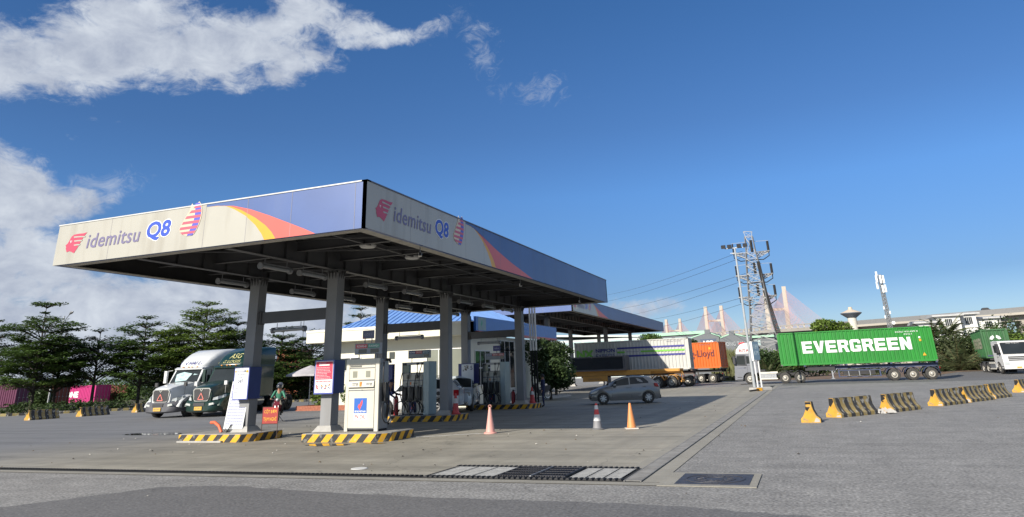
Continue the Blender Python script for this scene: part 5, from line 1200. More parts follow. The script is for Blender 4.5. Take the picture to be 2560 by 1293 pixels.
# ---- orange container
m_co2 = M('container orange', (.52, .105, .006), .45, var=.06, dirt=.15, dirtcol=(.3, .08, .02), streak=True); m_cend = M('container end shade', (.14, .05, .035), .6, var=.2)  # end colour is the orange darkened as its shaded side
P0 = Vector((-9.25, 89.6, 0)); th = R(-14); Lc = 12.19
co = container((P0.x - Lc * math.cos(th), P0.y - Lc * math.sin(th), 1.66), th, Lc, m_co2, 'orange container lettered Hapag-Lloyd behind the white container', H=2.95)
MB().text('Hapag-Lloyd', Vector((6.6, .03, 1.05)), FU, FV, 4.9, 1.02, bold=.01, lift=.012).build('lettering', M('letter maroon dark', (.1, .01, .02), .5), co)
MB().face_uv([(10.9, 2.1), (11.15, 2.1), (11.15, 2.35), (10.9, 2.35)], (0, .03, 0), FU, FV, .012).build('yellow_label', m_yel, co); MB().text('HLBU 143', Vector((9.8, .03, 2.62)), FU, FV, 1.3, .12, lift=.012).build('number', m_ink, co)
trailer((P0.x - 12.0 * math.cos(th), P0.y - 12.0 * math.sin(th), .01), th, 12.0, m_chas, 'black container trailer under the orange container', [9.3, 10.75], 1.62)
# ---- green container truck at the far right, up the slope
q0 = at(2530, 900, 86.0)
tr2 = cabover((q0.x, 86.0, rise(q0.x, 86) + .02), R(-84), 'white flat nosed truck at the right edge, facing the camera', m_cabw, m_cabw, roof_air=False, name=None, front_detail=True, plate_txt='15H 034.17')
MB().box(1.11, 1.14, -1.05, 1.05, 2.72, 2.9).build('visor_band', m_plas, tr2); MB().text('TRAI THANG', Vector((1.142, 0, 2.77)), SU, FV, 1.2, .1, center=True, lift=.004).build('lettering', m_cw, tr2)
m_cg2 = M('container faded green', (.022, .1, .028), .6, var=.2, scale=1.5, dirt=.6, dirtcol=(.07, .1, .065), streak=True)
q1 = at(2468, 900, 90.5)
c2_ = container((q1.x + 2.43, 90.3, 1.66), R(84), 12.19, m_cg2, 'dirty faded green container on the truck at the right edge', H=2.9)
MB().text('EVERGREEN', Vector((10.6, 2.41, .95)), Vector((-1, 0, 0)), FV, 9.0, 1.15, bold=.06, lift=.012).build('lettering', M('faded cream', (.45, .45, .3), .6), c2_)
b = MB()
for k in range(4):
    a0 = k * 1.57 + .25; b.poly([(.012, 1.22 + r_ * math.cos(a0 + f_), 1.75 + r_ * math.sin(a0 + f_)) for r_, f_ in ((.3, 0), (.55, 0), (.57, .5), (.55, 1.05), (.3, 1.05))])
b.build('emblem', m_lw, c2_)
trailer((q1.x + 2.43, 90.3, rise(q1.x + 2, 97)), R(84), 12.0, m_chasb, 'dark trailer under the dirty green container at the right edge', [8.2, 9.6, 11.0], 1.55)
# ------------------------------------------------------------------ long-nosed tractors on the left
def bonnet_truck(loc, rz, label, m_, m_bump, roof_txt, plate_txt, m_txt, shade=False):
    t = thing('tractor_truck', label, 'truck', loc, rz, 'long nosed tractors parked on the left')
    S1 = lambda x, w0, z0, w1, z1, w2, z2: [(x, -w0, z0), (x, -w1, z1), (x, -w2, z2), (x, -w2 * .5, z2 + .05), (x, w2 * .5, z2 + .05), (x, w2, z2), (x, w1, z1), (x, w0, z0)]
    # hood
    R_ = [S1(1.18, .60, .86, .64, 1.3, .52, 1.60), S1(1.0, .72, .86, .70, 1.35, .58, 1.68), S1(.5, .86, .95, .80, 1.45, .66, 1.78), S1(0, .95, 1.1, .88, 1.55, .74, 1.86), S1(-.62, 1.02, 1.0, .98, 1.6, .84, 1.95)]
    MB().loft(R_).build('hood', m_, t, smooth=50)
    for s_ in (1, -1):
        # fender with an arch over the wheel
        b = MB(); rg = []
        for k in range(13):
            a = math.pi * k / 12; ci, si = math.cos(a), math.sin(a)
            xo, zo = .02 + .86 * ci, .62 + .62 * si
            if k < 5: xo += .22 * (1 - k / 5)
            rg.append([(xo, s_ * 1.16, zo), (xo * .97, s_ * 1.22, zo - .04), (.62 * ci, s_ * 1.22, .52 + .62 * si * .96), (.6 * ci, s_ * .85, .52 + .6 * si * .96), (xo * .96, s_ * .70, zo + .12 * si)])
        b.loft(rg).build('fender', m_, t, smooth=40)
        h = MB().loft([[(1.14, s_ * .70, .92), (1.12, s_ * .74, 1.06), (1.0, s_ * .95, 1.12), (1.02, s_ * .98, .95)], [(.72, s_ * 1.17, 1.02), (.70, s_ * 1.12, 1.2), (.5, s_ * 1.15, 1.24), (.55, s_ * 1.2, 1.12)]]).build('headlight', m_light, t, smooth=30)
        wheel(t, 0, s_ * 1.2, .52, .3, s_, rim='dark')
        for x in (-5.1, -6.45): wheel(t, x, s_ * 1.22, .52, .28, s_, dual=True, rim='dark')
        y = s_ * 1.2
        mi = MB().box(-.85, -.7, *sorted((s_ * 1.32, s_ * 1.52)), 1.95, 2.68).bar((-.9, s_ * 1.05, 2.7), (-.78, s_ * 1.42, 2.66), .03).bar((-.9, s_ * 1.08, 1.9), (-.78, s_ * 1.42, 1.98), .03).build('mirror', m_cabw if not shade else m_, t, bevel=.03)
        MB().tube([(.35, s_ * .95, 1.3), (.45, s_ * 1.02, 1.75)], .012, 6).box(.38, .5, s_ * 1.02 - .09, s_ * 1.02 + .09, 1.75, 1.98).build('hood_mirror', m_plas if not shade else m_cabw, t)
        # side glass and door
        g = MB().add([(-.75, s_ * 1.062, 1.98), (-1.75, s_ * 1.062, 1.95), (-1.75, s_ * 1.042, 2.66), (-1.12, s_ * 1.042, 2.66)], [(0, 1, 2, 3)]).build('side_window', m_glass, t)
        MB().bar((-.62, s_ * 1.055, 1.0), (-.62, s_ * 1.055, 1.95), .02, .02).bar((-1.85, s_ * 1.065, .95), (-1.85, s_ * 1.065, 2.7), .02, .02).build('door_seam', m_plas, t)
        MB().box(-1.72, -1.55, *sorted((s_ * 1.06, s_ * 1.09)), 1.7, 1.75).build('door_handle', m_plas, t)
        MB().box(-1.9, -.75, *sorted((s_ * .85, s_ * 1.2)), .38, .5).box(-1.9, -.9, *sorted((s_ * .9, s_ * 1.15)), .68, .76).build('step', m_plas, t)
        MB().tube([(-3.4, s_ * .95, .75), (-2.1, s_ * .95, .75)], .3, 14).build('fuel_tank', m_chrome, t, smooth=40)
    # cab and sleeper
    cab = [(-.62, .95), (-.62, 1.93), (-1.12, 2.76), (-1.3, 2.86), (-2.05, 2.9), (-2.05, .95)]
    MB().prism(cab, 'y', -1.05, 1.05).build('cab', m_, t, bevel=.05)
    MB().box(-4.4, -2.052, -1.2, 1.2, .95, 2.9).build('sleeper', m_, t, bevel=.06)
    def ring(x, w, z0, z1, rr):
        return [(x, -w, z0), (x, -w, z1 - rr), (x, -w + rr * .35, z1 - rr * .35), (x, -w + rr, z1), (x, w - rr, z1), (x, w - rr * .35, z1 - rr * .35), (x, w, z1 - rr), (x, w, z0)]
    f_ = MB().loft([ring(-1.25, .7, 2.84, 2.95, .05), ring(-1.42, .95, 2.86, 3.12, .12), ring(-1.8, 1.08, 2.88, 3.42, .22), ring(-2.3, 1.17, 2.88, 3.72, .3), ring(-3.0, 1.2, 2.88, 3.93, .3), ring(-3.8, 1.2, 2.88, 4.0, .2), ring(-4.4, 1.2, 2.88, 4.0, .12)]).build('roof_fairing', m_, t, smooth=45)
    MB().add([(-.60, -.96, 1.94), (-.60, .96, 1.94), (-1.10, .90, 2.74), (-1.10, -.90, 2.74)], [(0, 1, 2, 3)]).add([(-.605, -.02, 1.94), (-.595, .02, 1.94), (-1.10, .02, 2.75), (-1.10, -.02, 2.75)], [(0, 1, 2, 3)]).build('windshield', m_glass, t)
    if not shade: MB().add([(-.64, -.62, 2.02), (-.68, .15, 2.08), (-.935, .35, 2.48), (-1.0, -.3, 2.59), (-.92, -.75, 2.46)], [(0, 1, 2, 3, 4)]).add([(-.655, .4, 2.02), (-.66, .85, 2.03), (-.9, .8, 2.42), (-.93, .5, 2.47)], [(0, 1, 2, 3)]).build('sunshade', M('sunshade foil', (.45, .6, .6), .3, .4, var=.4, scale=6), t)
    MB().prism([(-1.0, 2.72), (-1.13, 2.78), (-1.2, 2.88), (-.98, 2.79)], 'y', -1.0, 1.0).build('sun_visor', m_, t)
    b = MB()
    for y in (-.5, -.12, .12, .5): b.box(-1.18, -1.08, y - .05, y + .05, 2.87, 2.92)
    b.build('marker_light', M('marker amber', (.6, .25, .05), .3), t)
    # grille with chrome surround
    g0 = [(-.50, 1.60), (.50, 1.60), (.60, 1.5), (.52, .98), (.42, .86), (-.42, .86), (-.52, .98), (-.60, 1.5)]
    fr = MB().prism([(a, c) for a, c in g0], 'x', 1.18, 1.235).build('grille_frame', m_chrome, t, bevel=.015)
    MB().prism([(a * .87, 1.235 + (c - 1.235) * .87) for a, c in g0], 'x', 1.236, 1.25).build('grille', m_plas, fr)
    b = MB()
    for i in range(15): y = -.46 + i * .066; b.box(1.25, 1.262, y, y + .02, .95, 1.53)
    b.build('grille_bar', m_steelp, fr)
    b = MB(); T = [(-.19, .98), (.19, .98), (.0, 1.33)]
    for i in range(3): b.bar((1.275, *T[i]), (1.275, *T[(i + 1) % 3]), .045, .02, up=(1, 0, 0))
    b.build('warning_triangle', M('triangle pink red', (.55, .16, .13), .5), fr)
    b = MB().bar((1.27, -.1, 1.56), (1.27, 0, 1.43), .04, .02, up=(1, 0, 0)).bar((1.27, .1, 1.56), (1.27, 0, 1.43), .04, .02, up=(1, 0, 0)); b.build('badge', m_chrome, fr)
    # bumper
    def bring(x, y, h0, h1): return [(x, y, h0), (x + .1, y, h0 + .08), (x + .1, y, h1 - .1), (x, y, h1), (x - .35, y, h1), (x - .35, y, h0)]
    bu = MB().loft([bring(.72, -1.22, .36, .9), bring(1.12, -.95, .3, .9), bring(1.27, -.5, .27, .86), bring(1.3, 0, .27, .85), bring(1.27, .5, .27, .86), bring(1.12, .95, .3, .9), bring(.72, 1.22, .36, .9)]).build('bumper', m_bump, t, smooth=40)
    MB().box(1.3, 1.41, -.36, .36, .63, .8).build('bumper_intake', m_plas, bu)
    for s_ in (1, -1): MB().prism([(s_ * .55, .62), (s_ * .95, .7), (s_ * .9, .8), (s_ * .5, .74)], 'x', 1.12, 1.33).build('fog_lamp', m_light, bu)
    plate(t, 1.425, 0, .4, SU, plate_txt, .5, .19)
    for y in (.43, -.43): MB().box(-7.3, 1.1, y - .05, y + .05, .75, 1.0).build('frame_rail', m_chas, t)
    MB().box(-4.9, -4.41, -1.0, 1.0, .95, 1.05).build('deck_plate', m_steel, t)
    MB().lathe([(0, 0), (.45, 0), (.45, .08), (0, .1)], (-5.8, 0, 1.1), n=20).build('fifth_wheel', m_chas, t)
    # lettering round the nose of the fairing
    for k, (tx, h_, z_, w_) in enumerate(roof_txt):
        n_ = len(tx); s0 = text_geo(tx, 0, 0.1, 1.0)[0]; vs, fs = text_geo(tx, 0, .1, 1.0)
        x0 = min(p[0] for p in vs); x1 = max(p[0] for p in vs); y0 = min(p[1] for p in vs); y1 = max(p[1] for p in vs); V = []
        for p in vs:
            f = (p[0] - x0) / (x1 - x0) * w_ - w_ * .45; z = z_ + (p[1] - y0) / (y1 - y0) * h_
            # nose outline at this height: rounded front, then along the left side
            xn = -1.42 - (z - 3.12) * 1.25; hw = 1.02 + (z - 3.1) * .22
            yy = max(-hw, min(f, 9)); 
            if yy < hw * .72: V.append((xn + .05 - .16 * (yy / hw) ** 2, yy, z))
            else:
                e = yy - hw * .72; V.append((xn + .05 - .083 - e * .9, min(hw + .03, hw * .72 + e * .42), z))
        MB().add(V, fs).build('lettering', m_txt, f_)
    return t
m_wt = M('truck white paint', (.55, .56, .56), .3, var=.03, coat=.5, dirt=.1, dirtcol=(.4, .38, .33)); m_gt = M('truck dark green paint', (.006, .026, .019), .3, var=.08, coat=.35); m_bg = M('bumper grey', (.09, .09, .1), .5, var=.1)
bonnet_truck((-36.35, 34.9, .005), R(-82), 'white long nosed tractor with dark grey bumper, leftmost of the two parked', m_wt, m_bg, [('TAN HAI LONG', .2, 3.02, 2.5)], '15H-036.45', m_nb)
bonnet_truck((-33.45, 35.15, .005), R(-82), 'dark green long nosed tractor, parked between the white one and the left column', m_gt, m_gt, [('ASG', .3, 3.3, .8), ('ASG LOGISTICS', .17, 3.03, 2.2)], '15C-364.70', M('letter pale yellow', (.5, .47, .2), .5), True)
# ------------------------------------------------------------------ cars
def car(loc, rz, label, name, m_, st, glass_x, r=.31, wx=(1.245, -1.245), hw=.84, rack=False, group=None):
    """st: stations (x, [(halfwidth, z) sill, low, mid, belt, roof edge, roof centre]); forward +x"""
    t = thing(name, label, 'car', loc, rz)
    def ring(s_):
        x, P = s_; return [(x, -w, z) for w, z in P[:-1]] + [(x, 0, P[-1][1])] + [(x, w, z) for w, z in reversed(P[:-1])]
    rg = [ring(s_) for s_ in st]; n = len(rg[0])
    b = MB().loft(rg); body = b.build('body', m_, t, smooth=38)
    # cut the wheel arches
    cuts = []
    for x in wx:
        for s_ in (1, -1):
            c = MB().tube([(x, s_ * (hw - .28), r + .01), (x, s_ * (hw + .3), r + .01)], r + .065, 24).build('cut', m_plas, t); cuts.append(c)
            md = body.modifiers.new('b', 'BOOLEAN'); md.operation = 'DIFFERENCE'; md.object = c; md.solver = 'EXACT'
    dg = bpy.context.evaluated_depsgraph_get(); me = bpy.data.meshes.new_from_object(body.evaluated_get(dg)); body.modifiers.clear(); body.data = me
    while len(me.materials) > 1: me.materials.pop(index=1)
    me.materials.clear(); me.materials.append(m_); me.polygons.foreach_set('material_index', [0] * len(me.polygons)); me.shade_smooth(); me.set_sharp_from_angle(angle=R(35))
    for c in cuts: bpy.data.objects.remove(c)
    for x in wx:
        for s_ in (1, -1):
            wheel(t, x, s_ * (hw - .02), r, .2, s_, rim='alloy')
    # glass laid just outside the shell: side panes between belt (index 3) and roof edge (index 4)
    def lerp(a, c, f): return a + (c - a) * f
    def at_x(x):
        for i in range(len(st) - 1):
            xa, xb = st[i][0], st[i + 1][0]
            if xa >= x >= xb:
                f = (xa - x) / (xa - xb); return [(lerp(p[0], q[0], f), lerp(p[1], q[1], f)) for p, q in zip(st[i][1], st[i + 1][1])]
    for s_ in (1, -1):
        for (xa, xb, fa, fb) in glass_x['side']:
            Pts = []
            N_ = 8; lo = []; hi = []
            for i in range(N_ + 1):
                x = lerp(xa, xb, i / N_); P = at_x(x); (w0, z0), (w1, z1) = P[3], P[4]
                top_f = .9; lo.append((x, s_ * (lerp(w0, w1, .06) + .006), lerp(z0, z1, .06))); tf = min(.9, lerp(fa, .9, min(1, i / 2.0)) if i < 2 else (lerp(fb, .9, min(1, (N_ - i) / 2.0)) if i > N_ - 2 else .9)); hi.append((x, s_ * (lerp(w0, w1, tf) + .006), lerp(z0, z1, tf)))
            MB().add(lo + hi, [(i, i + 1, i + 2 + N_, i + 1 + N_) for i in range(N_)]).build('side_window', m_glass, t)
    for nm, (xa, xb) in (('windshield', glass_x['front']), ('rear_window', glass_x['rear'])):
        Pa, Pb = at_x(xa), at_x(xb); e = .008
        MB().add([(xa, -Pa[4][0] * .95, Pa[4][1] + e), (xa, 0, Pa[5][1] + e), (xa, Pa[4][0] * .95, Pa[4][1] + e), (xb, Pb[4][0] * .93, Pb[4][1] + e), (xb, 0, Pb[5][1] + e), (xb, -Pb[4][0] * .93, Pb[4][1] + e)], [(0, 1, 4, 5), (1, 2, 3, 4)]).build(nm, m_glass, t)
    return t, at_x
m_car = M('car taupe grey paint', (.2, .2, .195), .28, .35, var=.04, coat=.8); m_suv = M('suv silver paint', (.62, .64, .66), .25, .1, var=.04, coat=.8); m_suv2 = M('suv pale blue white', (.6, .68, .74), .22, .1, var=.04, coat=.8)
m_tail = M('car tail lamp', (.35, .01, .015), .15)
st = [(2.0, [(.50, .26), (.56, .34), (.58, .46), (.5, .56), (.4, .6), (0, .62)]), (1.88, [(.70, .2), (.74, .34), (.75, .5), (.66, .64), (.52, .69), (0, .72)]),
      (1.6, [(.78, .19), (.83, .36), (.83, .58), (.74, .75), (.62, .8), (0, .84)]), (1.25, [(.8, .19), (.85, .38), (.84, .64), (.77, .84), (.68, .9), (0, .94)]),
      (1.02, [(.8, .19), (.85, .4), (.84, .66), (.79, .89), (.71, .95), (0, 1.0)]), (.45, [(.8, .19), (.85, .4), (.84, .69), (.8, .93), (.65, 1.24), (0, 1.29)]),
      (.05, [(.8, .19), (.85, .4), (.84, .71), (.8, .95), (.62, 1.38), (0, 1.42)]), (-.5, [(.8, .19), (.85, .4), (.84, .72), (.8, .99), (.61, 1.42), (0, 1.465)]),
      (-1.1, [(.8, .19), (.85, .4), (.84, .73), (.79, 1.02), (.6, 1.38), (0, 1.43)]), (-1.42, [(.79, .2), (.84, .4), (.83, .74), (.77, 1.03), (.58, 1.33), (0, 1.375)]),
      (-1.72, [(.76, .22), (.81, .42), (.81, .76), (.73, 1.0), (.6, 1.1), (0, 1.13)]), (-1.9, [(.68, .3), (.74, .45), (.74, .8), (.66, .9), (.56, .93), (0, .95)])]
hb, ax = car((-9.72, 41.35, .006), R(180 + 17), 'small taupe grey hatchback crossing behind the cones', 'hatchback', m_car, st, {'side': [(.82, -.22, .08, .9), (-.28, -1.3, .9, .3)], 'front': (1.0, .1), 'rear': (-1.46, -1.7)})
for s_ in (1, -1):
    MB().prism([(1.6, .6), (1.93, .54), (1.9, .64), (1.45, .78)], 'y', *sorted((s_ * .68, s_ * .815))).build('headlight', m_light, hb, bevel=.02)
    MB().prism([(-1.62, .86), (-1.86, .84), (-1.78, 1.02), (-1.6, 1.04)], 'y', *sorted((s_ * .66, s_ * .825))).build('tail_lamp', m_tail, hb, bevel=.02)
    MB().box(.5, .66, *sorted((s_ * .82, s_ * 1.0)), .93, 1.04).build('mirror', m_car, hb, bevel=.03)
    b = MB()
    for x in (-.16, -1.05): b.box(x - .09, x + .09, *sorted((s_ * .83, s_ * .865)), .83 + (x < -1) * .04, .865 + (x < -1) * .04)
    b.build('door_handle', m_car, hb, bevel=.008)
    MB().bar((.74, s_ * .853, .35), (.74, s_ * .82, .88), .012, .01).bar((-.32, s_ * .853, .3), (-.32, s_ * .815, .95), .012, .01).build('door_seam', m_plas, hb)
    MB().prism([(1.9, .3), (1.98, .32), (1.96, .46), (1.86, .48)], 'y', *sorted((s_ * .45, s_ * .66))).build('fog_light', m_plas, hb)
MB().prism([(1.965, .3), (2.02, .32), (2.02, .48), (1.985, .5)], 'y', -.36, .36).build('grille', m_plas, hb)
MB().box(-1.95, -1.84, -.6, .6, .24, .42).build('rear_bumper_trim', m_plas, hb)
# the two SUVs standing among the pumps
def suv_st(L_=4.6, H=1.75, w=.92):
    k = H / 1.75; hl = L_ / 2
    return [(hl, [(.6, .35), (.7, .45), (.74, .62), (.7, .85), (.6, .9), (0, .93)]), (hl - .15, [(.78, .3), (.86, .42), (.88, .7), (.82, .98), (.7, 1.03), (0, 1.07)]), (hl - .9, [(.86, .3), (w, .45), (w, .75), (.86, 1.05), (.76, 1.1), (0, 1.14)]),
            (hl - 1.25, [(.86, .3), (w, .45), (w, .78), (.87, 1.1), (.78, 1.16), (0, 1.2)]), (hl - 2.0, [(.86, .3), (w, .45), (w, .8), (.87, 1.13), (.7, 1.66 * k), (0, 1.72 * k)]), (0 - .2, [(.86, .3), (w, .45), (w, .8), (.87, 1.15), (.69, 1.69 * k), (0, 1.75 * k)]),
            (-hl + .9, [(.86, .3), (w, .45), (w, .8), (.86, 1.17), (.68, 1.66 * k), (0, 1.72 * k)]), (-hl + .35, [(.84, .32), (.9, .45), (.9, .82), (.83, 1.17), (.66, 1.55 * k), (0, 1.6 * k)]), (-hl, [(.74, .4), (.82, .5), (.82, .85), (.76, 1.1), (.68, 1.16), (0, 1.2)])]
s1, _ = car((-18.6, 33.4, .006), R(196), 'silver SUV being refuelled behind the middle fuel pump', 'suv', m_suv, suv_st(), {'side': [(.95, .0, .1, .9), (-.06, -1.0, .9, .9), (-1.06, -1.85, .9, .15)], 'front': (1.0, .4), 'rear': (-1.98, -2.2)}, r=.39, wx=(1.42, -1.4), hw=.92)
MB().bar((-.3 + .9, .6, 1.8), (-1.7, .6, 1.79), .035).bar((.6, -.6, 1.8), (-1.7, -.6, 1.79), .035).build('roof_rail', m_plas, s1)
for s_ in (1, -1): MB().box(-2.3, -2.05, *sorted((s_ * .7, s_ * .9)), .85, 1.12).build('tail_lamp', m_tail, s1, bevel=.02); MB().box(1.95, 2.26, *sorted((s_ * .55, s_ * .86)), .78, .94).build('headlight', m_light, s1, bevel=.03)
MB().lathe([(0, .935), (.1, .935), (.1, .92)], (-1.4 + .1, 0, .98), 'y', 14).build('fuel_flap', m_plas, s1)
s2, _ = car((-17.9, 37.0, .006), R(-72), 'pale blue white SUV facing the camera, behind the middle column', 'suv', m_suv2, suv_st(4.5, 1.8), {'side': [(.95, .0, .1, .9), (-.06, -1.0, .9, .9), (-1.06, -1.85, .9, .15)], 'front': (1.0, .4), 'rear': (-1.98, -2.2)}, r=.39, wx=(1.42, -1.4), hw=.92)
for s_ in (1, -1): MB().box(2.02, 2.22, *sorted((s_ * .5, s_ * .84)), .76, .96).build('headlight', m_light, s2, bevel=.03)
MB().box(2.2, 2.28, -.45, .45, .62, .88).build('grille', m_chrome, s2, bevel=.02); MB().box(2.2, 2.33, -.72, .72, .36, .5).build('bumper_bar', m_chrome, s2, bevel=.03)
# ------------------------------------------------------------------ people
def fig(name, label, J, radii, loc, rz, mats, hat=None, extra=None, cat='person', group=None, sub=1):
    """J: joint -> (x, y, z); bones by name; body grown with the skin modifier and coloured by nearest bone"""
    E = [('pelvis', 'belly'), ('belly', 'chest'), ('chest', 'neck'), ('neck', 'head'), ('head', 'crown')]
    for s_ in 'LR':
        E += [('chest', 'sho' + s_), ('sho' + s_, 'elb' + s_), ('elb' + s_, 'wri' + s_), ('wri' + s_, 'pal' + s_), ('pelvis', 'hip' + s_), ('hip' + s_, 'kne' + s_), ('kne' + s_, 'ank' + s_), ('ank' + s_, 'toe' + s_)]
    names = list(J); idx = {n_: i for i, n_ in enumerate(names)}
    me = bpy.data.meshes.new('person'); me.from_pydata([J[n_] for n_ in names], [(idx[a], idx[c]) for a, c in E], [])
    o = bpy.data.objects.new('person', me); col.objects.link(o)
    md = o.modifiers.new('s', 'SKIN'); md.use_smooth_shade = True
    sv = me.skin_vertices[0].data
    for n_ in names: sv[idx[n_]].radius = radii.get(n_.rstrip('LR') if n_[-1] in 'LR' and n_[:-1] in ('sho', 'elb', 'wri', 'pal', 'hip', 'kne', 'ank', 'toe') else n_, (.06, .06)); sv[idx[n_]].use_root = n_ == 'pelvis'
    ms = o.modifiers.new('u', 'SUBSURF'); ms.levels = 2; ms.render_levels = 2
    dg = bpy.context.evaluated_depsgraph_get(); m2 = bpy.data.meshes.new_from_object(o.evaluated_get(dg)); o.modifiers.clear(); bpy.data.objects.remove(o)
    m2.materials.clear()
    for q in mats: m2.materials.append(q)          # skin, shirt, trousers, shoes
    part = {'head': 0, 'crown': 0, 'neck': 0, 'chest': 1, 'belly': 1, 'sho': 1, 'elb': 1, 'wri': 1, 'pal': 0, 'pelvis': 2, 'hip': 2, 'kne': 2, 'ank': 2, 'toe': 3}
    seg = [(Vector(J[a]), Vector(J[c]), part[c.rstrip('LR') if c[-1] in 'LR' and c[:-1] in part else c]) for a, c in E]
    for p in m2.polygons:
        c = p.center; best = 9; k = 0
        for a, e, q in seg:
            d = e - a; f = max(0, min(1, (c - a).dot(d) / d.length_squared)); dd = (c - (a + d * f)).length
            if dd < best: best = dd; k = q
        p.material_index = k; p.use_smooth = True
    b = bpy.data.objects.new('person', m2); col.objects.link(b); b.location = loc; b.rotation_euler = (0, 0, rz); b['label'] = label; b['category'] = cat
    if group: b['group'] = group
    # fingers: short curled chains rooted in the palm, joined into the same mesh
    bm = bmesh.new(); bm.from_mesh(m2)
    for s_ in 'LR':
        pa, wr = Vector(J['pal' + s_]), Vector(J['wri' + s_]); d = (pa - wr).normalized(); sd = d.cross(Vector((0, 0, 1))); sd = sd.normalized() if sd.length > .1 else Vector((1, 0, 0)); dn = d.cross(sd)
        dn = dn if dn.z < 0 else -dn
        for k, (off, ln) in enumerate(((-.03, .065), (-.01, .08), (.01, .075), (.03, .055), (-.045, .05))):
            root = pa + sd * off - d * (.01 if k < 4 else .04); tmp = MB()
            dr = d if k < 4 else (d * .6 - sd * .8).normalized()
            tmp.tube([root, root + dr * ln * .5 + dn * .01, root + dr * ln * .8 + dn * (.03 if k < 4 else .015)], [.009, .0085, .006], 6)
            vv = [bm.verts.new(q) for q in tmp.v]
            for f in tmp.f: bm.faces.new([vv[i] for i in f]).material_index = 0
    bm.to_mesh(m2); bm.free()
    hc = Vector(J['head']) * .35 + Vector(J['crown']) * .65
    return b, hc
RAD = dict(pelvis=(.15, .12), belly=(.14, .11), chest=(.17, .12), neck=(.055, .06), head=(.078, .09), crown=(.07, .08), sho=(.07, .07), elb=(.045, .045), wri=(.03, .033), pal=(.038, .022), hip=(.09, .09), kne=(.062, .065), ank=(.042, .045), toe=(.045, .035))
m_skin = M('skin', (.35, .19, .12), .5, var=.05); m_tgreen = M('shirt teal green', (.05, .2, .13), .8, var=.12, scale=8); m_trs = M('trousers black', (.02, .02, .022), .8); m_shoe = M('shoes dark', (.03, .028, .025), .6); m_navy = M('uniform navy', (.012, .02, .07), .8, var=.15); m_hair = M('hair black', (.012, .01, .009), .6)
def face(par, hc, fwd, m_):
    """nose, eyes, mouth and ears as a small child mesh on the front of the head"""
    f = Vector(fwd).normalized(); s_ = f.cross(FV).normalized(); b = MB()
    b.add([hc + f * .085 + FV * .02, hc + f * .085 - s_ * .014 - FV * .035, hc + f * .085 + s_ * .014 - FV * .035, hc + f * .115 - FV * .03], [(0, 1, 3), (0, 3, 2), (1, 2, 3)], 0)
    for k in (-1, 1):
        b.add([hc + f * .09 + s_ * (k * .032 + q) + FV * (.018 + z) for q, z in ((-.014, 0), (0, -.006), (.014, 0), (0, .007))], [(0, 1, 2, 3)], 1)
        b.tube([hc + s_ * k * .082 + FV * .02, hc + s_ * k * .088 - FV * .03], .014, 6, m=0)
    b.add([hc + f * .094 + s_ * q + FV * z for q, z in ((-.025, -.06), (.025, -.06), (.02, -.07), (-.02, -.07))], [(0, 1, 2, 3)], 2)
    b.build('face', [m_, m_hair, m_signr], par)
def helmet(par, c, m_, r=.135):
    MB().lathe([(r * 1.02, -.06), (r * 1.04, 0), (r * .95, .06), (r * .62, .115), (0, .14)], c, 'z', 18).build('helmet', m_, par, smooth=60)
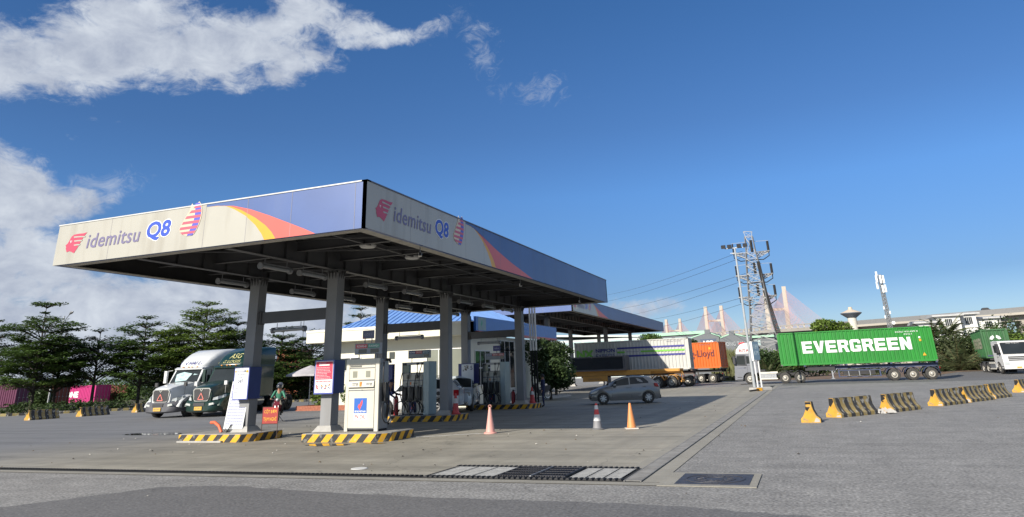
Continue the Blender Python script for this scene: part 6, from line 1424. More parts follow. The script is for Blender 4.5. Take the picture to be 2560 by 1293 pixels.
# motorbike with rider and passenger; local forward +x
m_mred = M('motorbike maroon', (.16, .01, .02), .25, var=.05, coat=.7)
def motorbike(loc, rz, label, m_):
    t = thing('motorbike', label, 'motorbike', loc, rz)
    for x, nm in ((.62, 'front'), (-.62, 'rear')):
        w_ = MB().lathe([(.245, -.03), (.28, -.035), (.3, 0), (.28, .035), (.245, .03)], (x, 0, .3), 'y', 28).build('wheel', m_tyre, t, smooth=50)
        b = MB().lathe([(.245, -.015), (.215, -.012), (.215, .012), (.245, .015)], (x, 0, .3), 'y', 28).tube([(x, -.05, .3), (x, .05, .3)], .05, 10)
        for k in range(6): a = k * math.pi / 3; b.bar((x, 0, .3), (x + .22 * math.cos(a), 0, .3 + .22 * math.sin(a)), .025, .012, up=(0, 1, 0))
        b.build('rim', m_chrome, w_)
    for y in (-.08, .08): MB().tube([(.62, y, .3), (.52, y, .62), (.42, y * .6, .95)], .022, 8).build('fork', m_chrome, t)
    MB().loft([[(.5, -.03, .6), (.55, -.12, .8), (.5, -.1, 1.0), (.5, .1, 1.0), (.55, .12, .8), (.5, .03, .6)], [(.36, -.05, .45), (.38, -.2, .75), (.36, -.12, 1.02), (.36, .12, 1.02), (.38, .2, .75), (.36, .05, .45)], [(.2, -.05, .38), (.22, -.22, .55), (.25, -.08, .9), (.25, .08, .9), (.22, .22, .55), (.2, .05, .38)]]).build('front_fairing', m_, t, smooth=40)
    P = [(.62 + .33 * math.cos(a), .3 + .33 * math.sin(a)) for a in (R(30), R(60), R(90), R(120), R(150))]
    b = MB()
    for i in range(4): b.add([(P[i][0], -.06, P[i][1]), (P[i + 1][0], -.06, P[i + 1][1]), (P[i + 1][0], .06, P[i + 1][1]), (P[i][0], .06, P[i][1])], [(0, 1, 2, 3)])
    b.build('front_mudguard', m_, t)
    MB().loft([[(.2, -.06, .42), (.2, -.08, .55), (.2, .08, .55), (.2, .06, .42)], [(-.1, -.1, .38), (-.1, -.13, .62), (-.1, .13, .62), (-.1, .1, .38)], [(-.45, -.1, .45), (-.45, -.13, .72), (-.45, .13, .72), (-.45, .1, .45)], [(-.85, -.05, .62), (-.85, -.08, .78), (-.85, .08, .78), (-.85, .05, .62)]]).build('body', m_, t, smooth=40)
    MB().loft([[(.0, -.08, .68), (.0, -.1, .74), (.0, .1, .74), (.0, .08, .68)], [(-.35, -.13, .7), (-.35, -.13, .8), (-.35, .13, .8), (-.35, .13, .7)], [(-.8, -.1, .76), (-.8, -.1, .86), (-.8, .1, .86), (-.8, .1, .76)]]).build('seat', m_plas, t, smooth=40)
    MB().tube([(.33, -.36, 1.02), (.42, -.12, .98), (.44, 0, .96), (.42, .12, .98), (.33, .36, 1.02)], .014, 8).build('handlebar', m_plas, t, smooth=60)
    for y in (-.3, .3): MB().tube([(.38, y, 1.0), (.42, y * 1.15, 1.2)], .007, 5).lathe([(0, -.008), (.05, -.008), (.05, .008), (0, .008)], (.42, y * 1.2, 1.23), 'x', 12).build('mirror', m_plas, t)
    MB().lathe([(0, .06), (.06, .04), (.08, 0), (.06, -.05)], (.5, 0, .98), 'x', 14).build('headlight', m_light, t, smooth=50)
    MB().tube([(.0, -.14, .3), (-.5, -.17, .34), (-.85, -.18, .45)], [.03, .045, .05], 8).build('exhaust', m_steel, t, smooth=50); MB().box(-.05, .18, -.1, .1, .22, .42).build('engine', m_chas, t, bevel=.03)
    MB().bar((-.05, .1, .22), (-.15, .28, .0), .02).build('kick_stand', m_chas, t); return t
mb_loc = (-23.9, 29.3, .006); mrz = R(-56)
motorbike(mb_loc, mrz, 'maroon motorbike with its headlight towards the camera, behind the red stand sign', m_mred)
RJ = dict(pelvis=(-.12, 0, .86), belly=(-.1, 0, 1.0), chest=(-.06, 0, 1.22), neck=(-.04, 0, 1.4), head=(-.02, 0, 1.48), crown=(-.02, 0, 1.6),
          shoL=(-.06, .19, 1.33), elbL=(.12, .3, 1.1), wriL=(.28, .33, 1.03), palL=(.35, .31, 1.03), shoR=(-.06, -.19, 1.33), elbR=(.12, -.3, 1.1), wriR=(.28, -.33, 1.03), palR=(.35, -.31, 1.03),
          hipL=(-.1, .1, .84), kneL=(.3, .2, .74), ankL=(.12, .17, .36), toeL=(.28, .18, .31), hipR=(-.1, -.1, .84), kneR=(.3, -.2, .74), ankR=(.12, -.17, .36), toeR=(.28, -.18, .31))
rp_, hc = fig('person', 'motorbike rider in a teal green shirt and black helmet', RJ, RAD, mb_loc, mrz, [m_skin, m_tgreen, m_trs, m_shoe])
helmet(rp_, (-.02, 0, 1.57), M('helmet black', (.02, .02, .022), .15, coat=1)); face(rp_, Vector((-.02, 0, 1.52)), (1, 0, 0), m_skin)
PJ = {k_: (v_[0] - .36, v_[1], v_[2] + .06) for k_, v_ in RJ.items()}; PJ.update(elbL=(-.25, .27, 1.12), wriL=(-.1, .2, 1.1), palL=(-.05, .16, 1.1), elbR=(-.25, -.27, 1.12), wriR=(-.1, -.2, 1.1), palR=(-.05, -.16, 1.1), kneL=(-.02, .24, .8), ankL=(-.22, .2, .42), toeL=(-.06, .21, .38), kneR=(-.02, -.24, .8), ankR=(-.22, -.2, .42), toeR=(-.06, -.21, .38))
pp_, hc = fig('person', 'passenger in a dark helmet sitting behind the green shirted rider', PJ, RAD, mb_loc, mrz, [m_skin, m_plas, m_trs, m_shoe])
helmet(pp_, (-.38, .0, 1.63), M('helmet grey', (.08, .08, .085), .2, coat=1)); face(pp_, Vector((-.38, 0, 1.58)), (1, 0, 0), m_skin)
t = thing('bag', 'big black plastic bag tied behind the motorbike passenger', 'bag', (mb_loc[0], mb_loc[1], 0), mrz); random.seed(9); b = MB(); rg = []
for i in range(9):
    th_ = math.pi * i / 8; rg.append([(-.86 + (.26 + jit(.03)) * math.sin(th_) * math.cos(a), (.3 + jit(.04)) * math.sin(th_) * math.sin(a), 1.0 - .3 * math.cos(th_)) for a in [k * math.pi / 6 for k in range(12)]])
b.loft(rg).build('bag', M('black plastic bag', (.02, .02, .024), .25, bump=.5, bscale=12), t, smooth=60)
# attendants
AJ = dict(pelvis=(0, 0, .92), belly=(.02, 0, 1.05), chest=(.1, 0, 1.28), neck=(.17, 0, 1.46), head=(.2, 0, 1.53), crown=(.22, 0, 1.65), shoL=(.1, .19, 1.38), elbL=(.3, .25, 1.18), wriL=(.52, .2, 1.12), palL=(.6, .18, 1.1),
          shoR=(.1, -.19, 1.38), elbR=(.28, -.26, 1.15), wriR=(.48, -.2, 1.0), palR=(.55, -.18, .97), hipL=(0, .1, .9), kneL=(.03, .11, .5), ankL=(-.02, .11, .09), toeL=(.12, .12, .04), hipR=(0, -.1, .9), kneR=(.03, -.11, .5), ankR=(-.02, -.11, .09), toeR=(.12, -.12, .04))
a1, hc = fig('person', 'attendant in navy uniform and cap reaching out, just behind the cream pump', AJ, RAD, (-16.0, 26.2, .006), R(10), [m_skin, m_navy, m_navy, m_shoe])
MB().lathe([(.1, -.01), (.1, .03), (.07, .08), (0, .1)], (.21, 0, 1.62), 'z', 16).add([(.28, -.07, 1.62), (.42, -.05, 1.6), (.42, .05, 1.6), (.28, .07, 1.62)], [(0, 1, 2, 3)]).build('cap', m_navy, a1, smooth=60); face(a1, Vector((.21, 0, 1.57)), (1, 0, 0), m_skin)
BJ = dict(AJ); BJ.update(chest=(.0, 0, 1.3), neck=(.0, 0, 1.48), head=(.01, 0, 1.55), crown=(.01, 0, 1.67), belly=(0, 0, 1.07), shoL=(0, .2, 1.4), elbL=(-.02, .27, 1.12), wriL=(.06, .27, .88), palL=(.09, .26, .8), shoR=(0, -.2, 1.4), elbR=(-.02, -.27, 1.12), wriR=(.06, -.27, .88), palR=(.09, -.26, .8))
a2, hc = fig('person', 'attendant in navy uniform standing in the shade by the far red cone', BJ, RAD, (-13.65, 38.7, .006), R(200), [m_skin, m_navy, m_navy, m_shoe])
MB().lathe([(.095, -.06), (.108, 0), (.1, .05), (.06, .1), (0, .115)], (.0, 0, 1.6), 'z', 16).build('hair', m_hair, a2, smooth=60); face(a2, Vector((.01, 0, 1.57)), (1, 0, 0), m_skin)
motorbike((-16.6, 46.5, .13), R(-120), 'dark motorbike parked under the bushy tree beside the kiosk', m_plas)
# ------------------------------------------------------------------ left side: verge, tiered trees, containers
flat('verge', [(-140, 34), (-75, 32.5), (-58.7, 40.5), (-53.5, 47), (-47, 56), (-38, 64), (-34, 80), (-60, 130), (-200, 130)], .012, ground_mat('verge soil', (.05, .055, .025), (.09, .07, .045), agg=.4, aggscale=9, patch=.8))
m_kerb = hazard('road kerb stripes', axis=2, width=1.2, slant=0, yel=(.25, .2, .08), wear=.95)
KL = [(-140, 33.5), (-75, 32.3), (-58.7, 40.2), (-53.5, 46.6), (-47, 55.6), (-38, 63.6)]
b = MB()
for i in range(len(KL) - 1): b.bar((*KL[i], .1), (*KL[i + 1], .1), .25, .2)
tag(b.build('road_kerb', m_kerb), kind='structure')
def tier_tree(label, loc, h, r, m_, n=9000, z0=.28, gaps=.0, seed=1, group='tiered trees on the left', tiers=8, topknot=False, fork=False, s_=.15):
    random.seed(seed); t = thing('tiered_tree', label, 'tree', loc, random.uniform(0, 6), group); b = MB(); q = MB()
    lean = (jit(.3), jit(.3))
    q.tube([(0, 0, 0), (lean[0] * .3, lean[1] * .3, h * .3), (lean[0] * .6, lean[1] * .6, h * .6), (lean[0], lean[1], h * .97)], [.16, .12, .08, .02], 8)
    tot = 0; T = []
    for i in range(tiers):
        f = i / (tiers - 1); z = h * z0 + (h * .96 - h * z0) * f ** .95 + jit(.12)
        rr = r * (1 - f ** 1.7 * .8) * (.7 + .3 * math.sin(min(1, f * 2.6 + .3) * math.pi / 2)) * random.uniform(.75, 1.2)
        if topknot and f > .8: rr = r * (.34 if f > .95 else .05)
        T.append((z, rr)); tot += rr * rr + .05 * r
    for z, rr in T:
        k = int(n * (rr * rr + .05 * r) / tot); nb = max(4, int(4 + rr * 1.5)); a0 = random.uniform(0, 6)
        for j in range(nb):
            a = a0 + j * 6.283 / nb + jit(.35); L_ = rr * random.uniform(.55, 1.15); d = Vector((math.cos(a), math.sin(a), 0)); sd = Vector((-d.y, d.x, 0)); up = L_ * (random.uniform(.25, .5) if fork else random.uniform(.12, .34))
            c0 = Vector((lean[0] * z / h, lean[1] * z / h, z - L_ * (.4 if fork else .2)))
            tip = c0 + d * L_ + FV * (up + (L_ * .12)); mid = c0.lerp(tip, .5) + FV * L_ * .07; q.tube([c0, mid, tip], [.05, .035, .012], 5, cap=False)
            ns_ = 4
            for e in range(ns_):
                u0 = .35 + .6 * e / ns_; p0 = c0.lerp(tip, u0) + FV * L_ * .07 * math.sin(u0 * 3.1); s2 = (1 if e % 2 else -1); tp = p0 + d * L_ * .22 + sd * s2 * L_ * random.uniform(.22, .42) * (1.15 - u0 * .5) + FV * jit(.08) * L_
                q.tube([p0, tp], [.02, .008], 4, cap=False)
                for w_ in range(max(5, k // nb // (ns_ + 1))):
                    g_ = random.random(); c = p0.lerp(tp, .25 + .85 * g_); rd = (.14 + .16 * L_ ** .5) * random.random() ** .5; an = random.random() * 6.283
                    p = c + Vector((math.cos(an) * rd * 1.5, math.sin(an) * rd * 1.5, .03 + random.gauss(0, .07)))
                    if gaps and mnoise.noise(p * 1.2 + Vector((seed, 0, 0))) < gaps - .55: continue
                    leaf(b, p, s_ * random.uniform(.6, 1.25), .4)
            for w_ in range(max(5, k // nb // (ns_ + 1))):
                rd = (.16 + .18 * L_ ** .5) * random.random() ** .5; an = random.random() * 6.283; leaf(b, tip + Vector((math.cos(an) * rd * 1.4, math.sin(an) * rd * 1.4, random.gauss(0, .07))), s_ * random.uniform(.6, 1.25), .4)
    b.build('crown', m_, t, recalc=False); q.build('trunk', m_bark, t); return t
def T_(px_, py_top, Y, lb, r, **k_):
    p = at(px_, 960, Y); h = at(px_, py_top, Y).z; return tier_tree(lb, (p.x, Y, .01), h, r, **k_)
T_(88, 757, 46, 'tall tiered tree farthest left, with a small separate tuft on top', 4.2, m_=m_lf, n=22800, seed=2, topknot=True, tiers=11, z0=.26)
T_(140, 822, 49, 'shorter tiered tree close behind the tall leftmost one, by the street lamp', 3.7, m_=m_ld, n=15200, seed=3)
T_(236, 818, 50, 'sparse tiered tree with forking branches in front of the pink container', 3.8, m_=m_lf, n=8000, seed=4, fork=True, tiers=6, z0=.45, gaps=.45)
T_(350, 788, 53, 'pointed tiered tree behind the white tractor hood', 4.7, m_=m_lf, n=20900, seed=5, z0=.3)
T_(500, 755, 56, 'tallest bright green tiered tree above the white tractor roof', 5.5, m_=m_lf2, n=24700, seed=6, tiers=10)
T_(585, 806, 57, 'dark tiered tree above the green tractor roof, left of the first column', 4.6, m_=m_ld, n=17100, seed=7)
T_(430, 850, 60, 'low dark tiered tree between the pointed and the tallest tree', 4.6, m_=m_ld, n=13300, seed=17)
T_(690, 818, 60, 'dark spreading tiered tree seen just right of the first column', 4.9, m_=m_lf, n=17100, seed=8, z0=.2)
T_(770, 822, 62, 'dark tiered tree beside the left end of the kiosk eave', 4.9, m_=m_ld, n=17100, seed=9, z0=.15)
T_(895, 764, 72, 'tree whose crown shows over the kiosk roof between two columns', 3.8, m_=m_ld, n=11400, seed=10, z0=.3)
T_(-40, 800, 50, 'dark tiered tree cut by the left edge of the photo', 4.4, m_=m_ld, n=11400, seed=11)
# undergrowth along the verge: a dark mass nobody could count
random.seed(31); b = MB()
pts = [(-84, 40), (-70, 41.0), (-61, 43.5), (-56.5, 47.0), (-51.5, 54.5), (-45, 62), (-38, 66)]
for i in range(len(pts) - 1):
    for k in range(13):
        f = k / 13; x = pts[i][0] * (1 - f) + pts[i + 1][0] * f; y = pts[i][1] * (1 - f) + pts[i + 1][1] * f + 1.0
        blob(b, (x + jit(.5), y + jit(1.0), .35), (.9, .9, .4 + random.random() * .35), 170, .13)
tag(b.build('undergrowth', m_ld, recalc=False), 'dark low undergrowth along the left verge', 'undergrowth', kind='stuff')
for i, (px_, Y, r, hh, m_, lb) in enumerate(((160, 92, 4.4, 2.4, m_lf, 'green bush showing above the left end of the pink container'), (235, 93, 4.6, 2.4, m_lf, 'green bush showing above the right end of the pink container'), (330, 84, 4.0, 2.6, m_lf, 'bush mass right of the pink container, behind the sparse trees'),
        (395, 78, 3.6, 2.3, m_ld, 'bush just left of the white tractor mirror'), (110, 60, 1.6, 1.4, m_ld, 'dark shrub at the foot of the tall leftmost tree'), (690, 64, 4.5, 2.6, m_ld, 'dark bush mass behind the motorbike riders'), (800, 66, 4.5, 2.8, m_ld, 'dark bush mass behind the parasol'), (610, 66, 4.5, 2.5, m_ld, 'dark bush mass behind the green tractor'))):
    p = at(px_, 960, Y); bush((p.x, Y, 0), lb, (r, r * .6, hh), 'bushes on the left verge', m_, 2600, .2, 'bush')
m_pink = M('container pink', (.45, .025, .16), .5, var=.08, dirt=.25, dirtcol=(.25, .05, .1), streak=True); m_purp = M('container plum', (.09, .015, .05), .5, var=.1); m_orr = M('container faded orange', (.36, .11, .05), .55, var=.15, dirt=.4); m_redc = M('container rust red', (.13, .03, .02), .6, var=.2)
gL = 'containers standing behind the left verge'
p = at(132, 960, 80); cp_ = container((p.x, 80, -.25), R(-4), 10.3, m_pink, 'pink container with white letters behind the sparse tree', H=2.6, group=gL)
MB().text('ONE', Vector((3.6, .03, .9)), FU, FV, 2.9, .9, bold=.06, lift=.012).build('lettering', m_lw, cp_)
p = at(-60, 960, 60); container((p.x, 60, .1), R(4), 6.9, m_purp, 'plum coloured ribbed container at the left edge', H=2.75, group=gL)
p = at(36, 960, 62); container((p.x, 62, .0), R(0), 2.6, m_orr, 'faded orange container end beside the plum one', H=2.7, group=gL)
p = at(70, 960, 68); container((p.x, 68, .0), R(0), 5.0, m_redc, 'rust red container in the shade behind the leftmost tree', H=2.8, group=gL)
p = at(268, 960, 84); container((p.x, 84, .0), R(0), 4.6, m_redc, 'dark red container right of the pink one', H=2.3, group=gL)
p = at(688, 960, 70); c9 = container((p.x, 70, .0), R(5), 3.0, m_orr, 'reddish container glimpsed through the trees behind the green tractor', H=5.4, group=gL)
# street lamp
p = at(120, 1005, 52); t = thing('street_lamp', 'street lamp rising behind the leftmost trees', 'street lamp', (p.x, 52, 0)); hl = at(160, 790, 52).z
MB().tube([(0, 0, 0), (.15, 0, hl)], [.1, .06], 8).build('pole', m_steel, t); MB().tube([(.13, 0, hl - 1.3), (.6, -.1, hl - .3), (1.15, -.2, hl + .1)], .035, 6).build('arm', m_steel, t); MB().tube([(1.1, -.2, hl + .08), (1.4, -.25, hl + .25), (1.75, -.3, hl + .3)], [.06, .16, .05], 8).build('lamp_head', m_steel, t, smooth=60)
p = at(745, 1000, 66); t = thing('light_pole', 'thin grey pole rising behind the parasol', 'pole', (p.x, 66, 0)); MB().tube([(0, 0, 0), (.1, 0, 8.2)], [.07, .04], 6).build('pole', m_steel, t); MB().tube([(.1, 0, 8.2), (.5, 0, 8.35)], .03, 6).build('arm', m_steel, t)
# ------------------------------------------------------------------ right side and the far distance
m_dead = ground_mat('brown litter', (.12, .075, .05), (.17, .12, .08), agg=.5, aggscale=6, patch=.8)
sheet('verge', [-6, 0, 8, 12] + [13 + i for i in range(7)] + [30, 60, 120], [93, 96, 105, 130, 170], .02, m_dead)
def palm(label, px_, Y, h, n=16, m_=None, seed=1, trunk=0.0):
    random.seed(seed); p = at(px_, 900, Y); z0 = rise(p.x, Y); t = thing('palm', label, 'palm', (p.x, Y, z0), 0, 'palms in the right hedge'); b = MB(); q = MB()
    for i in range(n):
        a = i * 2.4 + jit(.3); el = random.uniform(.35, 1.35); L_ = h * random.uniform(.65, 1.05) * (1 if not trunk else .55); d = Vector((math.cos(a), math.sin(a), 0)); P = []
        for k in range(8):
            f = k / 7; P.append(Vector((0, 0, trunk)) + d * (L_ * math.cos(el) * f + L_ * .18 * f * f) + FV * (L_ * math.sin(el) * f - L_ * .42 * f * f * (1.25 - el * .55)))
        q.tube(P, [.035 * (1 - k / 9) for k in range(8)], 4, cap=False)
        sd = Vector((-d.y, d.x, 0))
        for k in range(2, 22):
            f = k / 22 * 7; j = min(6, int(f)); c = P[j].lerp(P[j + 1], f - j); ll = L_ * .2 * math.sin(min(1, .25 + k / 22) * 3.0) + .12
            for s_ in (1, -1):
                e = c + sd * s_ * ll + (P[j + 1] - P[j]).normalized() * ll * .5 - FV * ll * random.uniform(.2, .6); w = Vector((0, 0, .045)) + d * .05
                b.add([c - w, c + w, e], [(0, 1, 2)])
    if trunk: q.tube([(0, 0, 0), (.1, 0, trunk)], [.18, .12], 8)
    b.build('fronds', m_ or m_lp, t, recalc=False); q.build('trunk', m_ldry, t); return t
PL = [(1925, 104, 4.6, 'leftmost palm of the hedge, just right of the sign box'), (1912, 99, 3.4, 'short palm at the foot of the hedge behind the tractor'), (1950, 110, 5.2, 'palm touching the left end of the long green container'), (1990, 112, 5.6, 'palm showing just above the left of the long green container'), (2160, 112, 6.3, 'curved dark palm under the water tower'), (2352, 101, 5.4, 'palm right beside the green container doors'),
      (2375, 99, 5.6, 'dry palm clump between the two green containers, left one'), (2395, 97, 5.0, 'dry palm clump between the two green containers, right one'), (2418, 100, 4.6, 'palm touching the dirty green container'), (2345, 107, 7.0, 'tall thin palm in front of the white villa'), (2385, 108, 7.6, 'tallest palm, its top before the villa gable'), (2440, 106, 7.2, 'palm above the dirty green container'), (2480, 108, 7.4, 'palm with pale green fronds above the white cab'), (2510, 110, 7.2, 'farthest right palm of the hedge')]
for i, (px_, Y, h, lb) in enumerate(PL): palm(lb, px_, Y, h, 17, m_lp if i % 3 else m_ld, seed=40 + i, trunk=(h * .55 if 'thin' in lb or 'tallest' in lb else 0))
BR = [(1905, 106, 3.0, 3.6, m_ld, 'dark bush behind the sign box'), (1935, 108, 3.2, 3.9, m_lf, 'bush above the tractor gap'), (1965, 114, 3.4, 4.4, m_ld, 'bush behind the left end of the long green container'), (2040, 118, 3.0, 3.6, m_ld, 'low bush behind the long green container'),
      (2350, 104, 2.6, 4.3, m_ld, 'dark bush beside the container doors'), (2378, 102, 2.8, 4.5, m_lp, 'olive bush between the two green containers'), (2405, 103, 2.8, 4.3, m_ld, 'dark bush left of the dirty green container'), (2450, 110, 3.4, 5.0, m_ld, 'dark bush above the dirty green container'), (2500, 112, 3.6, 5.0, m_lf, 'bush above the white cab'), (2545, 108, 3.4, 4.4, m_lf2, 'yellow green bush at the right edge'), (2535, 118, 3.4, 6.4, m_ld, 'tall dark bush near the right edge')]
random.seed(77)
for (px_, Y, r, h, m_, lb) in BR: p = at(px_, 900, Y); bush((p.x, Y, rise(p.x, Y)), lb, (r, r * .6, h * .62), 'bushes in the right hedge', m_, 2600, .2, 'bush')
p = at(2095, 900, 135); round_tree((p.x, 135, 0), 'bright green round tree above the long green container', at(2095, 797, 135).z, 4.2, 6000, m_lf2, .26, seed=12, zr=.3)
p = at(1625, 900, 140); round_tree((p.x, 140, 0), 'green tree beside the end of the second canopy', at(1625, 832, 140).z, 3.6, 4000, m_lf, .24, seed=13, zr=.3)
p = at(1742, 900, 130); round_tree((p.x, 130, 0), 'small tree above the orange container', at(1742, 846, 130).z, 2.2, 2500, m_ld, .2, seed=14, zr=.3)
# reeds between the orange container and the tractor
random.seed(6); b = MB(); p0 = at(1822, 900, 101)
for i in range(420):
    x, y = p0.x + jit(2.0), 101 + jit(1.2); h = random.uniform(2.2, 4.3); a = jit(.5); c = jit(.5); b.add([(x - .04, y, 0), (x + .04, y, 0), (x + a * h * .3, y + c, h * .7), (x + a * h * .75, y + c, h)], [(0, 1, 2), (0, 2, 3)])
tag(b.build('reeds', leafmat('reed yellow green', (.13, .14, .06)), recalc=False), 'tall pale reeds between the orange container and the grey tractor', 'reeds', kind='stuff')
# ---- flood light mast and the sign box
t = thing('floodlight_mast', 'tall grey mast with four floodlights, in front of the lattice pylon', 'light mast', (-4.42, 67.8, 0)); HM = 12.1
MB().tube([(0, 0, 0), (0, 0, HM)], [.13, .075], 10).build('pole', M('mast galvanised', (.42, .44, .45), .4, .4, var=.08), t); MB().box(-.9, .9, -.04, .04, HM - .05, HM + .03).box(-.45, .1, -.03, .03, HM - .5, HM - .44).build('crossbar', m_steel, t)
for x, a in ((-1.0, .5), (-.45, .2), (.4, -.2), (.95, -.5)):
    q = MB(); q.bar((x, -.25, HM + .1), (x, .15, HM + .22), .38, .28); q.build('floodlight', m_plas, t)
t = thing('sign_box', 'narrow box sign on two white posts at the end of the drain channel', 'sign', (-3.35, 57.6, .0), R(40))
MB().box(-.28, .28, -.11, .11, 2.15, 3.45).build('box', M('sign box slate blue', (.1, .16, .22), .4), t); MB().box(-.31, -.282, -.12, .12, 2.1, 3.47).build('white_edge', m_white, t)
MB().text('189\nKM', Vector((0, -.11, 2.5)), FU, FV, .4, .75, center=True, lift=.004).build('lettering', M('sign pale', (.3, .38, .42)), t)
for x in (-.2, .14): MB().bar((x, 0, .15), (x, 0, 2.15), .08, .06).build('post', m_white, t)
MB().box(-.7, .7, -.45, .45, .005, .24).build('base', m_plinth, t, bevel=.05); MB().box(-.68, -.2, -.47, -.452, .01, .22).build('yellow_paint', m_yel, t); MB().bar((-.6, -.55, .1), (-1.6, -.9, .06), .1).build('black_bar', m_black, t)
# ---- lattice pylon
def lattice(b, zs, ws, r=.075):
    for i in range(len(zs) - 1):
        z0, z1, w0, w1 = zs[i], zs[i + 1], ws[i] / 2, ws[i + 1] / 2
        C0 = [(-w0, -w0), (w0, -w0), (w0, w0), (-w0, w0)]; C1 = [(-w1, -w1), (w1, -w1), (w1, w1), (-w1, w1)]
        for k in range(4):
            a, c = C0[k], C1[k]; a2, c2 = C0[(k + 1) % 4], C1[(k + 1) % 4]
            b.bar((a[0], a[1], z0), (c[0], c[1], z1), r * 2); b.bar((a[0], a[1], z0), (c2[0], c2[1], z1), r * 1.2); b.bar((a2[0], a2[1], z0), (c[0], c[1], z1), r * 1.2); b.bar((c[0], c[1], z1), (c2[0], c2[1], z1), r * 1.2)
YP = 150; pb = at(1912, 860, YP); t = thing('lattice_pylon', 'tall steel lattice pylon with black cable ends, behind the grey tractor', 'pylon', (pb.x, YP, 0)); m_py = M('pylon galvanised', (.24, .24, .24), .5, .4, var=.15)
HP = at(1880, 577, YP).z; b = MB(); zs = [0, 2, 4, 6, 7.8, 9.4, 11, 12.6, 14.2, 15.8, 17.4, 19, 20.6, 22, 23.4, HP - 1.2]; ws = [7.4, 6.6, 5.9, 5.2, 4.6, 4.1, 3.8, 3.5, 3.3, 3.1, 2.9, 2.7, 2.5, 2.2, 1.8, 1.5]; lattice(b, zs, ws); b.build('lattice_body', m_py, t)
MB().bar((-.6, 0, HP - 1.2), (-.9, 0, HP), .1).bar((.5, 0, HP - 1.2), (.8, 0, HP - .2), .1).bar((-.9, 0, HP), (.8, 0, HP - .2), .1).bar((-.9, 0, HP), (.5, 0, HP - 1.2), .06).bar((.8, 0, HP - .2), (-.6, 0, HP - 1.2), .06).build('peak', m_py, t)
m_ins = M('cable end black', (.012, .012, .014), .8)
for z in (at(1885, 632, YP).z, at(1895, 688, YP).z, at(1905, 742, YP).z):
    for s_ in (-1, 1):
        b = MB()
        for y in (-.9, .9):
            b.bar((s_ * 1.0, y, z), (s_ * 3.6, y * .4, z + .15), .11).bar((s_ * 1.0, y, z - 1.1), (s_ * 3.6, y * .4, z + .1), .11)
            for k in range(4): x0, x1 = s_ * (1 + k * .62), s_ * (1.62 + k * .62); b.bar((x0, y, z), (x1, y * .6, z - .8 + k * .25), .08).bar((x1, y * .8, z), (x0, y * .6, z - .9 + k * .25), .08)
        b.bar((s_ * 3.6, -.36, z + .1), (s_ * 3.6, .36, z + .1), .09).bar((s_ * 1.6, -.9, z), (s_ * 2.4, .9, z), .06).bar((s_ * 2.4, -.7, z), (s_ * 1.2, .9, z), .06); b.build('arm', m_py, t)
        q = MB(); zt = z + 2.1
        for y in ((-.2, .2) if s_ < 0 else (0,)): q.tube([(s_ * 3.4, y, z + .15), (s_ * 3.4, y, zt)], .13 if s_ < 0 else .24, 8)
        q.build('cable_end', m_ins, t)
        MB().tube([(s_ * 3.4, 0, z + .1), (s_ * 3.4, 0, z - .8), (s_ * 2.2, 0, z - 1.5), (.8, 0, z - 1.4)], .09, 6).build('down_cable', m_ins, t)
        MB().bar((s_ * 3.6, 0, zt + .1), (0, 0, zt + .2), .06).build('busbar', m_py, t)
    MB().tube([(.3, -1.1, z + .1), (.3, -1.1, z + 2.4)], .26, 8).build('cable_end', m_ins, t)
zt = at(1905, 655, YP).z; b = MB()
for k in range(5): b.tube([(.9 + k * .12, -1.3, zt), (1.3 + k * .15, -1.5, zt * .72), (2.2 + k * .2, -1.8, zt * .4), (4.3 + k * .22, -2.0, .4)], .085, 6)
b.build('cable_bundle', m_ins, t)
# power lines to the left
for i, (x0, y0, x1, y1) in enumerate(((1856, 628, 1490, 742), (1866, 640, 1480, 760), (1864, 684, 1500, 778), (1874, 697, 1500, 800), (1872, 740, 1540, 806), (1880, 752, 1560, 828))):
    A0 = at(x0, y0, YP); A1 = at(x1, y1, 330); b = MB(); P = [A0.lerp(A1, k / 14) - FV * (4.0 * math.sin(math.pi * k / 14) * .35) for k in range(15)]
    b.tube(P, .035, 4); tag(b.build('power_line', m_ins), ['highest', 'second highest', 'third', 'fourth', 'fifth', 'lowest'][i] + ' of the six power lines running left from the pylon', 'cable', 'power lines from the pylon')
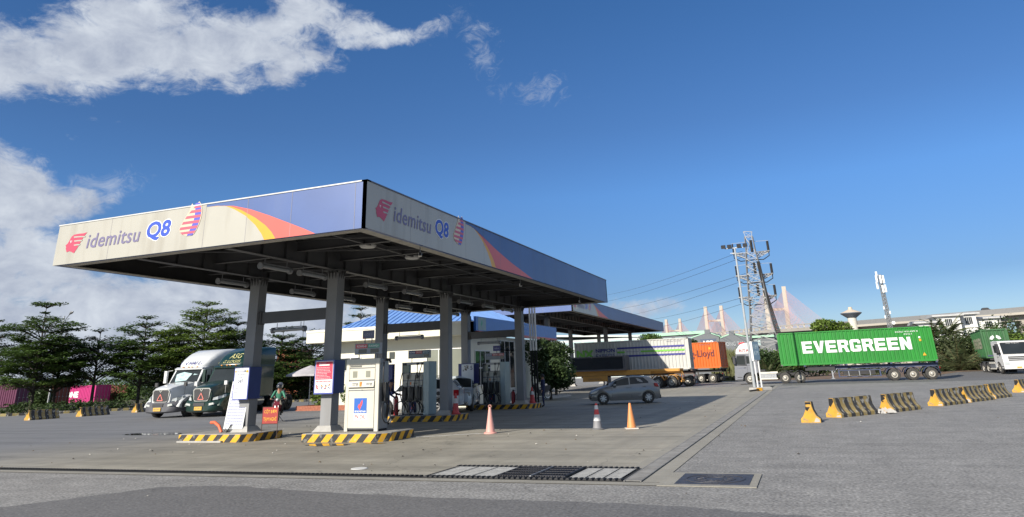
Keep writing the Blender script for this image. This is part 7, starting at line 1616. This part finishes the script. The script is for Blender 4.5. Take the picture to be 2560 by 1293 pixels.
# ---- warehouse with two gables
m_gal = M('gable grey', (.12, .13, .14), .7, var=.1); m_rg = M('roof mint green', (.3, .5, .36), .5, var=.06)
YW = 200
def gable(px0, pxp, px1, pye, pyp, label, txt=None, badge=False):
    a, p_, c = at(px0, pye, YW), at(pxp, pyp, YW), at(px1, pye, YW); t = thing('warehouse', label, 'warehouse', (a.x, YW, 0), 0, 'grey gabled warehouses'); w = c.x - a.x; k = p_.x - a.x; e = a.z; h = p_.z
    MB().prism([(0, 0), (w, 0), (w, e), (k, h), (0, e)], 'y', 0, .4).build('front_wall', m_gal, t); MB().box(k - .7, k + .7, -.05, .45, h - .3, h + .8).build('roof_vent', m_gal, t)
    b = MB(); 
    for (x0, z0, x1, z1) in ((-.3, e, k, h), (k, h, w + .3, e)): b.add([(x0, .42, z0 + .05), (x1, .42, z1 + .05), (x1, 60, z1 + .05), (x0, 60, z0 + .05), (x0, .42, z0 + .3), (x1, .42, z1 + .3), (x1, 60, z1 + .3), (x0, 60, z0 + .3)], [(0, 3, 2, 1), (4, 5, 6, 7), (0, 1, 5, 4), (1, 2, 6, 5), (2, 3, 7, 6), (3, 0, 4, 7)])
    b.build('roof', m_rg, t)
    if badge:
        MB().face_uv([(k - 2.2, h - 1.6), (k - 1.3, h - 3.3), (k + 1.3, h - 3.3), (k + 2.2, h - 1.6)], (0, 0, 0), FU, FV, .03).build('badge', m_sb_, t); MB().text(txt, Vector((k, 0, h - 2.9)), FU, FV, 2.6, .9, bold=.04, center=True, lift=.06).build('lettering', m_lw, t)
    elif txt: MB().text(txt, Vector((k + .3, 0, h - 3.0)), FU, FV, 5.6, 1.0, center=True, lift=.06).build('lettering', M('gable letters', (.35, .37, .38)), t)
m_sb_ = M('badge dark', (.05, .07, .12), .5)
gable(1730, 1768, 1798, 846, 832, 'grey gabled warehouse with the number 189 on a dark badge', '189', True)
gable(1799, 1829, 1868, 848, 835, 'grey gabled warehouse with pale letters DONG TAU', 'DONG TAU')
def slabroof(px0, px1, py0, py1, Y, th_, label, m_, dep=50, wall=None):
    a, c = at(px0, py0, Y), at(px1, py1, Y); t = thing('long_shed', label, 'shed', (a.x, Y, 0)); w = c.x - a.x
    MB().add([(0, 0, a.z), (w, 0, c.z), (w, dep, c.z + .4), (0, dep, a.z + .4), (0, 0, a.z + th_), (w, 0, c.z + th_), (w, dep, c.z + th_ + .4), (0, dep, a.z + th_ + .4)], [(0, 3, 2, 1), (4, 5, 6, 7), (0, 1, 5, 4), (1, 2, 6, 5), (2, 3, 7, 6), (3, 0, 4, 7)]).build('roof', m_, t)
    MB().box(0, w, .5, dep - 1, 0, min(a.z, c.z) - .02).build('wall', wall or m_gal, t)
    b = MB(); z = min(a.z, c.z); 
    for i in range(int(abs(w) / 4)): b.box(i * 4 + .5, i * 4 + 3.4, .42, .49, z - 2.0, z - .6)
    b.build('window_strip', M('pale glazing', (.35, .45, .45), .2), t)
slabroof(1560, 1762, 846, 834, 235, .9, 'long mint green roofed shed left of the grey gables', m_rg)
slabroof(1300, 1600, 843, 842, 210, .5, 'long pale shed seen between the second canopy columns', M('pale roof', (.5, .55, .52), .5), wall=M('pale shed wall', (.42, .46, .45), .6))
slabroof(1868, 1935, 846, 842, 215, .6, 'mint roofed shed behind the mast, left of the hedge', m_rg)
# ---- viaduct
m_cv = M('viaduct concrete', (.36, .33, .28), .8, var=.08, scale=.1); m_par = M('viaduct parapet grey', (.17, .17, .17), .7, var=.1)
V = [(1690, 843, 420), (1783, 834, 350), (1912, 820, 300), (2026, 811, 262), (2300, 789, 236), (2560, 767, 222), (2800, 745, 210)]
t = thing('viaduct', 'long concrete viaduct crossing behind the right hedge', 'viaduct', at(2026, 900, 262)); O_ = t.location.copy()
P = [at(*q) - O_ for q in V]
for i in range(len(P) - 1):
    a, c = P[i], P[i + 1]; d = (c - a).normalized(); s_ = Vector((-d.y, d.x, 0)).normalized() * 13
    def slab_(z0, z1, off0, off1):
        vs = []
        for q in (a, c):
            for o_, z in ((off0, z0), (off1, z0), (off1, z1), (off0, z1)): vs.append(q + s_ * o_ + FV * z)
        return MB().add(vs, [(0, 1, 2, 3), (7, 6, 5, 4), (0, 4, 5, 1), (1, 5, 6, 2), (2, 6, 7, 3), (3, 7, 4, 0)])
    if i >= 3:
        slab_(-1.3, 0, -.02, .02).build('parapet', m_par, t); slab_(-1.9, -1.3, -.06, 1).build('deck', m_cv, t); slab_(-3.3, -1.9, .12, .85).build('girder', m_cv, t)
    else:
        slab_(-1.9, -.9, 0, 1).build('deck', m_cv, t); slab_(-3.0, -1.9, .15, .85).build('girder', m_par, t)
        n_ = int((c - a).length / 5); b = MB()
        for k in range(n_): q = a.lerp(c, k / n_); b.bar(q + FV * -.9, q + FV * .2, .5, .5)
        b.bar(a + FV * .2, c + FV * .2, .4, .3); b.build('railing', m_cv, t)
for px_ in (1700, 1760, 1820, 1880, 1945, 2040, 2112, 2183, 2218, 2252, 2300, 2360, 2430, 2500, 2570):
    for i in range(len(V) - 1):
        if V[i][0] <= px_ <= V[i + 1][0]: f = (px_ - V[i][0]) / (V[i + 1][0] - V[i][0]); q = P[i].lerp(P[i + 1], f)
    w = 1.6; z = q.z - 3.35; zb = -O_.z
    MB().prism([(-1.7, zb), (1.7, zb), (1.7, z - 2.4), (3.6, z - .8), (3.6, z), (-3.6, z), (-3.6, z - .8), (-1.7, z - 2.4)], 'x', q.x - w, q.x + w).build('pier', m_cv, t, loc=(0, q.y + 6, 0))
q = at(2474, 772, 229); t = thing('far_car', 'tiny dark car driving on top of the viaduct', 'car', (q.x, 232, q.z - .6)); MB().prism([(-1.2, 0), (1.3, 0), (1.3, .5), (.7, .65), (.3, 1.1), (-.9, 1.1), (-1.2, .6)], 'y', 0, 1.8).build('body', m_plas, t, bevel=.1)
for x in (-.7, .8): MB().tube([(x, .0, .1), (x, .3, .1)], .32, 10).build('wheel', m_tyre, t)
# ---- cable-stayed bridge
m_tw = M('bridge tower hazed concrete', (.4, .36, .31), .8, var=.05, scale=.05); m_cb_ = M('bridge cable rose', (.5, .27, .25), .7, var=.05);  # tower colour shifted to stand in for distance haze
TW = [(1911, 720, 1925, 1961, 731, 1974, 1270, 775), (1763, 767, 1769, 1802, 765, 1811, 1515, 803), (1665, 799, 1669, 1699, 796, 1702, 1855, 828)]
t = thing('cable_stayed_bridge', 'distant cable-stayed bridge with pale towers and rose coloured cables', 'bridge', at(1936, 900, 1270)); O_ = t.location.copy(); tops = []; zD = 48
for (xa, ya, xb, xc, yc, xd, Y, yb) in TW:
    A = at(xa, ya, Y) - O_; C_t = at(xc, yc, Y) - O_; Ab = Vector((at(xb, 850, Y).x - O_.x, A.y, -O_.z)); Cb = Vector((at(xd, 850, Y).x - O_.x, C_t.y, -O_.z)); mm = A.z; C_t.z = mm
    for top_, bot in ((A, Ab), (C_t, Cb)): MB().bar(bot, top_, 6.5, 6.5, up=(0, 1, 0)).build('tower_leg', m_tw, t)
    zc = (at(xb, yb, Y) - O_).z; MB().bar((A.x, A.y, zc), (C_t.x, C_t.y, zc), 3, 4).build('crossbeam', m_tw, t); tops.append((A, C_t))
D_ = [(a_ + c_) / 2 for a_, c_ in tops]; dirs = [(D_[1] - D_[0]), (D_[2] - D_[0]) * .5, (D_[2] - D_[1])]
for i, (A, C_t) in enumerate(tops):
    dr = dirs[i].copy(); dr.z = 0; half = (.5 * (D_[1] - D_[0]).length) if i < 2 else .5 * (D_[2] - D_[1]).length; dr.normalize()
    for L__ in (A, C_t):
        b = MB()
        for s_ in (-1, 1):
            for k in range(1, 23): top_ = L__ + FV * (-2 - (23 - k) * 1.6); e = Vector((L__.x, L__.y, zD - O_.z)) + dr * s_ * half * k / 23; b.tube([top_, e], .26, 3, cap=False)
        b.build('stay_cables', m_cb_, t)
a_ = D_[2] + (D_[2] - D_[1]) * .6; e_ = D_[0] - (D_[1] - D_[0]) * 1.0; a_.z = e_.z = zD - O_.z - 2; MB().bar(a_, e_, 26, 3).build('deck', m_cv, t)
# ---- water tower, telecom mast, villa
p = at(2150, 900, 250); t = thing('water_tower', 'mushroom shaped water tower with a pale cone roof', 'water tower', (p.x, 250, 0)); z0 = at(2148, 795, 250).z; zm = at(2148, 783, 250).z; zt = at(2148, 771, 250).z; rw = (at(2176, 780, 250).x - at(2121, 780, 250).x) / 2
MB().lathe([(0, 0), (1.3, 0), (1.3, z0 + .3), (0, z0 + .3)], n=16).build('stem', M('water tower white', (.5, .48, .42), .7), t, smooth=40); MB().lathe([(1.2, z0), (rw, zm), (rw, zm + .2), (1.2, z0 + .3)], n=32).build('bowl', M('water tower bowl', (.1, .12, .15), .5), t, smooth=30)
MB().lathe([(rw, zm + .2), (rw * .45, zt - .5), (rw * .2, zt - .2), (rw * .18, zt + .5), (0, zt + .6)], n=32).build('roof', M('water tower roof', (.5, .42, .33), .7), t, smooth=30)
b = MB()
for k in range(12): a = k * math.pi / 6; b.bar((1.6 * math.cos(a), 1.6 * math.sin(a), z0 + .4), (rw * .8 * math.cos(a), rw * .8 * math.sin(a), zm - .3), .3, .1)
b.build('ribs', m_white, t)
YM = 175; p = at(2243, 900, YM); HM2 = at(2217, 686, YM).z; t = thing('telecom_mast', 'thin telecom mast with white antennas and two round dishes', 'mast', (p.x, YM, 0)); b = MB(); lattice(b, [k * HM2 / 26 for k in range(27)], [.95 - k * .012 for k in range(27)], r=.05); b.tube([(0, 0, 0), (0, 0, HM2 - 2)], .16, 8); b.build('lattice', M('mast grey', (.22, .23, .24), .5, .4), t)
for (x, y, z, h) in ((-.75, -.4, -1.6, 1.5), (.0, -.8, -1.9, 1.7), (.6, -.3, -1.9, 1.7), (-.8, .3, -3.0, 1.6), (.1, -.7, -3.9, 1.6), (.65, -.2, -3.8, 1.6), (-.5, .5, -.2, 1.0)): MB().box(x - .19, x + .19, y - .08, y + .08, HM2 + z, HM2 + z + h).build('antenna', m_white, t, bevel=.03)
for (x, z) in ((.75, -10.3), (.7, -13.2)): MB().lathe([(0, -.2), (.35, -.15), (.38, .05), (0, .1)], (x, -.5, HM2 + z), 'y', 14).build('dish', m_white, t, smooth=50)
for (x, z) in ((-.6, -9.3), (.5, -8.4), (-.5, -7.4)): MB().box(x - .12, x + .12, -.6, -.45, HM2 + z, HM2 + z + .6).build('radio_unit', m_white, t)
t = thing('villa', 'white villa with tiled eaves behind the tall palms', 'building', at(2340, 900, 190)); O_ = t.location.copy(); O_.z = 0; t.location = O_; m_vw = M('villa white', (.6, .6, .57), .6, var=.03); m_vr = M('villa roof pale', (.42, .42, .41), .6)
def vb(px0, px1, pyt, pyb, dy=0, dep=10, roof=True):
    a, c = at(px0, pyt, 190 + dy), at(px1, pyt, 190 + dy); zb = max(0, at(px0, pyb, 190 + dy).z); x0, x1 = a.x - O_.x, c.x - O_.x; w_ = MB().box(x0, x1, dy, dy + dep, 0, a.z).build('wall', m_vw, t)
    if roof: MB().prism([(dy - .8, a.z), (dy + dep / 2, a.z + .45), (dy + dep + .8, a.z), (dy + dep + .8, a.z - .3), (dy - .8, a.z - .3)], 'x', x0 - .8, x1 + .8).build('roof', m_vr, t)
    return x0, x1, a.z
for (px0, px1, pyt, dy) in ((2338, 2398, 789, 0), (2398, 2437, 784, 3), (2293, 2345, 806, -3), (2437, 2500, 795, 5)):
    x0, x1, zt = vb(px0, px1, pyt, 840, dy); n_ = max(1, int((x1 - x0) / 2.6))
    for i in range(n_):
        x = x0 + (i + .5) * (x1 - x0) / n_; w_ = MB().box(x - .7, x + .7, dy - .06, dy - .003, zt - 2.4, zt - .9).build('window', m_glass, t); MB().box(x - .03, x + .03, dy - .09, dy - .062, zt - 2.4, zt - .9).box(x - .4, x - .36, dy - .09, dy - .062, zt - 2.4, zt - .9).box(x + .36, x + .4, dy - .09, dy - .062, zt - 2.4, zt - .9).build('frame', m_white, w_)
p = at(2528, 900, 120); t = thing('blue_shed', 'low blue roofed shed at the right edge behind the bushes', 'shed', (p.x, 120, 0)); zr_ = at(2540, 838, 120).z; MB().box(0, 9, 0, 5, 0, zr_ - .6).build('wall', M('shed wall blue', (.05, .08, .2), .6), t); MB().box(-.3, 9.3, -.4, 5.4, zr_ - .55, zr_).build('roof', M('shed roof blue', (.12, .28, .5), .4), t)
# ------------------------------------------------------------------ small litter on the paving
random.seed(99); b = MB()
for k in range(170):
    if k < 110: x, y = random.uniform(-26, -3.5), random.uniform(13, 30)
    else: x, y = random.uniform(-12, 10), random.uniform(9, 40)
    s_ = random.uniform(.012, .04); a = random.random() * 3.14; c_, n_ = math.cos(a) * s_, math.sin(a) * s_; z = .016
    b.add([(x - c_, y - n_, z), (x + n_, y - c_, z), (x + c_, y + n_, z), (x - n_, y + c_, z), (x, y, z + s_ * .7)], [(0, 1, 4), (1, 2, 4), (2, 3, 4), (3, 0, 4)], k % 3)
tag(b.build('litter', [M('litter dark', (.04, .035, .03), .9), M('litter leaf', (.12, .08, .04), .9), M('litter pale', (.4, .38, .34), .9)], recalc=False), 'scattered pebbles and dry leaf bits on the paving', 'litter', kind='stuff')
